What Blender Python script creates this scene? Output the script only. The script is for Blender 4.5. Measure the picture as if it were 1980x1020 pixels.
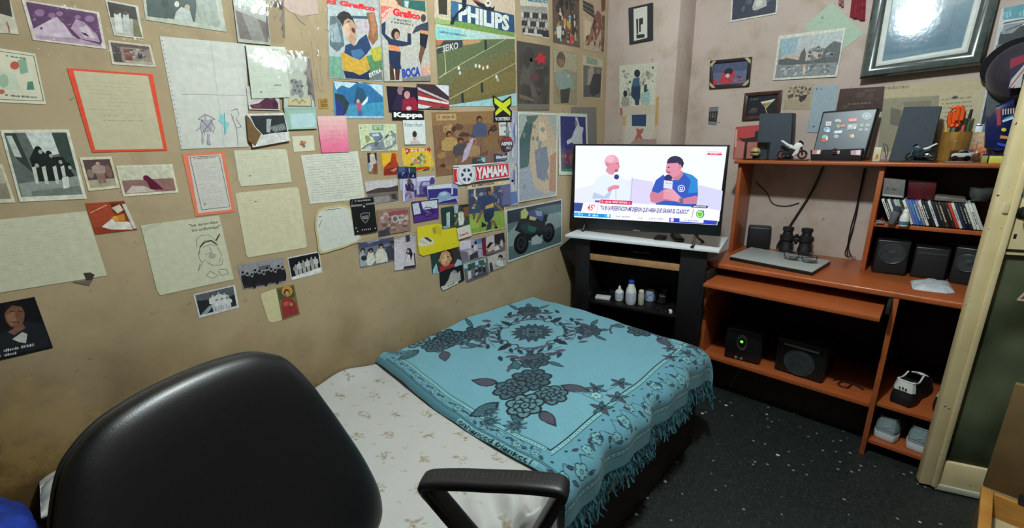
import bpy, bmesh, math, random
import numpy as np
from mathutils import Vector, Matrix

for _o in list(bpy.data.objects):
    bpy.data.objects.remove(_o, do_unlink=True)
SC = bpy.context.scene
COL = SC.collection

# ------------------------------------------------------------------ camera
CAM = Vector((0.0,0.0,1.35))
FPX = 854.88                                   # focal length in pixels of a 1980 wide frame
ROT = ((0.72783369,0.68537546,-0.02277270),  # right
       (0.17034754,-0.21286825,-0.96211684),  # down
       (-0.66425886,0.69638178,-0.27168471))  # forward
cam_data = bpy.data.cameras.new('camera')
cam_data.sensor_fit = 'HORIZONTAL'
cam_data.sensor_width = 36.0
cam_data.lens = FPX / 1980.0 * 36.0
cam_data.clip_start = 0.02
cam = bpy.data.objects.new('camera', cam_data)
COL.objects.link(cam)
r_, d_, f_ = [Vector(v) for v in ROT]
cam.matrix_world = Matrix(((r_.x, -d_.x, -f_.x, CAM.x),(r_.y, -d_.y, -f_.y, CAM.y),
                           (r_.z, -d_.z, -f_.z, CAM.z),(0,0,0,1)))
SC.camera = cam

# ------------------------------------------------------------------ light
SC.view_settings.view_transform = 'Standard'
SC.view_settings.look = 'None'
SC.view_settings.gamma = 1.0
SC.view_settings.use_curve_mapping = False
SC.view_settings.exposure = 0.0
world = bpy.data.worlds.new('world')
world.use_nodes = True
world.node_tree.nodes['Background'].inputs[0].default_value = (0.80,0.90,1.0,1)
world.node_tree.nodes['Background'].inputs[1].default_value = 0.05
SC.world = world
LAMP_POS = Vector((-0.30,0.86,2.45))
lamp_data = bpy.data.lights.new('ceiling_bulb_light', 'POINT')
lamp_data.energy = 116.0
lamp_data.color = (0.86,0.98,1.0)
lamp_data.shadow_soft_size = 0.055
lamp_ob = bpy.data.objects.new('ceiling_bulb_light', lamp_data)
lamp_ob.location = LAMP_POS
COL.objects.link(lamp_ob)

# ------------------------------------------------------------------ layout numbers (metres)
XL = -1.548        # left wall
YC = 2.48          # front of the boxed chase in the left corner
XC = -1.115        # its right-hand side
YB = 2.68          # back wall
XR = 0.95          # right wall
YF = -1.60         # wall behind the camera
ZT = 2.60          # ceiling

# ------------------------------------------------------------------ rays of the photograph
_R = [Vector(v) for v in ROT]


def ray(px, py):
    a, b = px - 990.0, py - 510.0
    return (_R[0] * a + _R[1] * b + _R[2] * FPX).normalized()


def on(px, py, P, n):
    d = ray(px, py)
    P = Vector(P); n = Vector(n)
    return CAM + d * ((P - CAM).dot(n) / d.dot(n))


def atx(px, py, x): return on(px, py, (x, 0,0),(1,0,0))
def aty(px, py, y): return on(px, py, (0, y, 0),(0,1,0))
def atz(px, py, z): return on(px, py, (0,0, z),(0,0,1))


# ------------------------------------------------------------------ colours and materials
def lin(c):
    return c / 12.92 if c <= 0.04045 else ((c + 0.055) / 1.055) ** 2.4


def hexc(h, gain=1.0):
    h = h.lstrip('#')
    return tuple(min(0.92, lin(int(h[i:i + 2], 16) / 255.0) * gain) for i in (0,2,4))


def nodes_of(name):
    m = bpy.data.materials.new(name)
    m.use_nodes = True
    nt = m.node_tree
    b = nt.nodes['Principled BSDF']
    return m, nt, b


def nn(nt, t, **kw):
    n = nt.nodes.new(t)
    for k, v in kw.items():
        if k in n.inputs.keys() and not hasattr(n, k):
            n.inputs[k].default_value = v
        else:
            setattr(n, k, v)
    return n


def noise_color(nt, c1, c2, scale, detail=4.0, lo=0.35, hi=0.65, rough=0.55, coord='Object', sc=(1,1,1)):
    tc = nt.nodes.new('ShaderNodeTexCoord')
    mp = nt.nodes.new('ShaderNodeMapping')
    mp.inputs['Scale'].default_value = sc
    nt.links.new(tc.outputs[coord], mp.inputs[0])
    no = nt.nodes.new('ShaderNodeTexNoise')
    no.inputs['Scale'].default_value = scale
    no.inputs['Detail'].default_value = detail
    no.inputs['Roughness'].default_value = rough
    nt.links.new(mp.outputs[0], no.inputs['Vector'])
    cr = nt.nodes.new('ShaderNodeValToRGB')
    cr.color_ramp.elements[0].position = lo
    cr.color_ramp.elements[1].position = hi
    cr.color_ramp.elements[0].color = (*c1,1)
    cr.color_ramp.elements[1].color = (*c2,1)
    nt.links.new(no.outputs['Fac'], cr.inputs[0])
    return cr.outputs[0], no, mp


MATS = {}


def mat(name, h, rough=0.5, h2=None, scale=40.0, metal=0.0, bump=0.0, bscale=200.0, spec=0.5, coat=0.0,
        sc=(1,1,1), emit=None, estr=0.0, sheen=0.0):
    """plain procedural material: a colour broken up by noise"""
    if name in MATS:
        return MATS[name]
    m, nt, b = nodes_of(name)
    c1 = hexc(h)
    c2 = hexc(h2) if h2 else tuple(min(1, x * 1.12) for x in c1)
    out, no, mp = noise_color(nt, c1, c2, scale, sc=sc)
    nt.links.new(out, b.inputs['Base Color'])
    b.inputs['Roughness'].default_value = rough
    b.inputs['Metallic'].default_value = metal
    b.inputs['Specular IOR Level'].default_value = spec
    b.inputs['Coat Weight'].default_value = coat
    b.inputs['Coat Roughness'].default_value = 0.15
    if sheen:
        b.inputs['Sheen Weight'].default_value = sheen
    if bump:
        n2 = nt.nodes.new('ShaderNodeTexNoise')
        n2.inputs['Scale'].default_value = bscale
        n2.inputs['Detail'].default_value = 3
        nt.links.new(mp.outputs[0], n2.inputs['Vector'])
        bp = nt.nodes.new('ShaderNodeBump')
        bp.inputs['Strength'].default_value = bump
        bp.inputs['Distance'].default_value = 0.002
        nt.links.new(n2.outputs['Fac'], bp.inputs['Height'])
        nt.links.new(bp.outputs[0], b.inputs['Normal'])
    if emit:
        b.inputs['Emission Color'].default_value = (*hexc(emit), 1)
        b.inputs['Emission Strength'].default_value = estr
    MATS[name] = m
    return m


def attr_mat(name, rough, spec=0.5, noise=0.12, nscale=160.0, bump=0.0, bscale=300.0, sheen=0.0):
    """printed surface: the print is a colour attribute, a little grain is added"""
    m, nt, b = nodes_of(name)
    at = nt.nodes.new('ShaderNodeAttribute')
    at.attribute_name = 'Col'
    tc = nt.nodes.new('ShaderNodeTexCoord')
    no = nt.nodes.new('ShaderNodeTexNoise')
    no.inputs['Scale'].default_value = nscale
    no.inputs['Detail'].default_value = 5
    nt.links.new(tc.outputs['Object'], no.inputs['Vector'])
    mr = nt.nodes.new('ShaderNodeMapRange')
    mr.inputs['From Min'].default_value = 0.3
    mr.inputs['From Max'].default_value = 0.7
    mr.inputs['To Min'].default_value = 1.0 - noise
    mr.inputs['To Max'].default_value = 1.0 + noise
    nt.links.new(no.outputs['Fac'], mr.inputs[0])
    mx = nt.nodes.new('ShaderNodeMix')
    mx.data_type = 'RGBA'
    mx.blend_type = 'MULTIPLY'
    mx.inputs[0].default_value = 1.0
    nt.links.new(at.outputs['Color'], mx.inputs[6])
    nt.links.new(mr.outputs[0], mx.inputs[7])
    nt.links.new(mx.outputs[2], b.inputs['Base Color'])
    b.inputs['Roughness'].default_value = rough
    b.inputs['Specular IOR Level'].default_value = spec
    if sheen:
        b.inputs['Sheen Weight'].default_value = sheen
    if bump:
        n2 = nt.nodes.new('ShaderNodeTexNoise')
        n2.inputs['Scale'].default_value = bscale
        nt.links.new(tc.outputs['Object'], n2.inputs['Vector'])
        bp = nt.nodes.new('ShaderNodeBump')
        bp.inputs['Strength'].default_value = bump
        bp.inputs['Distance'].default_value = 0.002
        nt.links.new(n2.outputs['Fac'], bp.inputs['Height'])
        nt.links.new(bp.outputs[0], b.inputs['Normal'])
    return m


M_PAPER = attr_mat('paper_print', 0.62,0.35,0.07,60,0.25,35)
M_PHOTO = attr_mat('photo_print', 0.34,0.45,0.20,85,0.12,28)
M_PRINT = attr_mat('plastic_print', 0.35,0.5,0.04,200)
M_BLANKET = attr_mat('woven_print', 0.9,0.15,0.16,420,0.9,600, sheen=0.15)
M_SHEETCLOTH = attr_mat('cotton_print', 0.85,0.2,0.04,300,0.25,420)


def film_mat(name, ior, strength, rough):
    m, nt, b = nodes_of(name)
    out = nt.nodes['Material Output']
    tr = nt.nodes.new('ShaderNodeBsdfTransparent')
    tr.inputs[0].default_value = (0.97,0.97,0.97,1)
    gl = nt.nodes.new('ShaderNodeBsdfGlossy')
    gl.inputs['Roughness'].default_value = rough
    tc = nt.nodes.new('ShaderNodeTexCoord')
    mp = nt.nodes.new('ShaderNodeMapping')
    mp.inputs['Scale'].default_value = (1,2.2,1)
    nt.links.new(tc.outputs['Object'], mp.inputs[0])
    no = nt.nodes.new('ShaderNodeTexNoise')
    no.inputs['Scale'].default_value = 26
    no.inputs['Detail'].default_value = 3
    no.inputs['Distortion'].default_value = 1.2
    nt.links.new(mp.outputs[0], no.inputs['Vector'])
    bp = nt.nodes.new('ShaderNodeBump')
    bp.inputs['Strength'].default_value = strength
    bp.inputs['Distance'].default_value = 0.012
    nt.links.new(no.outputs['Fac'], bp.inputs['Height'])
    nt.links.new(bp.outputs[0], gl.inputs['Normal'])
    lw = nt.nodes.new('ShaderNodeFresnel')
    lw.inputs[0].default_value = ior
    mx = nt.nodes.new('ShaderNodeMixShader')
    nt.links.new(lw.outputs[0], mx.inputs[0])
    nt.links.new(tr.outputs[0], mx.inputs[1])
    nt.links.new(gl.outputs[0], mx.inputs[2])
    nt.links.new(mx.outputs[0], out.inputs[0])
    return m


M_FILM = film_mat('clear_plastic_film', 1.18,0.75,0.14)
M_SLEEVE = film_mat('shiny_plastic_sleeve', 1.6,0.22,0.17)

# ------------------------------------------------------------------ objects and tags
WLOC = {}


def tag(o, label=None, cat=None, group=None, kind=None):
    if label: o['label'] = label
    if cat: o['category'] = cat
    if group: o['group'] = group
    if kind: o['kind'] = kind
    return o


def thing(name, label, cat, loc, group=None):
    o = bpy.data.objects.new(name, None)
    o.empty_display_size = 0.05
    o.location = loc
    COL.objects.link(o)
    WLOC[o] = Vector(loc)
    return tag(o, label, cat, group)


def as_mesh(name, bm, sharp=38.0):
    for f in bm.faces:
        f.smooth = True
    for e in bm.edges:
        if len(e.link_faces) == 2:
            e.smooth = e.calc_face_angle(0) < math.radians(sharp)
    me = bpy.data.meshes.new(name)
    bm.to_mesh(me)
    bm.free()
    return me


def link(name, me, mats, parent=None, origin=None):
    """mesh is in world coordinates; it is moved so that its origin sits at 'origin' (or the parent's)"""
    for m in (mats if isinstance(mats, (list, tuple)) else [mats]):
        me.materials.append(m)
    o = bpy.data.objects.new(name, me)
    COL.objects.link(o)
    if origin is None:
        if parent is not None:
            origin = WLOC[parent]
        else:
            n = len(me.vertices)
            co = np.empty(n * 3)
            me.vertices.foreach_get('co', co)
            co = co.reshape(-1,3)
            lo, hi = co.min(0), co.max(0)
            origin = Vector(((lo[0] + hi[0]) / 2,(lo[1] + hi[1]) / 2, lo[2]))
    me.transform(Matrix.Translation(-Vector(origin)))
    WLOC[o] = Vector(origin)
    if parent is not None:
        o.parent = parent
        o.location = Vector(origin) - WLOC[parent]
    else:
        o.location = origin
    return o


def copy_thing(o, delta, label=None):
    """copy of a thing, its parts and their sub-parts (mesh data shared)"""
    c = o.copy()
    COL.objects.link(c)
    c.location = o.location + Vector(delta)
    WLOC[c] = WLOC[o] + Vector(delta)
    if label: c['label'] = label
    for ch in o.children:
        d = ch.copy(); COL.objects.link(d); d.parent = c
        for g in ch.children:
            e = g.copy(); COL.objects.link(e); e.parent = d
    return c


class MB:
    """mesh builder in world coordinates"""
    def __init__(s):
        s.bm = bmesh.new()
        s.mi = 0

    def _done(s, geom_faces):
        for f in geom_faces:
            f.material_index = s.mi

    def box(s, x0, x1, y0, y1, z0, z1, bev=0.0, M=None, seg=2):
        return s.boxm(Matrix.Translation(((x0 + x1) / 2,(y0 + y1) / 2,(z0 + z1) / 2)),
                      (abs(x1 - x0), abs(y1 - y0), abs(z1 - z0)), bev, M, seg)

    def boxm(s, M0, size, bev=0.0, M=None, seg=2):
        tmp = bmesh.new()
        bmesh.ops.create_cube(tmp, size=1.0)
        bmesh.ops.transform(tmp, matrix=Matrix.Diagonal((*size, 1)), verts=tmp.verts)
        if bev > 0:
            bmesh.ops.bevel(tmp, geom=tmp.edges[:], offset=min(bev, min(size) * 0.45), segments=seg,
                            affect='EDGES', profile=0.5)
        bmesh.ops.transform(tmp, matrix=(M @ M0) if M else M0, verts=tmp.verts)
        return s.merge(tmp)

    def merge(s, tmp):
        for f in tmp.faces:
            f.material_index = s.mi
        me = bpy.data.meshes.new('tmp')
        tmp.to_mesh(me)
        tmp.free()
        n0 = len(s.bm.verts)
        s.bm.from_mesh(me)
        bpy.data.meshes.remove(me)
        return s

    def prism(s, pts, vec, bev=0.0, seg=2):
        """closed outline of 3D points, swept along vec"""
        tmp = bmesh.new()
        vs = [tmp.verts.new(p) for p in pts]
        f = tmp.faces.new(vs)
        r = bmesh.ops.extrude_face_region(tmp, geom=[f])
        nv = [g for g in r['geom'] if isinstance(g, bmesh.types.BMVert)]
        bmesh.ops.translate(tmp, vec=Vector(vec), verts=nv)
        bmesh.ops.recalc_face_normals(tmp, faces=tmp.faces)
        if bev > 0:
            bmesh.ops.bevel(tmp, geom=tmp.edges[:], offset=bev, segments=seg, affect='EDGES', profile=0.5)
        return s.merge(tmp)

    def lathe(s, prof, M, n=24):
        """profile [(r,z)..] round the local z axis"""
        tmp = bmesh.new()
        rings = []
        for r, z in prof:
            if r < 1e-6:
                rings.append([tmp.verts.new((0,0, z))])
            else:
                rings.append([tmp.verts.new((r * math.cos(2 * math.pi * i / n), r * math.sin(2 * math.pi * i / n), z))
                              for i in range(n)])
        for a, b in zip(rings, rings[1:]):
            for i in range(n):
                j = (i + 1) % n
                if len(a) == 1 and len(b) == 1: continue
                if len(a) == 1: tmp.faces.new((a[0], b[j], b[i]))
                elif len(b) == 1: tmp.faces.new((a[i], a[j], b[0]))
                else: tmp.faces.new((a[i], a[j], b[j], b[i]))
        for ring in (rings[0], rings[-1]):
            if len(ring) > 2: tmp.faces.new(ring)
        bmesh.ops.recalc_face_normals(tmp, faces=tmp.faces)
        bmesh.ops.transform(tmp, matrix=M, verts=tmp.verts)
        return s.merge(tmp)

    def cyl(s, p0, p1, r, n=16, r2=None):
        p0, p1 = Vector(p0), Vector(p1)
        d = p1 - p0
        M = Matrix.Translation(p0) @ d.to_track_quat('Z', 'Y').to_matrix().to_4x4()
        return s.lathe([(r, 0),(r if r2 is None else r2, d.length)], M, n)

    def ell(s, c, rad, M=None, n=16):
        tmp = bmesh.new()
        bmesh.ops.create_uvsphere(tmp, u_segments=n, v_segments=max(6, n // 2), radius=1.0)
        bmesh.ops.transform(tmp, matrix=(M or Matrix.Translation(c)) @ Matrix.Diagonal((*rad, 1)), verts=tmp.verts)
        return s.merge(tmp)

    def tube(s, pts, r, n=8, closed=False, flat=None):
        """round (or flattened, flat=(w,h,updir)) tube through points"""
        pts = [Vector(p) for p in pts]
        tmp = bmesh.new()
        rings = []
        N = len(pts)
        for i, p in enumerate(pts):
            if closed: t = pts[(i + 1) % N] - pts[i - 1]
            else: t = pts[min(i + 1, N - 1)] - pts[max(i - 1,0)]
            t.normalize()
            up = Vector(flat[2]) if flat else Vector((0,0,1))
            if abs(t.dot(up)) > 0.97: up = Vector((1,0,0)) if not flat else up.orthogonal()
            a = t.cross(up).normalized(); b = a.cross(t).normalized()
            rr = r[i] if isinstance(r, (list, tuple)) else r
            ring = []
            for k in range(n):
                th = 2 * math.pi * k / n
                ca, sa = math.cos(th), math.sin(th)
                if flat:
                    e = 0.45
                    ca = math.copysign(abs(ca) ** e, ca) * flat[0] / 2
                    sa = math.copysign(abs(sa) ** e, sa) * flat[1] / 2
                    ring.append(tmp.verts.new(p + a * ca + b * sa))
                else:
                    ring.append(tmp.verts.new(p + a * ca * rr + b * sa * rr))
            rings.append(ring)
        M = N if closed else N - 1
        for i in range(M):
            A, B = rings[i], rings[(i + 1) % N]
            for k in range(n):
                j = (k + 1) % n
                tmp.faces.new((A[k], A[j], B[j], B[k]))
        if not closed:
            tmp.faces.new(rings[0]); tmp.faces.new(rings[-1])
        bmesh.ops.recalc_face_normals(tmp, faces=tmp.faces)
        return s.merge(tmp)

    def loft(s, rings, cap=True, closed=True):
        tmp = bmesh.new()
        rs = [[tmp.verts.new(p) for p in ring] for ring in rings]
        n = len(rs[0])
        for A, B in zip(rs, rs[1:]):
            for k in range(n if closed else n - 1):
                j = (k + 1) % n
                tmp.faces.new((A[k], A[j], B[j], B[k]))
        if cap and closed:
            tmp.faces.new(rs[0]); tmp.faces.new(rs[-1])
        bmesh.ops.recalc_face_normals(tmp, faces=tmp.faces)
        return s.merge(tmp)

    def grid(s, fn, nu, nv, thick=0.0):
        tmp = bmesh.new()
        g = [[tmp.verts.new(fn(i / nu, j / nv)) for j in range(nv + 1)] for i in range(nu + 1)]
        for i in range(nu):
            for j in range(nv):
                tmp.faces.new((g[i][j], g[i + 1][j], g[i + 1][j + 1], g[i][j + 1]))
        if thick:
            bmesh.ops.recalc_face_normals(tmp, faces=tmp.faces)
            bmesh.ops.solidify(tmp, geom=tmp.faces[:], thickness=thick)
        return s.merge(tmp)

    def build(s, name, mats, parent=None, origin=None, sharp=38.0):
        return link(name, as_mesh(name, s.bm, sharp), mats, parent, origin)


def single(name, label, cat, mb, mats, group=None, sharp=38.0):
    return tag(mb.build(name, mats, None, None, sharp), label, cat, group)


def spline(pts, n=8):
    """Catmull-Rom through points"""
    pts = [Vector(p) for p in pts]
    out = []
    for i in range(len(pts) - 1):
        p0 = pts[max(i - 1,0)]; p1 = pts[i]; p2 = pts[i + 1]; p3 = pts[min(i + 2, len(pts) - 1)]
        for k in range(n):
            t = k / n
            out.append(0.5 * ((2 * p1) + (p2 - p0) * t + (2 * p0 - 5 * p1 + 4 * p2 - p3) * t * t
                              + (3 * p1 - p0 - 3 * p2 + p3) * t ** 3))
    out.append(pts[-1])
    return out


# ------------------------------------------------------------------ lettering
_TXT = {}


def text_polys(txt, bold=0.0):
    key = (txt, bold)
    if key in _TXT: return _TXT[key]
    cu = bpy.data.curves.new('t', 'FONT')
    cu.body = txt
    cu.offset = bold
    cu.resolution_u = 2
    ob = bpy.data.objects.new('t', cu)
    COL.objects.link(ob)
    dg = bpy.context.evaluated_depsgraph_get()
    ev = ob.evaluated_get(dg)
    me = ev.to_mesh()
    vs = [(v.co.x, v.co.y) for v in me.vertices]
    polys = [list(p.vertices) for p in me.polygons]
    ev.to_mesh_clear()
    bpy.data.objects.remove(ob, do_unlink=True)
    bpy.data.curves.remove(cu)
    if not vs:
        _TXT[key] = ([], []); return _TXT[key]
    xs = [v[0] for v in vs]; ys = [v[1] for v in vs]
    x0, x1, y0, y1 = min(xs), max(xs), min(ys), max(ys)
    vs = [((x - x0) / (x1 - x0 + 1e-9), 1 - (y - y0) / (y1 - y0 + 1e-9)) for x, y in vs]
    _TXT[key] = (vs, polys)
    return _TXT[key]


GAIN = 1.05


class Art:
    """a flat sheet and what is printed on it, on the plane (P, n); coordinates are either
    u,v in the sheet's own four corners (fr None) or measured off the photograph (fr = x0, y0, scale)"""
    def __init__(s, P, n, corners, off, fr=None, gain=None):
        s.P = Vector(P); s.n = Vector(n).normalized()
        s.off = off; s.k = 0; s.fr = fr
        s.v = []; s.f = []; s.c = []
        s.gain = GAIN if gain is None else gain
        s.setq(corners)

    def setq(s, corners):
        q = []
        for c in corners[:4]:
            if len(c) == 3: q.append(Vector(c))
            else:
                x, y = c
                if s.fr: x, y = s.fr[0] + x / s.fr[2], s.fr[1] + y / s.fr[2]
                q.append(on(x, y, s.P, s.n))
        s.q = q

    def pt(s, u, v):
        if s.fr:
            return on(s.fr[0] + u / s.fr[2], s.fr[1] + v / s.fr[2], s.P, s.n)
        a, b, c, d = s.q
        return a * (1 - u) * (1 - v) + b * u * (1 - v) + c * u * v + d * (1 - u) * v

    def quv(s, u, v):
        a, b, c, d = s.q
        return a * (1 - u) * (1 - v) + b * u * (1 - v) + c * u * v + d * (1 - u) * v

    def _poly(s, pts3, col, extra=0.0):
        o = s.n * (s.off + s.k * 2.2e-5 + extra)
        i0 = len(s.v)
        s.v += [p + o for p in pts3]
        s.f.append(list(range(i0, i0 + len(pts3))))
        s.c.append(hexc(col, s.gain) if isinstance(col, str) else col)

    def sheet(s, col, pts=None, th=0.0006):
        """the sheet itself, with its edge"""
        P3 = [s.pt(*p) for p in pts] if pts else list(s.q)
        s.P3 = P3
        s._poly(P3, col)
        o0 = s.n * (s.off - th); o1 = s.n * s.off
        c = hexc(col, s.gain * 0.9)
        for i in range(len(P3)):
            a, b = P3[i], P3[(i + 1) % len(P3)]
            i0 = len(s.v)
            s.v += [a + o0, b + o0, b + o1, a + o1]
            s.f.append([i0, i0 + 1, i0 + 2, i0 + 3]); s.c.append(c)
        s.k += 1
        return s

    def p(s, col, pts):
        s._poly([s.pt(*p) for p in pts], col); s.k += 1; return s

    def r(s, col, u0, v0, u1, v1):
        return s.p(col, [(u0, v0),(u1, v0),(u1, v1),(u0, v1)])

    def e(s, col, cx, cy, rx, ry, a=0.0, n=12):
        ca, sa = math.cos(a), math.sin(a)
        return s.p(col, [(cx + rx * math.cos(t) * ca - ry * math.sin(t) * sa, cy + rx * math.cos(t) * sa + ry * math.sin(t) * ca)
                         for t in [2 * math.pi * i / n for i in range(n)]])

    def line(s, col, pts, mm, closed=False):
        P3 = [s.pt(*p) for p in pts]
        if closed: P3.append(P3[0])
        w = mm * 0.0005
        for a, b in zip(P3, P3[1:]):
            t = (b - a)
            if t.length < 1e-7: continue
            t.normalize()
            sd = s.n.cross(t) * w
            e = t * w * 0.6
            s._poly([a - e + sd, b + e + sd, b + e - sd, a - e - sd], col)
        s.k += 1
        return s

    def t(s, col, txt, quad, bold=0.0):
        vs, polys = text_polys(txt, bold)
        A, B, C_, D = [s.pt(*p) for p in quad]
        o = s.n * (s.off + s.k * 2.2e-5)
        i0 = len(s.v)
        c = hexc(col, s.gain)
        for u, v in vs:
            s.v.append(A * (1 - u) * (1 - v) + B * u * (1 - v) + C_ * u * v + D * (1 - u) * v + o)
        for pl in polys:
            s.f.append([i0 + i for i in pl]); s.c.append(c)
        s.k += 1
        return s

    def tr(s, col, txt, u0, v0, u1, v1, bold=0.0):
        return s.t(col, txt, [(u0, v0),(u1, v0),(u1, v1),(u0, v1)], bold)

    def w(s, col, u0, v0, u1, v1, n, seed=0, mm=0.7, dens=0.8, uv=True):
        """lines of handwriting too small to read: short strokes (u,v of the sheet)"""
        rnd = random.Random(seed)
        o = s.n * (s.off + s.k * 2.2e-5)
        c = hexc(col, s.gain)
        W = (s.quv(1,.5) - s.quv(0,.5)).length
        for i in range(n):
            v = v0 + (v1 - v0) * (i + 0.5) / n
            u = u0 + rnd.uniform(0,0.03)
            end = u1 - rnd.uniform(0,0.10) - (rnd.uniform(.1,.4) * (u1 - u0) if rnd.random() < .12 else 0)
            while u < end:
                wl = rnd.uniform(0.004,0.018) / W
                u2 = min(u + wl, end)
                if rnd.random() < dens and u2 > u:
                    a = s.quv(u, v + rnd.uniform(-.004,.004)); b = s.quv(u2, v + rnd.uniform(-.004,.004))
                    t = (b - a)
                    if t.length > 1e-6:
                        t.normalize(); sd = s.n.cross(t) * mm * 0.0005
                        i0 = len(s.v)
                        s.v += [a + sd + o, b + sd + o, b - sd + o, a - sd + o]
                        s.f.append([i0, i0 + 1, i0 + 2, i0 + 3]); s.c.append(c)
                u = u2 + rnd.uniform(0.002,0.005) / W
        s.k += 1
        return s

    def g(s, col, quad, seed=1, dens=.62):
        """a line of lettering too small to read: uneven upright strokes"""
        rnd = random.Random(seed)
        A, B, C_, D = [s.pt(*p) for p in quad]
        o = s.n * (s.off + s.k * 2.2e-5)
        asp = (B - A).length / max(1e-6,(D - A).length)
        c = hexc(col, s.gain); u = 0.0
        while u < .985:
            w = rnd.uniform(.10,.34) / asp; u2 = min(1, u + w)
            if rnd.random() < .86:
                v0 = rnd.choice((0,0,.08,.3)); v1 = rnd.choice((1,1,.9)); i0 = len(s.v)
                for uu, vv in ((u, v0),(u2, v0),(u2, v1),(u, v1)):
                    s.v.append(A * (1 - uu) * (1 - vv) + B * uu * (1 - vv) + C_ * uu * vv + D * (1 - uu) * vv + o)
                s.f.append([i0, i0 + 1, i0 + 2, i0 + 3]); s.c.append(c)
            u = u2 + rnd.uniform(.08,.22) / asp + (.4 / asp if rnd.random() < .14 else 0)
        s.k += 1
        return s

    def blobs(s, seed, cols, n, size, u0=0.04, v0=0.04, u1=0.96, v1=0.96):
        """soft patches of a small photograph (u,v of the sheet)"""
        rnd = random.Random(seed)
        for i in range(n):
            rx = rnd.uniform(.4,1) * size; ry = rnd.uniform(.4,1) * size
            cx = rnd.uniform(u0 + rx, max(u0 + rx, u1 - rx)); cy = rnd.uniform(v0 + ry, max(v0 + ry, v1 - ry))
            m = rnd.randint(6,9); ph = rnd.uniform(0,6)
            pts = []
            for k in range(m):
                a = ph + 2 * math.pi * k / m; q = rnd.uniform(.65,1.0)
                pts.append((min(u1, max(u0, cx + rx * q * math.cos(a))), min(v1, max(v0, cy + ry * q * math.sin(a)))))
            s._poly([s.quv(*p) for p in pts], cols[rnd.randrange(len(cols))])
            if i % 3 == 2: s.k += 1
        s.k += 1
        return s

    def man(s, cx, top, h, w, hair='2a2220', skin='b08a70', top_c='c8c4b8', leg='3a3a40', arm=0.0):
        """a small standing or half-length figure (u,v of the sheet)"""
        fr, s.fr = s.fr, None
        hh = h * .17
        s.p(leg, [(cx - w * .32, top + h * .52),(cx + w * .32, top + h * .52),(cx + w * .28, top + h),(cx + w * .03, top + h),
                  (cx, top + h * .62),(cx - w * .03, top + h),(cx - w * .28, top + h)])
        s.p(top_c, [(cx - w * .16, top + hh * .95),(cx + w * .16, top + hh * .95),(cx + w * .5, top + h * .26),
                    (cx + w * (.55 + arm), top + h * .5),(cx + w * .34, top + h * .56),(cx - w * .34, top + h * .56),
                    (cx - w * .55, top + h * .5),(cx - w * .5, top + h * .26)])
        s.e(hair, cx, top + hh * .5, w * .21, hh * .56)
        s.e(skin, cx + w * .02, top + hh * .64, w * .155, hh * .42)
        s.fr = fr
        return s

    def finish(s, name, label, cat, material, group=None, parent=None):
        me = bpy.data.meshes.new(name)
        # sink the origin to the middle of the sheet
        me.from_pydata([tuple(v) for v in s.v], [], s.f)
        at = me.attributes.new('Col', 'FLOAT_COLOR', 'CORNER')
        arr = np.concatenate([np.tile(np.array([*c, 1.0]),(len(f), 1)) for f, c in zip(s.f, s.c)]).astype(np.float32)
        at.data.foreach_set('color', arr.ravel())
        o = link(name, me, material, parent)
        if parent is None: tag(o, label, cat, group)
        return o


NL = (1,0,0)     # outward normal of the left wall
NB = (0,-1,0)    # of the back wall and the chase

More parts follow.
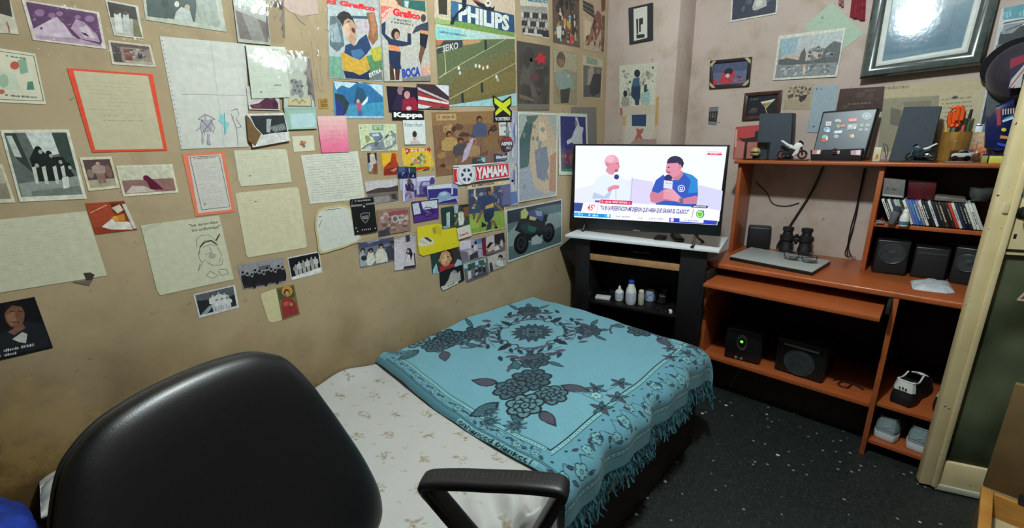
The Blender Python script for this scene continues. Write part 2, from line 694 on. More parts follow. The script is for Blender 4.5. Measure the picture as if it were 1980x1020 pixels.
# ================================================================== the room
def wall_material(name, c1, c2, stained_shaded):
    m, nt, b = nodes_of(name)
    tc = nt.nodes.new('ShaderNodeTexCoord')
    def noise(scale, detail, rough=0.6, dist=0.0):
        n = nt.nodes.new('ShaderNodeTexNoise')
        n.inputs['Scale'].default_value = scale
        n.inputs['Detail'].default_value = detail
        n.inputs['Roughness'].default_value = rough
        n.inputs['Distortion'].default_value = dist
        nt.links.new(tc.outputs['Object'], n.inputs['Vector'])
        return n
    def ramp(fac, stops):
        c = nt.nodes.new('ShaderNodeValToRGB')
        while len(c.color_ramp.elements) < len(stops): c.color_ramp.elements.new(0.5)
        for e, (p, col) in zip(c.color_ramp.elements, stops):
            e.position = p; e.color = (*col, 1)
        nt.links.new(fac, c.inputs[0])
        return c
    def mix(fac, a, bcol):
        x = nt.nodes.new('ShaderNodeMix'); x.data_type = 'RGBA'
        if isinstance(fac, float): x.inputs[0].default_value = fac
        else: nt.links.new(fac, x.inputs[0])
        nt.links.new(a, x.inputs[6])
        if isinstance(bcol, tuple): x.inputs[7].default_value = (*bcol, 1)
        else: nt.links.new(bcol, x.inputs[7])
        return x.outputs[2]
    base = ramp(noise(2.3,6).outputs[0], [(0.3, hexc(c1)),(0.7, hexc(c2))]).outputs[0]
    # brownish grime in blotches
    g = ramp(noise(6.0,8,0.65,0.15).outputs[0], [(0.5,(0,0,0)),(0.72,(.55,.55,.55))]).outputs[0]
    c = mix(g, base, hexc('8f7c5c'))
    # the lower part of the wall has lost its paint: ochre plaster with a ragged upper limit, painted darker for lamp falloff
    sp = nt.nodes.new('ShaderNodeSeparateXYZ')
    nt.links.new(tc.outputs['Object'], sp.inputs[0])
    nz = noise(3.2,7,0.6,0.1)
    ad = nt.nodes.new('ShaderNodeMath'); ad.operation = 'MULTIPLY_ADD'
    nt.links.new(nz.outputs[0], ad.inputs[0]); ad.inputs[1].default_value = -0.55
    sl = nt.nodes.new('ShaderNodeMath'); sl.operation = 'MULTIPLY_ADD'; sl.inputs[1].default_value = 0.30  # slope along the wall carries the painted falloff to the near end
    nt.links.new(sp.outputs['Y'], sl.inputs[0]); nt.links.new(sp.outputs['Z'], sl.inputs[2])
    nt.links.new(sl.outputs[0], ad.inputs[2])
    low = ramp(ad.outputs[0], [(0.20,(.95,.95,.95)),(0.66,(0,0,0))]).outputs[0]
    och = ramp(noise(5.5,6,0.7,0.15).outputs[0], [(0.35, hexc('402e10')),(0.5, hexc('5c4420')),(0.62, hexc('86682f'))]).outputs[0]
    if stained_shaded: c = mix(low, c, och)
    # small dark scuffs
    sc = ramp(noise(38,3,0.5,1.0).outputs[0], [(0.69,(0,0,0)),(0.76,(.6,.6,.6))]).outputs[0]
    c = mix(sc, c, hexc('5b4a33'))
    nt.links.new(c, b.inputs['Base Color'])
    b.inputs['Roughness'].default_value = 0.72
    b.inputs['Specular IOR Level'].default_value = 0.3
    bp = nt.nodes.new('ShaderNodeBump')
    bp.inputs['Strength'].default_value = 0.25
    bp.inputs['Distance'].default_value = 0.004
    nt.links.new(noise(14,8,0.6).outputs[0], bp.inputs['Height'])
    nt.links.new(bp.outputs[0], b.inputs['Normal'])
    return m


def floor_material():
    m, nt, b = nodes_of('dark_terrazzo')
    tc = nt.nodes.new('ShaderNodeTexCoord')
    out, no, mp = noise_color(nt, hexc('161b1a'), hexc('262c2a'), 60,6)
    def specks(scale, lo, hi, col, prev):
        v = nt.nodes.new('ShaderNodeTexVoronoi')
        v.inputs['Scale'].default_value = scale
        nt.links.new(tc.outputs['Object'], v.inputs['Vector'])
        # random cell value decides which cells carry a marble chip
        wn = nt.nodes.new('ShaderNodeSeparateColor')
        nt.links.new(v.outputs['Color'], wn.inputs[0])
        a = nt.nodes.new('ShaderNodeMath'); a.operation = 'GREATER_THAN'; a.inputs[1].default_value = hi
        nt.links.new(wn.outputs[0], a.inputs[0])
        d = nt.nodes.new('ShaderNodeMath'); d.operation = 'LESS_THAN'; d.inputs[1].default_value = lo
        nt.links.new(v.outputs['Distance'], d.inputs[0])
        mu = nt.nodes.new('ShaderNodeMath'); mu.operation = 'MULTIPLY'
        nt.links.new(a.outputs[0], mu.inputs[0]); nt.links.new(d.outputs[0], mu.inputs[1])
        x = nt.nodes.new('ShaderNodeMix'); x.data_type = 'RGBA'
        nt.links.new(mu.outputs[0], x.inputs[0]); nt.links.new(prev, x.inputs[6])
        x.inputs[7].default_value = (*hexc(col), 1)
        return x.outputs[2]
    c = specks(120,0.35,0.66, '3c423f', out)
    c = specks(45,0.24,0.90, '8d9088', c)
    c = specks(17,0.13,0.86, 'c4c4b8', c)
    nt.links.new(c, b.inputs['Base Color'])
    b.inputs['Roughness'].default_value = 0.5
    return m


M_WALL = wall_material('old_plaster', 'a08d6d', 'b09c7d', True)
M_WALLB = wall_material('greyer_plaster', 'ae9d94', 'beada4', False)
M_FLOOR = floor_material()
M_CEIL = mat('ceiling_paint', '8a8478', 0.8, '948e82', 3)
M_DIM = mat('bounce_cut_wall', '6e6452', 0.8, '786e5a', 3)  # unseen walls, coloured dark to cut bounced light


def struct(name, mb, m):
    o = mb.build(name, m, None, Vector((0,0,0)))
    o['kind'] = 'structure'
    return o


b = MB(); b.box(XL - .1, XR + .1, YF - .1, YB + .1,-.1,0); struct('floor', b, M_FLOOR)
b = MB(); b.box(XL - .1, XR + .1, YF - .1, YB + .1, ZT, ZT + .1); struct('ceiling', b, M_CEIL)
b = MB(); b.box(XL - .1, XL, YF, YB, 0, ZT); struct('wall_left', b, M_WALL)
b = MB(); b.box(XL, XR, YB, YB + .1,0, ZT)
b.box(XL, XC, YC, YB, 0, ZT, 0.004)            # boxed-in chase in the corner
struct('wall_back', b, M_WALLB)
b = MB(); b.box(XR, XR + .1, YF, YB, 0, ZT); struct('wall_right', b, M_DIM)
b = MB(); b.box(XL, XR, YF - .1, YF, 0, ZT); struct('wall_front', b, M_DIM)

# ceiling lamp: cord, holder and a round bulb shade (out of the frame, seen in the glass)
t = thing('ceiling_lamp', 'round ceiling lamp hanging over the middle of the room', 'lamp', (LAMP_POS.x, LAMP_POS.y, ZT))
b = MB(); b.lathe([(0,0),(.05,0),(.045,-.018),(.018,-.03),(.016,-.068),(0,-.068)], Matrix.Translation((LAMP_POS.x, LAMP_POS.y, ZT)))
b.build('lamp_holder', mat('white_plastic', 'd8d8d2', .4), t)

# ================================================================== materials of the furniture
M_DESK = mat('reddish_wood', '9a4e28', 0.42, 'a8582b', 9, sc=(1,6,6), coat=0.2, bump=.05)
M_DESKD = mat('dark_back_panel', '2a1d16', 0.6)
M_BLACKW = mat('black_wood', '0c0a0d', 0.45, '151215', 14, sc=(6,6,1))
M_TAN = mat('tan_edging', 'b98f63', 0.5, 'a67d54', 20)
M_WHITEB = mat('white_melamine', 'dde2e6', 0.35, 'e2e6ea', 5)
M_BLK = mat('black_plastic', '121214', 0.38)
M_BLKM = mat('matt_black', '0d0d0f', 0.75)
M_BLKG = mat('glossy_black', '0b0b0e', 0.12)
M_GREYF = mat('grey_speaker_cloth', '454d55', 0.95, '39414a', 300, bump=.4, bscale=700)
M_WHT = mat('white_plastic', 'd8d8d2', 0.4)
M_STEEL = mat('steel', 'b0b4b8', 0.3, metal=1.0)
M_BEDW = mat('dark_bed_wood', '2a1a17', 0.5, '1e1210', 8, sc=(8,1,8))
M_CABLE = mat('black_cable', '141213', 0.5)


def clear_mat(name, col=(1,1,1), rough=0.03, ior=1.45, alpha=0.12):
    """thin clear plastic or glass: mostly see-through, mirror-like at a slant"""
    m, nt, b_ = nodes_of(name)
    out = nt.nodes['Material Output']
    tr = nt.nodes.new('ShaderNodeBsdfTransparent'); tr.inputs[0].default_value = (*col, 1)
    gl = nt.nodes.new('ShaderNodeBsdfGlossy'); gl.inputs['Roughness'].default_value = rough
    fr = nt.nodes.new('ShaderNodeFresnel'); fr.inputs[0].default_value = ior
    tc = nt.nodes.new('ShaderNodeTexCoord')
    no = nt.nodes.new('ShaderNodeTexNoise'); no.inputs['Scale'].default_value = 30
    nt.links.new(tc.outputs['Object'], no.inputs['Vector'])
    bp = nt.nodes.new('ShaderNodeBump'); bp.inputs['Strength'].default_value = .05
    nt.links.new(no.outputs[0], bp.inputs['Height']); nt.links.new(bp.outputs[0], gl.inputs['Normal'])
    mx = nt.nodes.new('ShaderNodeMixShader')
    nt.links.new(fr.outputs[0], mx.inputs[0]); nt.links.new(tr.outputs[0], mx.inputs[1]); nt.links.new(gl.outputs[0], mx.inputs[2])
    nt.links.new(mx.outputs[0], out.inputs[0])
    return m


M_CLEAR = clear_mat('clear_plastic', (.96,.965,.97), .06)

# ================================================================== bed
ZM = 0.47            # mattress top
BX0, BX1, BY0, BY1 = XL + .004,-0.60,-0.13,1.80
t = thing('bed', 'single bed with dark wooden base along the wall of photos', 'bed', ((BX0 + BX1) / 2,.8,0))
b = MB(); b.box(BX0, BX1 - .004, BY0, BY1,0.0,.29,.006); b.build('bed_base', M_BEDW, t)
b = MB(); b.box(BX0 + .004, BX1 - .012, BY0 + .01, BY1 - .01,.29, ZM - .012,.035, seg=4); b.build('mattress', mat('mattress_ticking', 'c9c3b4', .9), t)


# --- painting into a grid of points (cloth with woven or printed pattern)
class Canvas:
    def __init__(s, s0, s1, t0, t1, res, base):
        s.s0, s.t0, s.res = s0, t0, res
        s.nx = int(round((s1 - s0) / res)) + 1; s.ny = int(round((t1 - t0) / res)) + 1
        s.S, s.T = np.meshgrid(s0 + np.arange(s.nx) * res, t0 + np.arange(s.ny) * res, indexing='ij')
        s.c = np.tile(np.array(hexc(base, GAIN)),(s.nx, s.ny, 1))

    def _put(s, i0, i1, j0, j1, mask, col, a):
        c = np.array(hexc(col, GAIN))
        blk = s.c[i0:i1, j0:j1]
        blk[mask] = blk[mask] * (1 - a) + c * a

    def poly(s, col, pts, a=1.0):
        xs = [p[0] for p in pts]; ys = [p[1] for p in pts]
        i0 = max(0, int((min(xs) - s.s0) / s.res)); i1 = min(s.nx, int((max(xs) - s.s0) / s.res) + 2)
        j0 = max(0, int((min(ys) - s.t0) / s.res)); j1 = min(s.ny, int((max(ys) - s.t0) / s.res) + 2)
        if i1 <= i0 or j1 <= j0: return
        X = s.S[i0:i1, j0:j1]; Y = s.T[i0:i1, j0:j1]
        ins = np.zeros(X.shape, bool)
        n = len(pts)
        for k in range(n):
            (xa, ya),(xb, yb) = pts[k], pts[(k + 1) % n]
            if ya == yb: continue
            cond = ((ya > Y) != (yb > Y)) & (X < (xb - xa) * (Y - ya) / (yb - ya) + xa)
            ins ^= cond
        s._put(i0, i1, j0, j1, ins, col, a)

    def line(s, col, pts, w, a=1.0):
        for (xa, ya),(xb, yb) in zip(pts, pts[1:]):
            L = math.hypot(xb - xa, yb - ya)
            if L < 1e-6: continue
            tx, ty = (xb - xa) / L, (yb - ya) / L
            h = w / 2
            s.poly(col, [(xa - tx * h - ty * h, ya - ty * h + tx * h),(xb + tx * h - ty * h, yb + ty * h + tx * h),
                         (xb + tx * h + ty * h, yb + ty * h - tx * h),(xa - tx * h + ty * h, ya - ty * h - tx * h)], a)

    def ell(s, col, cx, cy, rx, ry, rot=0.0, a=1.0):
        ca, sa = math.cos(rot), math.sin(rot)
        s.poly(col, [(cx + rx * math.cos(q) * ca - ry * math.sin(q) * sa, cy + rx * math.cos(q) * sa + ry * math.sin(q) * ca)
                     for q in [2 * math.pi * k / 16 for k in range(16)]], a)

    def leaf(s, col, cx, cy, L, w, rot, edge=None):
        """pointed leaf from (cx,cy) along rot"""
        ca, sa = math.cos(rot), math.sin(rot)
        def m(x, y): return (cx + x * ca - y * sa, cy + x * sa + y * ca)
        up = [(L * k / 6, w / 2 * math.sin(math.pi * (k / 6) ** .8)) for k in range(7)]
        pts = [m(*p) for p in up] + [m(x, -y) for x, y in reversed(up[1:-1])]
        if edge:
            s.poly(edge, pts)
            up2 = [(L * .1 + L * .78 * k / 6,(w / 2 - .0035) * math.sin(math.pi * (k / 6) ** .8)) for k in range(7)]
            pts = [m(*p) for p in up2] + [m(x, -y) for x, y in reversed(up2[1:-1])]
        s.poly(col, pts)

    def flower(s, cx, cy, R, n, rot=0.0, pet='3d5f6b', edge='1a2a33', core='16232c', w=.62):
        for k in range(n):
            q = rot + 2 * math.pi * k / n
            ox, oy = cx + math.cos(q) * R * .58, cy + math.sin(q) * R * .58
            s.ell(edge, ox, oy, R * .46, R * w * 2.0 / n * 1.55, q)
        for k in range(n):
            q = rot + 2 * math.pi * k / n
            ox, oy = cx + math.cos(q) * R * .56, cy + math.sin(q) * R * .56
            s.ell(pet, ox, oy, R * .36, R * w * 2.0 / n * 1.05, q)
            if R > .03: s.leaf(edge, cx + math.cos(q) * R * .2, cy + math.sin(q) * R * .2, R * .55, R * .16, q)
        if R > .045:
            for k in range(n):
                q = rot + 2 * math.pi * (k + .5) / n
                ox, oy = cx + math.cos(q) * R * .36, cy + math.sin(q) * R * .36
                s.ell(edge, ox, oy, R * .27, R * w * 1.5 / n * 1.5, q); s.ell(pet, ox, oy, R * .20, R * w * 1.5 / n * .95, q)
        s.ell(edge, cx, cy, R * .3, R * .3)
        s.ell(pet, cx, cy, R * .2, R * .2)
        s.ell(core, cx, cy, R * .09, R * .09)

    def text(s, col, txt, quad, bold=0.02):
        vs, polys = text_polys(txt, bold)
        A, B, C_, D = [Vector((*q, 0)) for q in quad]
        P = [A * (1 - u) * (1 - v) + B * u * (1 - v) + C_ * u * v + D * (1 - u) * v for u, v in vs]
        for pl in polys:
            s.poly(col, [(P[i].x, P[i].y) for i in pl])

    def mesh(s, name, fn):
        """fn(S,T) -> X,Y,Z arrays"""
        X, Y, Z = fn(s.S, s.T)
        co = np.stack([X, Y, Z], -1).reshape(-1,3)
        idx = np.arange(s.nx * s.ny).reshape(s.nx, s.ny)
        q = np.stack([idx[:-1, :-1], idx[1:, :-1], idx[1:, 1:], idx[:-1,1:]], -1).reshape(-1,4)
        me = bpy.data.meshes.new(name)
        me.vertices.add(len(co)); me.vertices.foreach_set('co', co.astype(np.float32).ravel())
        me.loops.add(len(q) * 4); me.loops.foreach_set('vertex_index', q.ravel().astype(np.int32))
        me.polygons.add(len(q))
        me.polygons.foreach_set('loop_start', (np.arange(len(q)) * 4).astype(np.int32))
        me.polygons.foreach_set('use_smooth', np.ones(len(q), bool))
        me.update()
        at = me.attributes.new('Col', 'FLOAT_COLOR', 'POINT')
        rgba = np.concatenate([s.c.reshape(-1,3), np.ones((s.nx * s.ny, 1))], 1).astype(np.float32)
        at.data.foreach_set('color', rgba.ravel())
        return me


def drape(S, T, top, x0, xe, rad, hang_wave=0.0):
    """cloth lying on the bed from the wall (S=0) and falling over the long side"""
    flat = xe - rad - x0
    arc = rad * math.pi / 2
    X = np.where(S < flat, x0 + S, np.where(S < flat + arc, xe - rad + rad * np.sin((S - flat) / rad), xe + (S - flat - arc) * hang_wave))
    Z = np.where(S < flat, top, np.where(S < flat + arc, top - rad + rad * np.cos((S - flat) / rad), top - rad - (S - flat - arc)))
    return X, Z


# --- floral bed sheet
cv = Canvas(0,1.16, BY0 - .002,1.72,0.004, 'b0b0ae')
rnd = random.Random(5)
row = 0
tt = -.15
while tt < 1.0:
    ss = -.05 + (row % 2) * .082
    while ss < 1.2:
        jx, jy = rnd.uniform(-.006,.006), rnd.uniform(-.006,.006)
        cx, cy = ss + jx, tt + jy
        # a spray: grey-green leaves, a few brown-pink buds
        for k in range(13):
            a = rnd.uniform(0,6.28); q = rnd.uniform(0,.026)
            cv.ell(rnd.choice(['96947f', '8c8b78', '948b76', 'a09782']), cx + q * 1.25 * math.cos(a), cy + q * .8 * math.sin(a), .006,.0026, a, .75)
        for k in range(4):
            a = rnd.uniform(0,6.28); q = rnd.uniform(.004,.022)
            cv.ell(rnd.choice(['7c7264', 'a08470', '82786a']), cx + q * 1.25 * math.cos(a), cy + q * .8 * math.sin(a), .006,.0042, a, .75)
        # small single rosebud halfway
        bx, by = cx + .082, cy + rnd.uniform(-.012,.012)
        cv.ell('bd9a84', bx, by, .006,.0045, rnd.uniform(0,3), .7)
        cv.ell('9a9884', bx + .008, by + .004,.006,.003, rnd.uniform(0,3), .7)
        ss += .164
    tt += .074
    row += 1


def sheet_shape(S, T):
    wav = .0028 * np.sin(S * 9 + T * 5) + .002 * np.sin(T * 23 - S * 11) + .0012 * np.sin(S * 41 + T * 17)
    wav = wav * np.clip((.80 - T) / .1,.15,1)
    X, Z = drape(S, T, ZM, XL + .006, BX1 + .006,.035)
    hang = np.clip((S - .88) / .15,0,1)
    # folds gathered at the front corner of the sheet
    under = np.clip((.82 - T) / .08,0,1)
    f = np.exp(-((T - .62) / .14) ** 2) * np.clip((S - .78) / .12,0,1) * under
    Z = Z + wav * (1 - hang) + f * (.016 + .014 * np.sin(T * 62 + S * 34) * (S < .95) + .004 * np.sin(S * 70))
    X = X + under * hang * (.010 * np.sin(T * 30) + .006 * np.sin(T * 67 + 1)) + under * hang * .020 + f * .010 * np.sin(T * 55 + S * 20) * hang
    Z = Z + .035 * np.exp(-((S) / .05) ** 2) * np.exp(-((T - .66) / .10) ** 2)      # pushed up against the wall
    return X, T, Z


me = cv.mesh('bed_sheet', sheet_shape)
o = link('bed_sheet', me, M_SHEETCLOTH, None, Vector((-1.0,.75, ZM)))
tag(o, 'off-white bed sheet printed with small sprays of flowers', 'bed sheet')

# --- teal woven blanket
TB0 = 0.775
LB = 1.0
cv = Canvas(0,1.075,0, LB, 0.0025, '6ea4b4')
DK, MD, PU, LT, BK = '1d3340', '37606c', '4c4a5c', '8fc3c8', '14232d'
# fine diagonal weave
wv = (np.sin((cv.S + cv.T) * 520) * np.sin((cv.S - cv.T) * 520))
cv.c *= (1 + .07 * wv)[..., None]


def dotted(p0, p1, n, col, size):
    for k in range(n):
        f = (k + .5) / n
        x, y = p0[0] + (p1[0] - p0[0]) * f, p0[1] + (p1[1] - p0[1]) * f
        cv.ell(col, x, y, size, size * .7)


# borders: near side (T small) and open side (S large)
cv.poly('5f96a8', [(0,0),(1.075,0),(1.075,.085),(0,.085)])
cv.poly('5f96a8', [(.872,0),(1.075,0),(1.075, LB),(.872, LB)])
for a, w in ((.077,.004),(.062,.003)):
    cv.line(BK, [(0, a),(.87 + (a - .077), a)], w)
cv.poly('7fb6bd', [(0,.0635),(.86,.0635),(.86,.0755),(0,.0755)])
dotted((0,.0695),(.86,.0695), 66, BK, .0026)
for a, w in ((.872,.004),(.888,.003)):
    cv.line(BK, [(a, .077 - (a - .872)),(a, LB)], w)
cv.poly('7fb6bd', [(.874,.075),(.886,.066),(.886, LB),(.874, LB)])
dotted((.880,.08),(.880, LB), 70, BK, .0026)
for a in (1.012,1.030):
    cv.line(BK, [(a, 0),(a, LB)], .003)
cv.poly('7fb6bd', [(1.0135,.0),(1.0285,0),(1.0285, LB),(1.0135, LB)])
dotted((1.021,.0),(1.021, LB), 60, BK, .003)
# near border: outline flowers, then a line and lettering on the outermost strip
for a in (.020,.0255):
    cv.line(BK, [(.05, a),(.98, a)], .0022)
cv.poly(MD, [(0,-.01),(.56,-.01),(.56,.016),(0,.016)], .7)  # painted shade along the rolled-under near edge
rn = random.Random(3)
for k in range(13):
    s0 = .04 + k * .067
    R = .014 + .004 * (k % 2)
    cv.flower(s0,.0435, R, 5, rn.uniform(0,1), '6ea5ad', DK, DK, .8)
    cv.leaf(MD, s0 + .018,.041,.024,.012, rn.uniform(-.6,.6), BK)
    cv.leaf(MD, s0 - .016,.046,.018,.010,2.6 + rn.uniform(-.5,.5), BK)
cv.poly('75abb2', [(.555,.0005),(.885,.0005),(.885,.0165),(.555,.0165)])
cv.text(BK, 'enhanced blanket', [(.560,.0150),(.850,.0150),(.850,.0015),(.560,.0015)], .03)
cv.poly(BK, [(.858,.001),(.864,.001),(.864,.016),(.858,.016)])
# open-side border: flowers with stems
for k in range(17):
    t0 = .03 + k * .06
    s0 = .948 + .020 * math.sin(k * 1.9)
    R = .022 if k % 2 else .016
    cv.line(DK, [(s0, t0),(.925 + .01 * math.sin(k), t0 + .03),(.96, t0 + .055)], .0022)
    cv.flower(s0, t0, R, 5, k * .7, '6ea5ad', DK, PU, .85)
    cv.leaf(MD, s0 + .018, t0 + .016,.030,.013,.6 + k, BK)
    cv.leaf(PU, s0 - .014, t0 - .016,.026,.012,3.2 + k * .6, BK)
    cv.ell(DK, .985, t0 + .028,.006,.004, k)
    cv.ell(DK, .905, t0 + .012,.005,.004, k)
# medallion
MC = (.300,.605)
for k in range(8):
    q = .39 + k * math.pi / 4
    for sg in (-.26,.26): cv.leaf('2b4453', MC[0] + .014 * math.cos(q), MC[1] + .014 * math.sin(q), .088,.040, q + sg, BK)
cv.flower(MC[0], MC[1], .056,8,.39, '4a7080', BK, BK, .8)
cv.ell(BK, MC[0], MC[1], .016,.016)
for q in range(4):
    a = math.pi / 4 + q * math.pi / 2
    fx, fy = MC[0] + .262 * math.cos(a), MC[1] + .248 * math.sin(a)
    cv.flower(fx, fy, .062,7, a, '35525f', BK, PU, .9)
    for sgn in (-1,1):                                  # curved petals behind each flower
        cv.leaf(MD, fx + .055 * math.cos(a + sgn * 1.2), fy + .055 * math.sin(a + sgn * 1.2), .075,.026, a + sgn * .95, BK)
        cv.leaf(PU, fx + .06 * math.cos(a + sgn * 2.0), fy + .06 * math.sin(a + sgn * 2.0), .060,.022, a + sgn * 2.1, BK)
    cv.leaf(MD, fx + .05 * math.cos(a), fy + .05 * math.sin(a), .045,.030, a, BK)
    # scrolls on the axes
    a2 = q * math.pi / 2
    sx, sy = MC[0] + .150 * math.cos(a2), MC[1] + .150 * math.sin(a2)
    for sgn in (-1,1):
        pts = [(sx + .034 * (1 - k / 16) * math.cos(a2 + sgn * (1.2 + k * .33)) + sgn * .026 * -math.sin(a2),
                sy + .034 * (1 - k / 16) * math.sin(a2 + sgn * (1.2 + k * .33)) + sgn * .026 * math.cos(a2)) for k in range(14)]
        cv.line(BK, pts, .0065)
    cv.leaf(BK, sx - .01 * math.cos(a2), sy - .01 * math.sin(a2), .07,.036, a2, BK)
    cv.ell(BK, sx, sy, .016,.016)
    # leafy twigs between
    for sgn in (-1,1):
        for ring, L in ((.165,.050),(.235,.052)):
            for k in range(6):
                aa = a2 + sgn * (.16 + k * .115)
                lx, ly = MC[0] + ring * math.cos(aa), MC[1] + ring * math.sin(aa)
                cv.leaf(DK if (k + q) % 2 else PU, lx, ly, L, .020, aa + sgn * 1.5 + (.6 if k % 2 else -.6))
        cv.line(DK, [(MC[0] + .2 * math.cos(a2 + sgn * z), MC[1] + .2 * math.sin(a2 + sgn * z)) for z in (.15,.3,.45,.6,.7)], .003)


def bouquet(cx, cy, sx, sy, k=1.0):
    def P(x, y): return cx + sx * x * k, cy + sy * y * k
    def A(q): return math.atan2(sy * math.sin(q), sx * math.cos(q))
    # long curled blade
    cv.line(PU, [P(*p) for p in ((-.13,.16),(-.16,.13),(-.175,.09),(-.165,.05),(-.14,.02))], .011)
    for x, y, L, w, q, c in ((.06,.06,.11,.045,.3, PU),(.03,-.09,.10,.05,-.9, MD),(.10,-.08,.09,.042,-.3, PU),
                             (-.11,-.05,.10,.05,-2.6, PU),(-.03,-.12,.11,.06,-1.7, MD),(-.12,.05,.08,.035,2.6, MD)):
        x2, y2 = P(x, y); cv.leaf(c, x2, y2, L * k, w * k, A(q), BK)
    x, y = P(-.04,.03); cv.flower(x, y, .072 * k, 8,.2, '3a5966', BK, BK, .9)
    x, y = P(-.05,-.05); cv.flower(x, y, .060 * k, 7,.6, '42606c', BK, BK, .9)
    x, y = P(.075,.0); cv.flower(x, y, .055 * k, 7,.1, '4d727c', BK, BK, .9)
    x, y = P(.045,-.085); cv.flower(x, y, .060 * k, 7,.9, '5a8690', BK, DK, .9)
    for x0, y0, r in ((.09,-.17,.034),(-.02,-.17,.030),(.02,-.20,.030)):
        x, y = P(x0, y0); cv.flower(x, y, r * k, 9,.3, '507a86', DK, DK, .5)
    # light sprig with star flowers
    for x0, y0 in ((.16,.12),(.20,.20),(.24,.12),(.235,.04)):
        x, y = P(x0, y0)
        for n in range(5):
            cv.leaf(PU if n % 2 else MD, x, y, .040 * k, .018 * k, A(n * 1.2566 + x0 * 9), BK)
    cv.line(DK, [P(.08,.04), P(.14,.06), P(.18,.10), P(.20,.17)], .0028)
    cv.line(DK, [P(.15,.06), P(.19,.06), P(.235,.06)], .0028)
    x, y = P(.185,.085); cv.flower(x, y, .020 * k, 6,0, LT, DK, DK, .9)


bouquet(.615,.285,1,1,1.08)
bouquet(.03,.285,-1,1,1.0)
bouquet(.700,.965,1,-1,.9)


def blanket_shape(S, T):
    X, Z = drape(S, T, ZM + .016, XL + .006, BX1 + .024,.05)
    hang = np.clip((S - .90) / .1,0,1)
    # near edge line of the cloth as it lies: not quite straight
    edge = TB0 + .018 * np.cos(S * 6.2) - .030 * np.clip((S - .55) / .4,0,1)
    Y = edge + np.minimum(T, .955) / .955 * (1.80 - edge + .006 * np.sin(S * 5)) / LB
    # rolled-under near edge on the wall side, soft waves elsewhere
    roll = np.clip(1 - S / .62,0,1) ** .5
    prof = np.exp(-((T - .035) / .028) ** 2)
    Z = Z + .022 * roll * prof
    Z = Z + (1 - hang) * (.004 * np.sin(S * 8 + T * 6) + .003 * np.sin(T * 17 - S * 5) + .0015 * np.sin(S * 37 + T * 29))
    Z = Z + (1 - hang) * .03 * np.exp(-(S / .05) ** 2) * np.exp(-((T - .55) / .3) ** 2)
    X = X + hang * (.010 * np.sin(T * 21) + .007 * np.sin(T * 44 + 1.3) + .012)
    Z = Z - hang * .020 * np.clip((T - .8) / .2,0,1)
    # the far edge slips over the foot of the bed
    far = np.clip((T - .90) / .10,0,1)
    Z = Z - .085 * far ** 3
    Y = Y + .022 * far * (1 - far * .3)
    Z = Z - np.clip(.006 - T, 0,.006) * 1.2
    return X, Y, Z


me = cv.mesh('teal_blanket', blanket_shape)
blk = link('teal_blanket', me, M_BLANKET, None, Vector((-1.0,1.27, ZM)))
tag(blk, 'teal woven blanket with dark flowers and fringe spread over the bed', 'blanket')
# fringe along the open side
rn = random.Random(11)
bm = bmesh.new()
NS = 330
for k in range(NS):
    T = (k + rn.random()) / NS
    X0, Y0, Z0 = blanket_shape(np.array([1.073]), np.array([T * LB]))
    p = Vector((X0[0], Y0[0], Z0[0]))
    L = rn.uniform(.045,.085)
    dy = rn.uniform(-.02,.02); dx = rn.uniform(-.004,.020)
    w = rn.uniform(.0022,.005)
    prev = None
    for q in range(5):
        f = q / 4
        c = p + Vector((dx * f + .004 * math.sin(f * 7 + k), dy * f * f + .006 * math.sin(f * 6 + k * 1.7), -L * f))
        a, bb = bm.verts.new(c + Vector((0.001, w * (1 - .5 * f), 0))), bm.verts.new(c - Vector((0.001, w * (1 - .5 * f), 0)))
        if prev: bm.faces.new((prev[0], prev[1], bb, a))
        prev = (a, bb)
fm = as_mesh('fringe', bm)
fr = link('fringe', fm, mat('fringe_yarn', '3c7783', .95, '1c3a46', 60), blk)
fr['kind'] = 'stuff'

# ================================================================== TV stand, TV and what is on the stand
ST0 = Vector((-1.465,1.971,0)); SU = Vector((.981,.193,0)).normalized(); SV = Vector((-.193,.981,0)).normalized()
MS = Matrix(((SU.x, SV.x, 0, ST0.x),(SU.y, SV.y, 0, ST0.y),(0,0,1,0),(0,0,0,1)))
ZS = 0.826
t = thing('tv_stand', 'black wooden TV stand with open shelves in the corner', 'tv stand', ST0 + SU * .4 + SV * .15)
b = MB(); b.box(.05,.135,.04,.06,0, ZS - .016,.002, MS); b.build('front_stile', M_BLACKW, t)
b = MB(); b.box(.62,.745,.04,.06,0, ZS - .016,.002, MS); b.build('front_stile', M_BLACKW, t)
b = MB(); b.box(.115,.135,.061,.30,0, ZS - .016,.002, MS); b.build('side_panel', M_BLACKW, t)
b = MB(); b.box(.62,.64,.061,.30,0, ZS - .016,.002, MS); b.build('side_panel', M_BLACKW, t)
b = MB(); b.box(.135,.62,.295,.303,0, ZS - .016,0, MS); b.build('back_panel', M_BLKM, t)
b = MB(); b.box(.1355,.6195,.05,.294,.686,.722,.002, MS)
sh = b.build('shelf', M_BLACKW, t)
b = MB(); b.box(.1365,.6185,.046,.0495,.686,.722,.001, MS); b.build('edge_band', M_TAN, sh)
b = MB(); b.box(.1355,.6195,.05,.294,.425,.443,.002, MS); b.build('shelf', M_BLACKW, t)
b = MB(); b.box(.1355,.6195,.07,.294,.06,.08,.002, MS); b.build('shelf', M_BLACKW, t)
b = MB()
pl = [on(x, y, ST0 + SV * .075, SV) for x, y in ((1082,478),(1106,457),(1122,460),(1124,530),(1111,514))]
b.prism(pl, SV * .018,.001); b.build('wing_panel', M_BLACKW, t)

b = MB(); b.box(0.0,.80,0.0,.318, ZS - .015, ZS, .003, MS)
single('shelf_board', 'white board lying across the top of the TV stand', 'board', b, M_WHITEB)

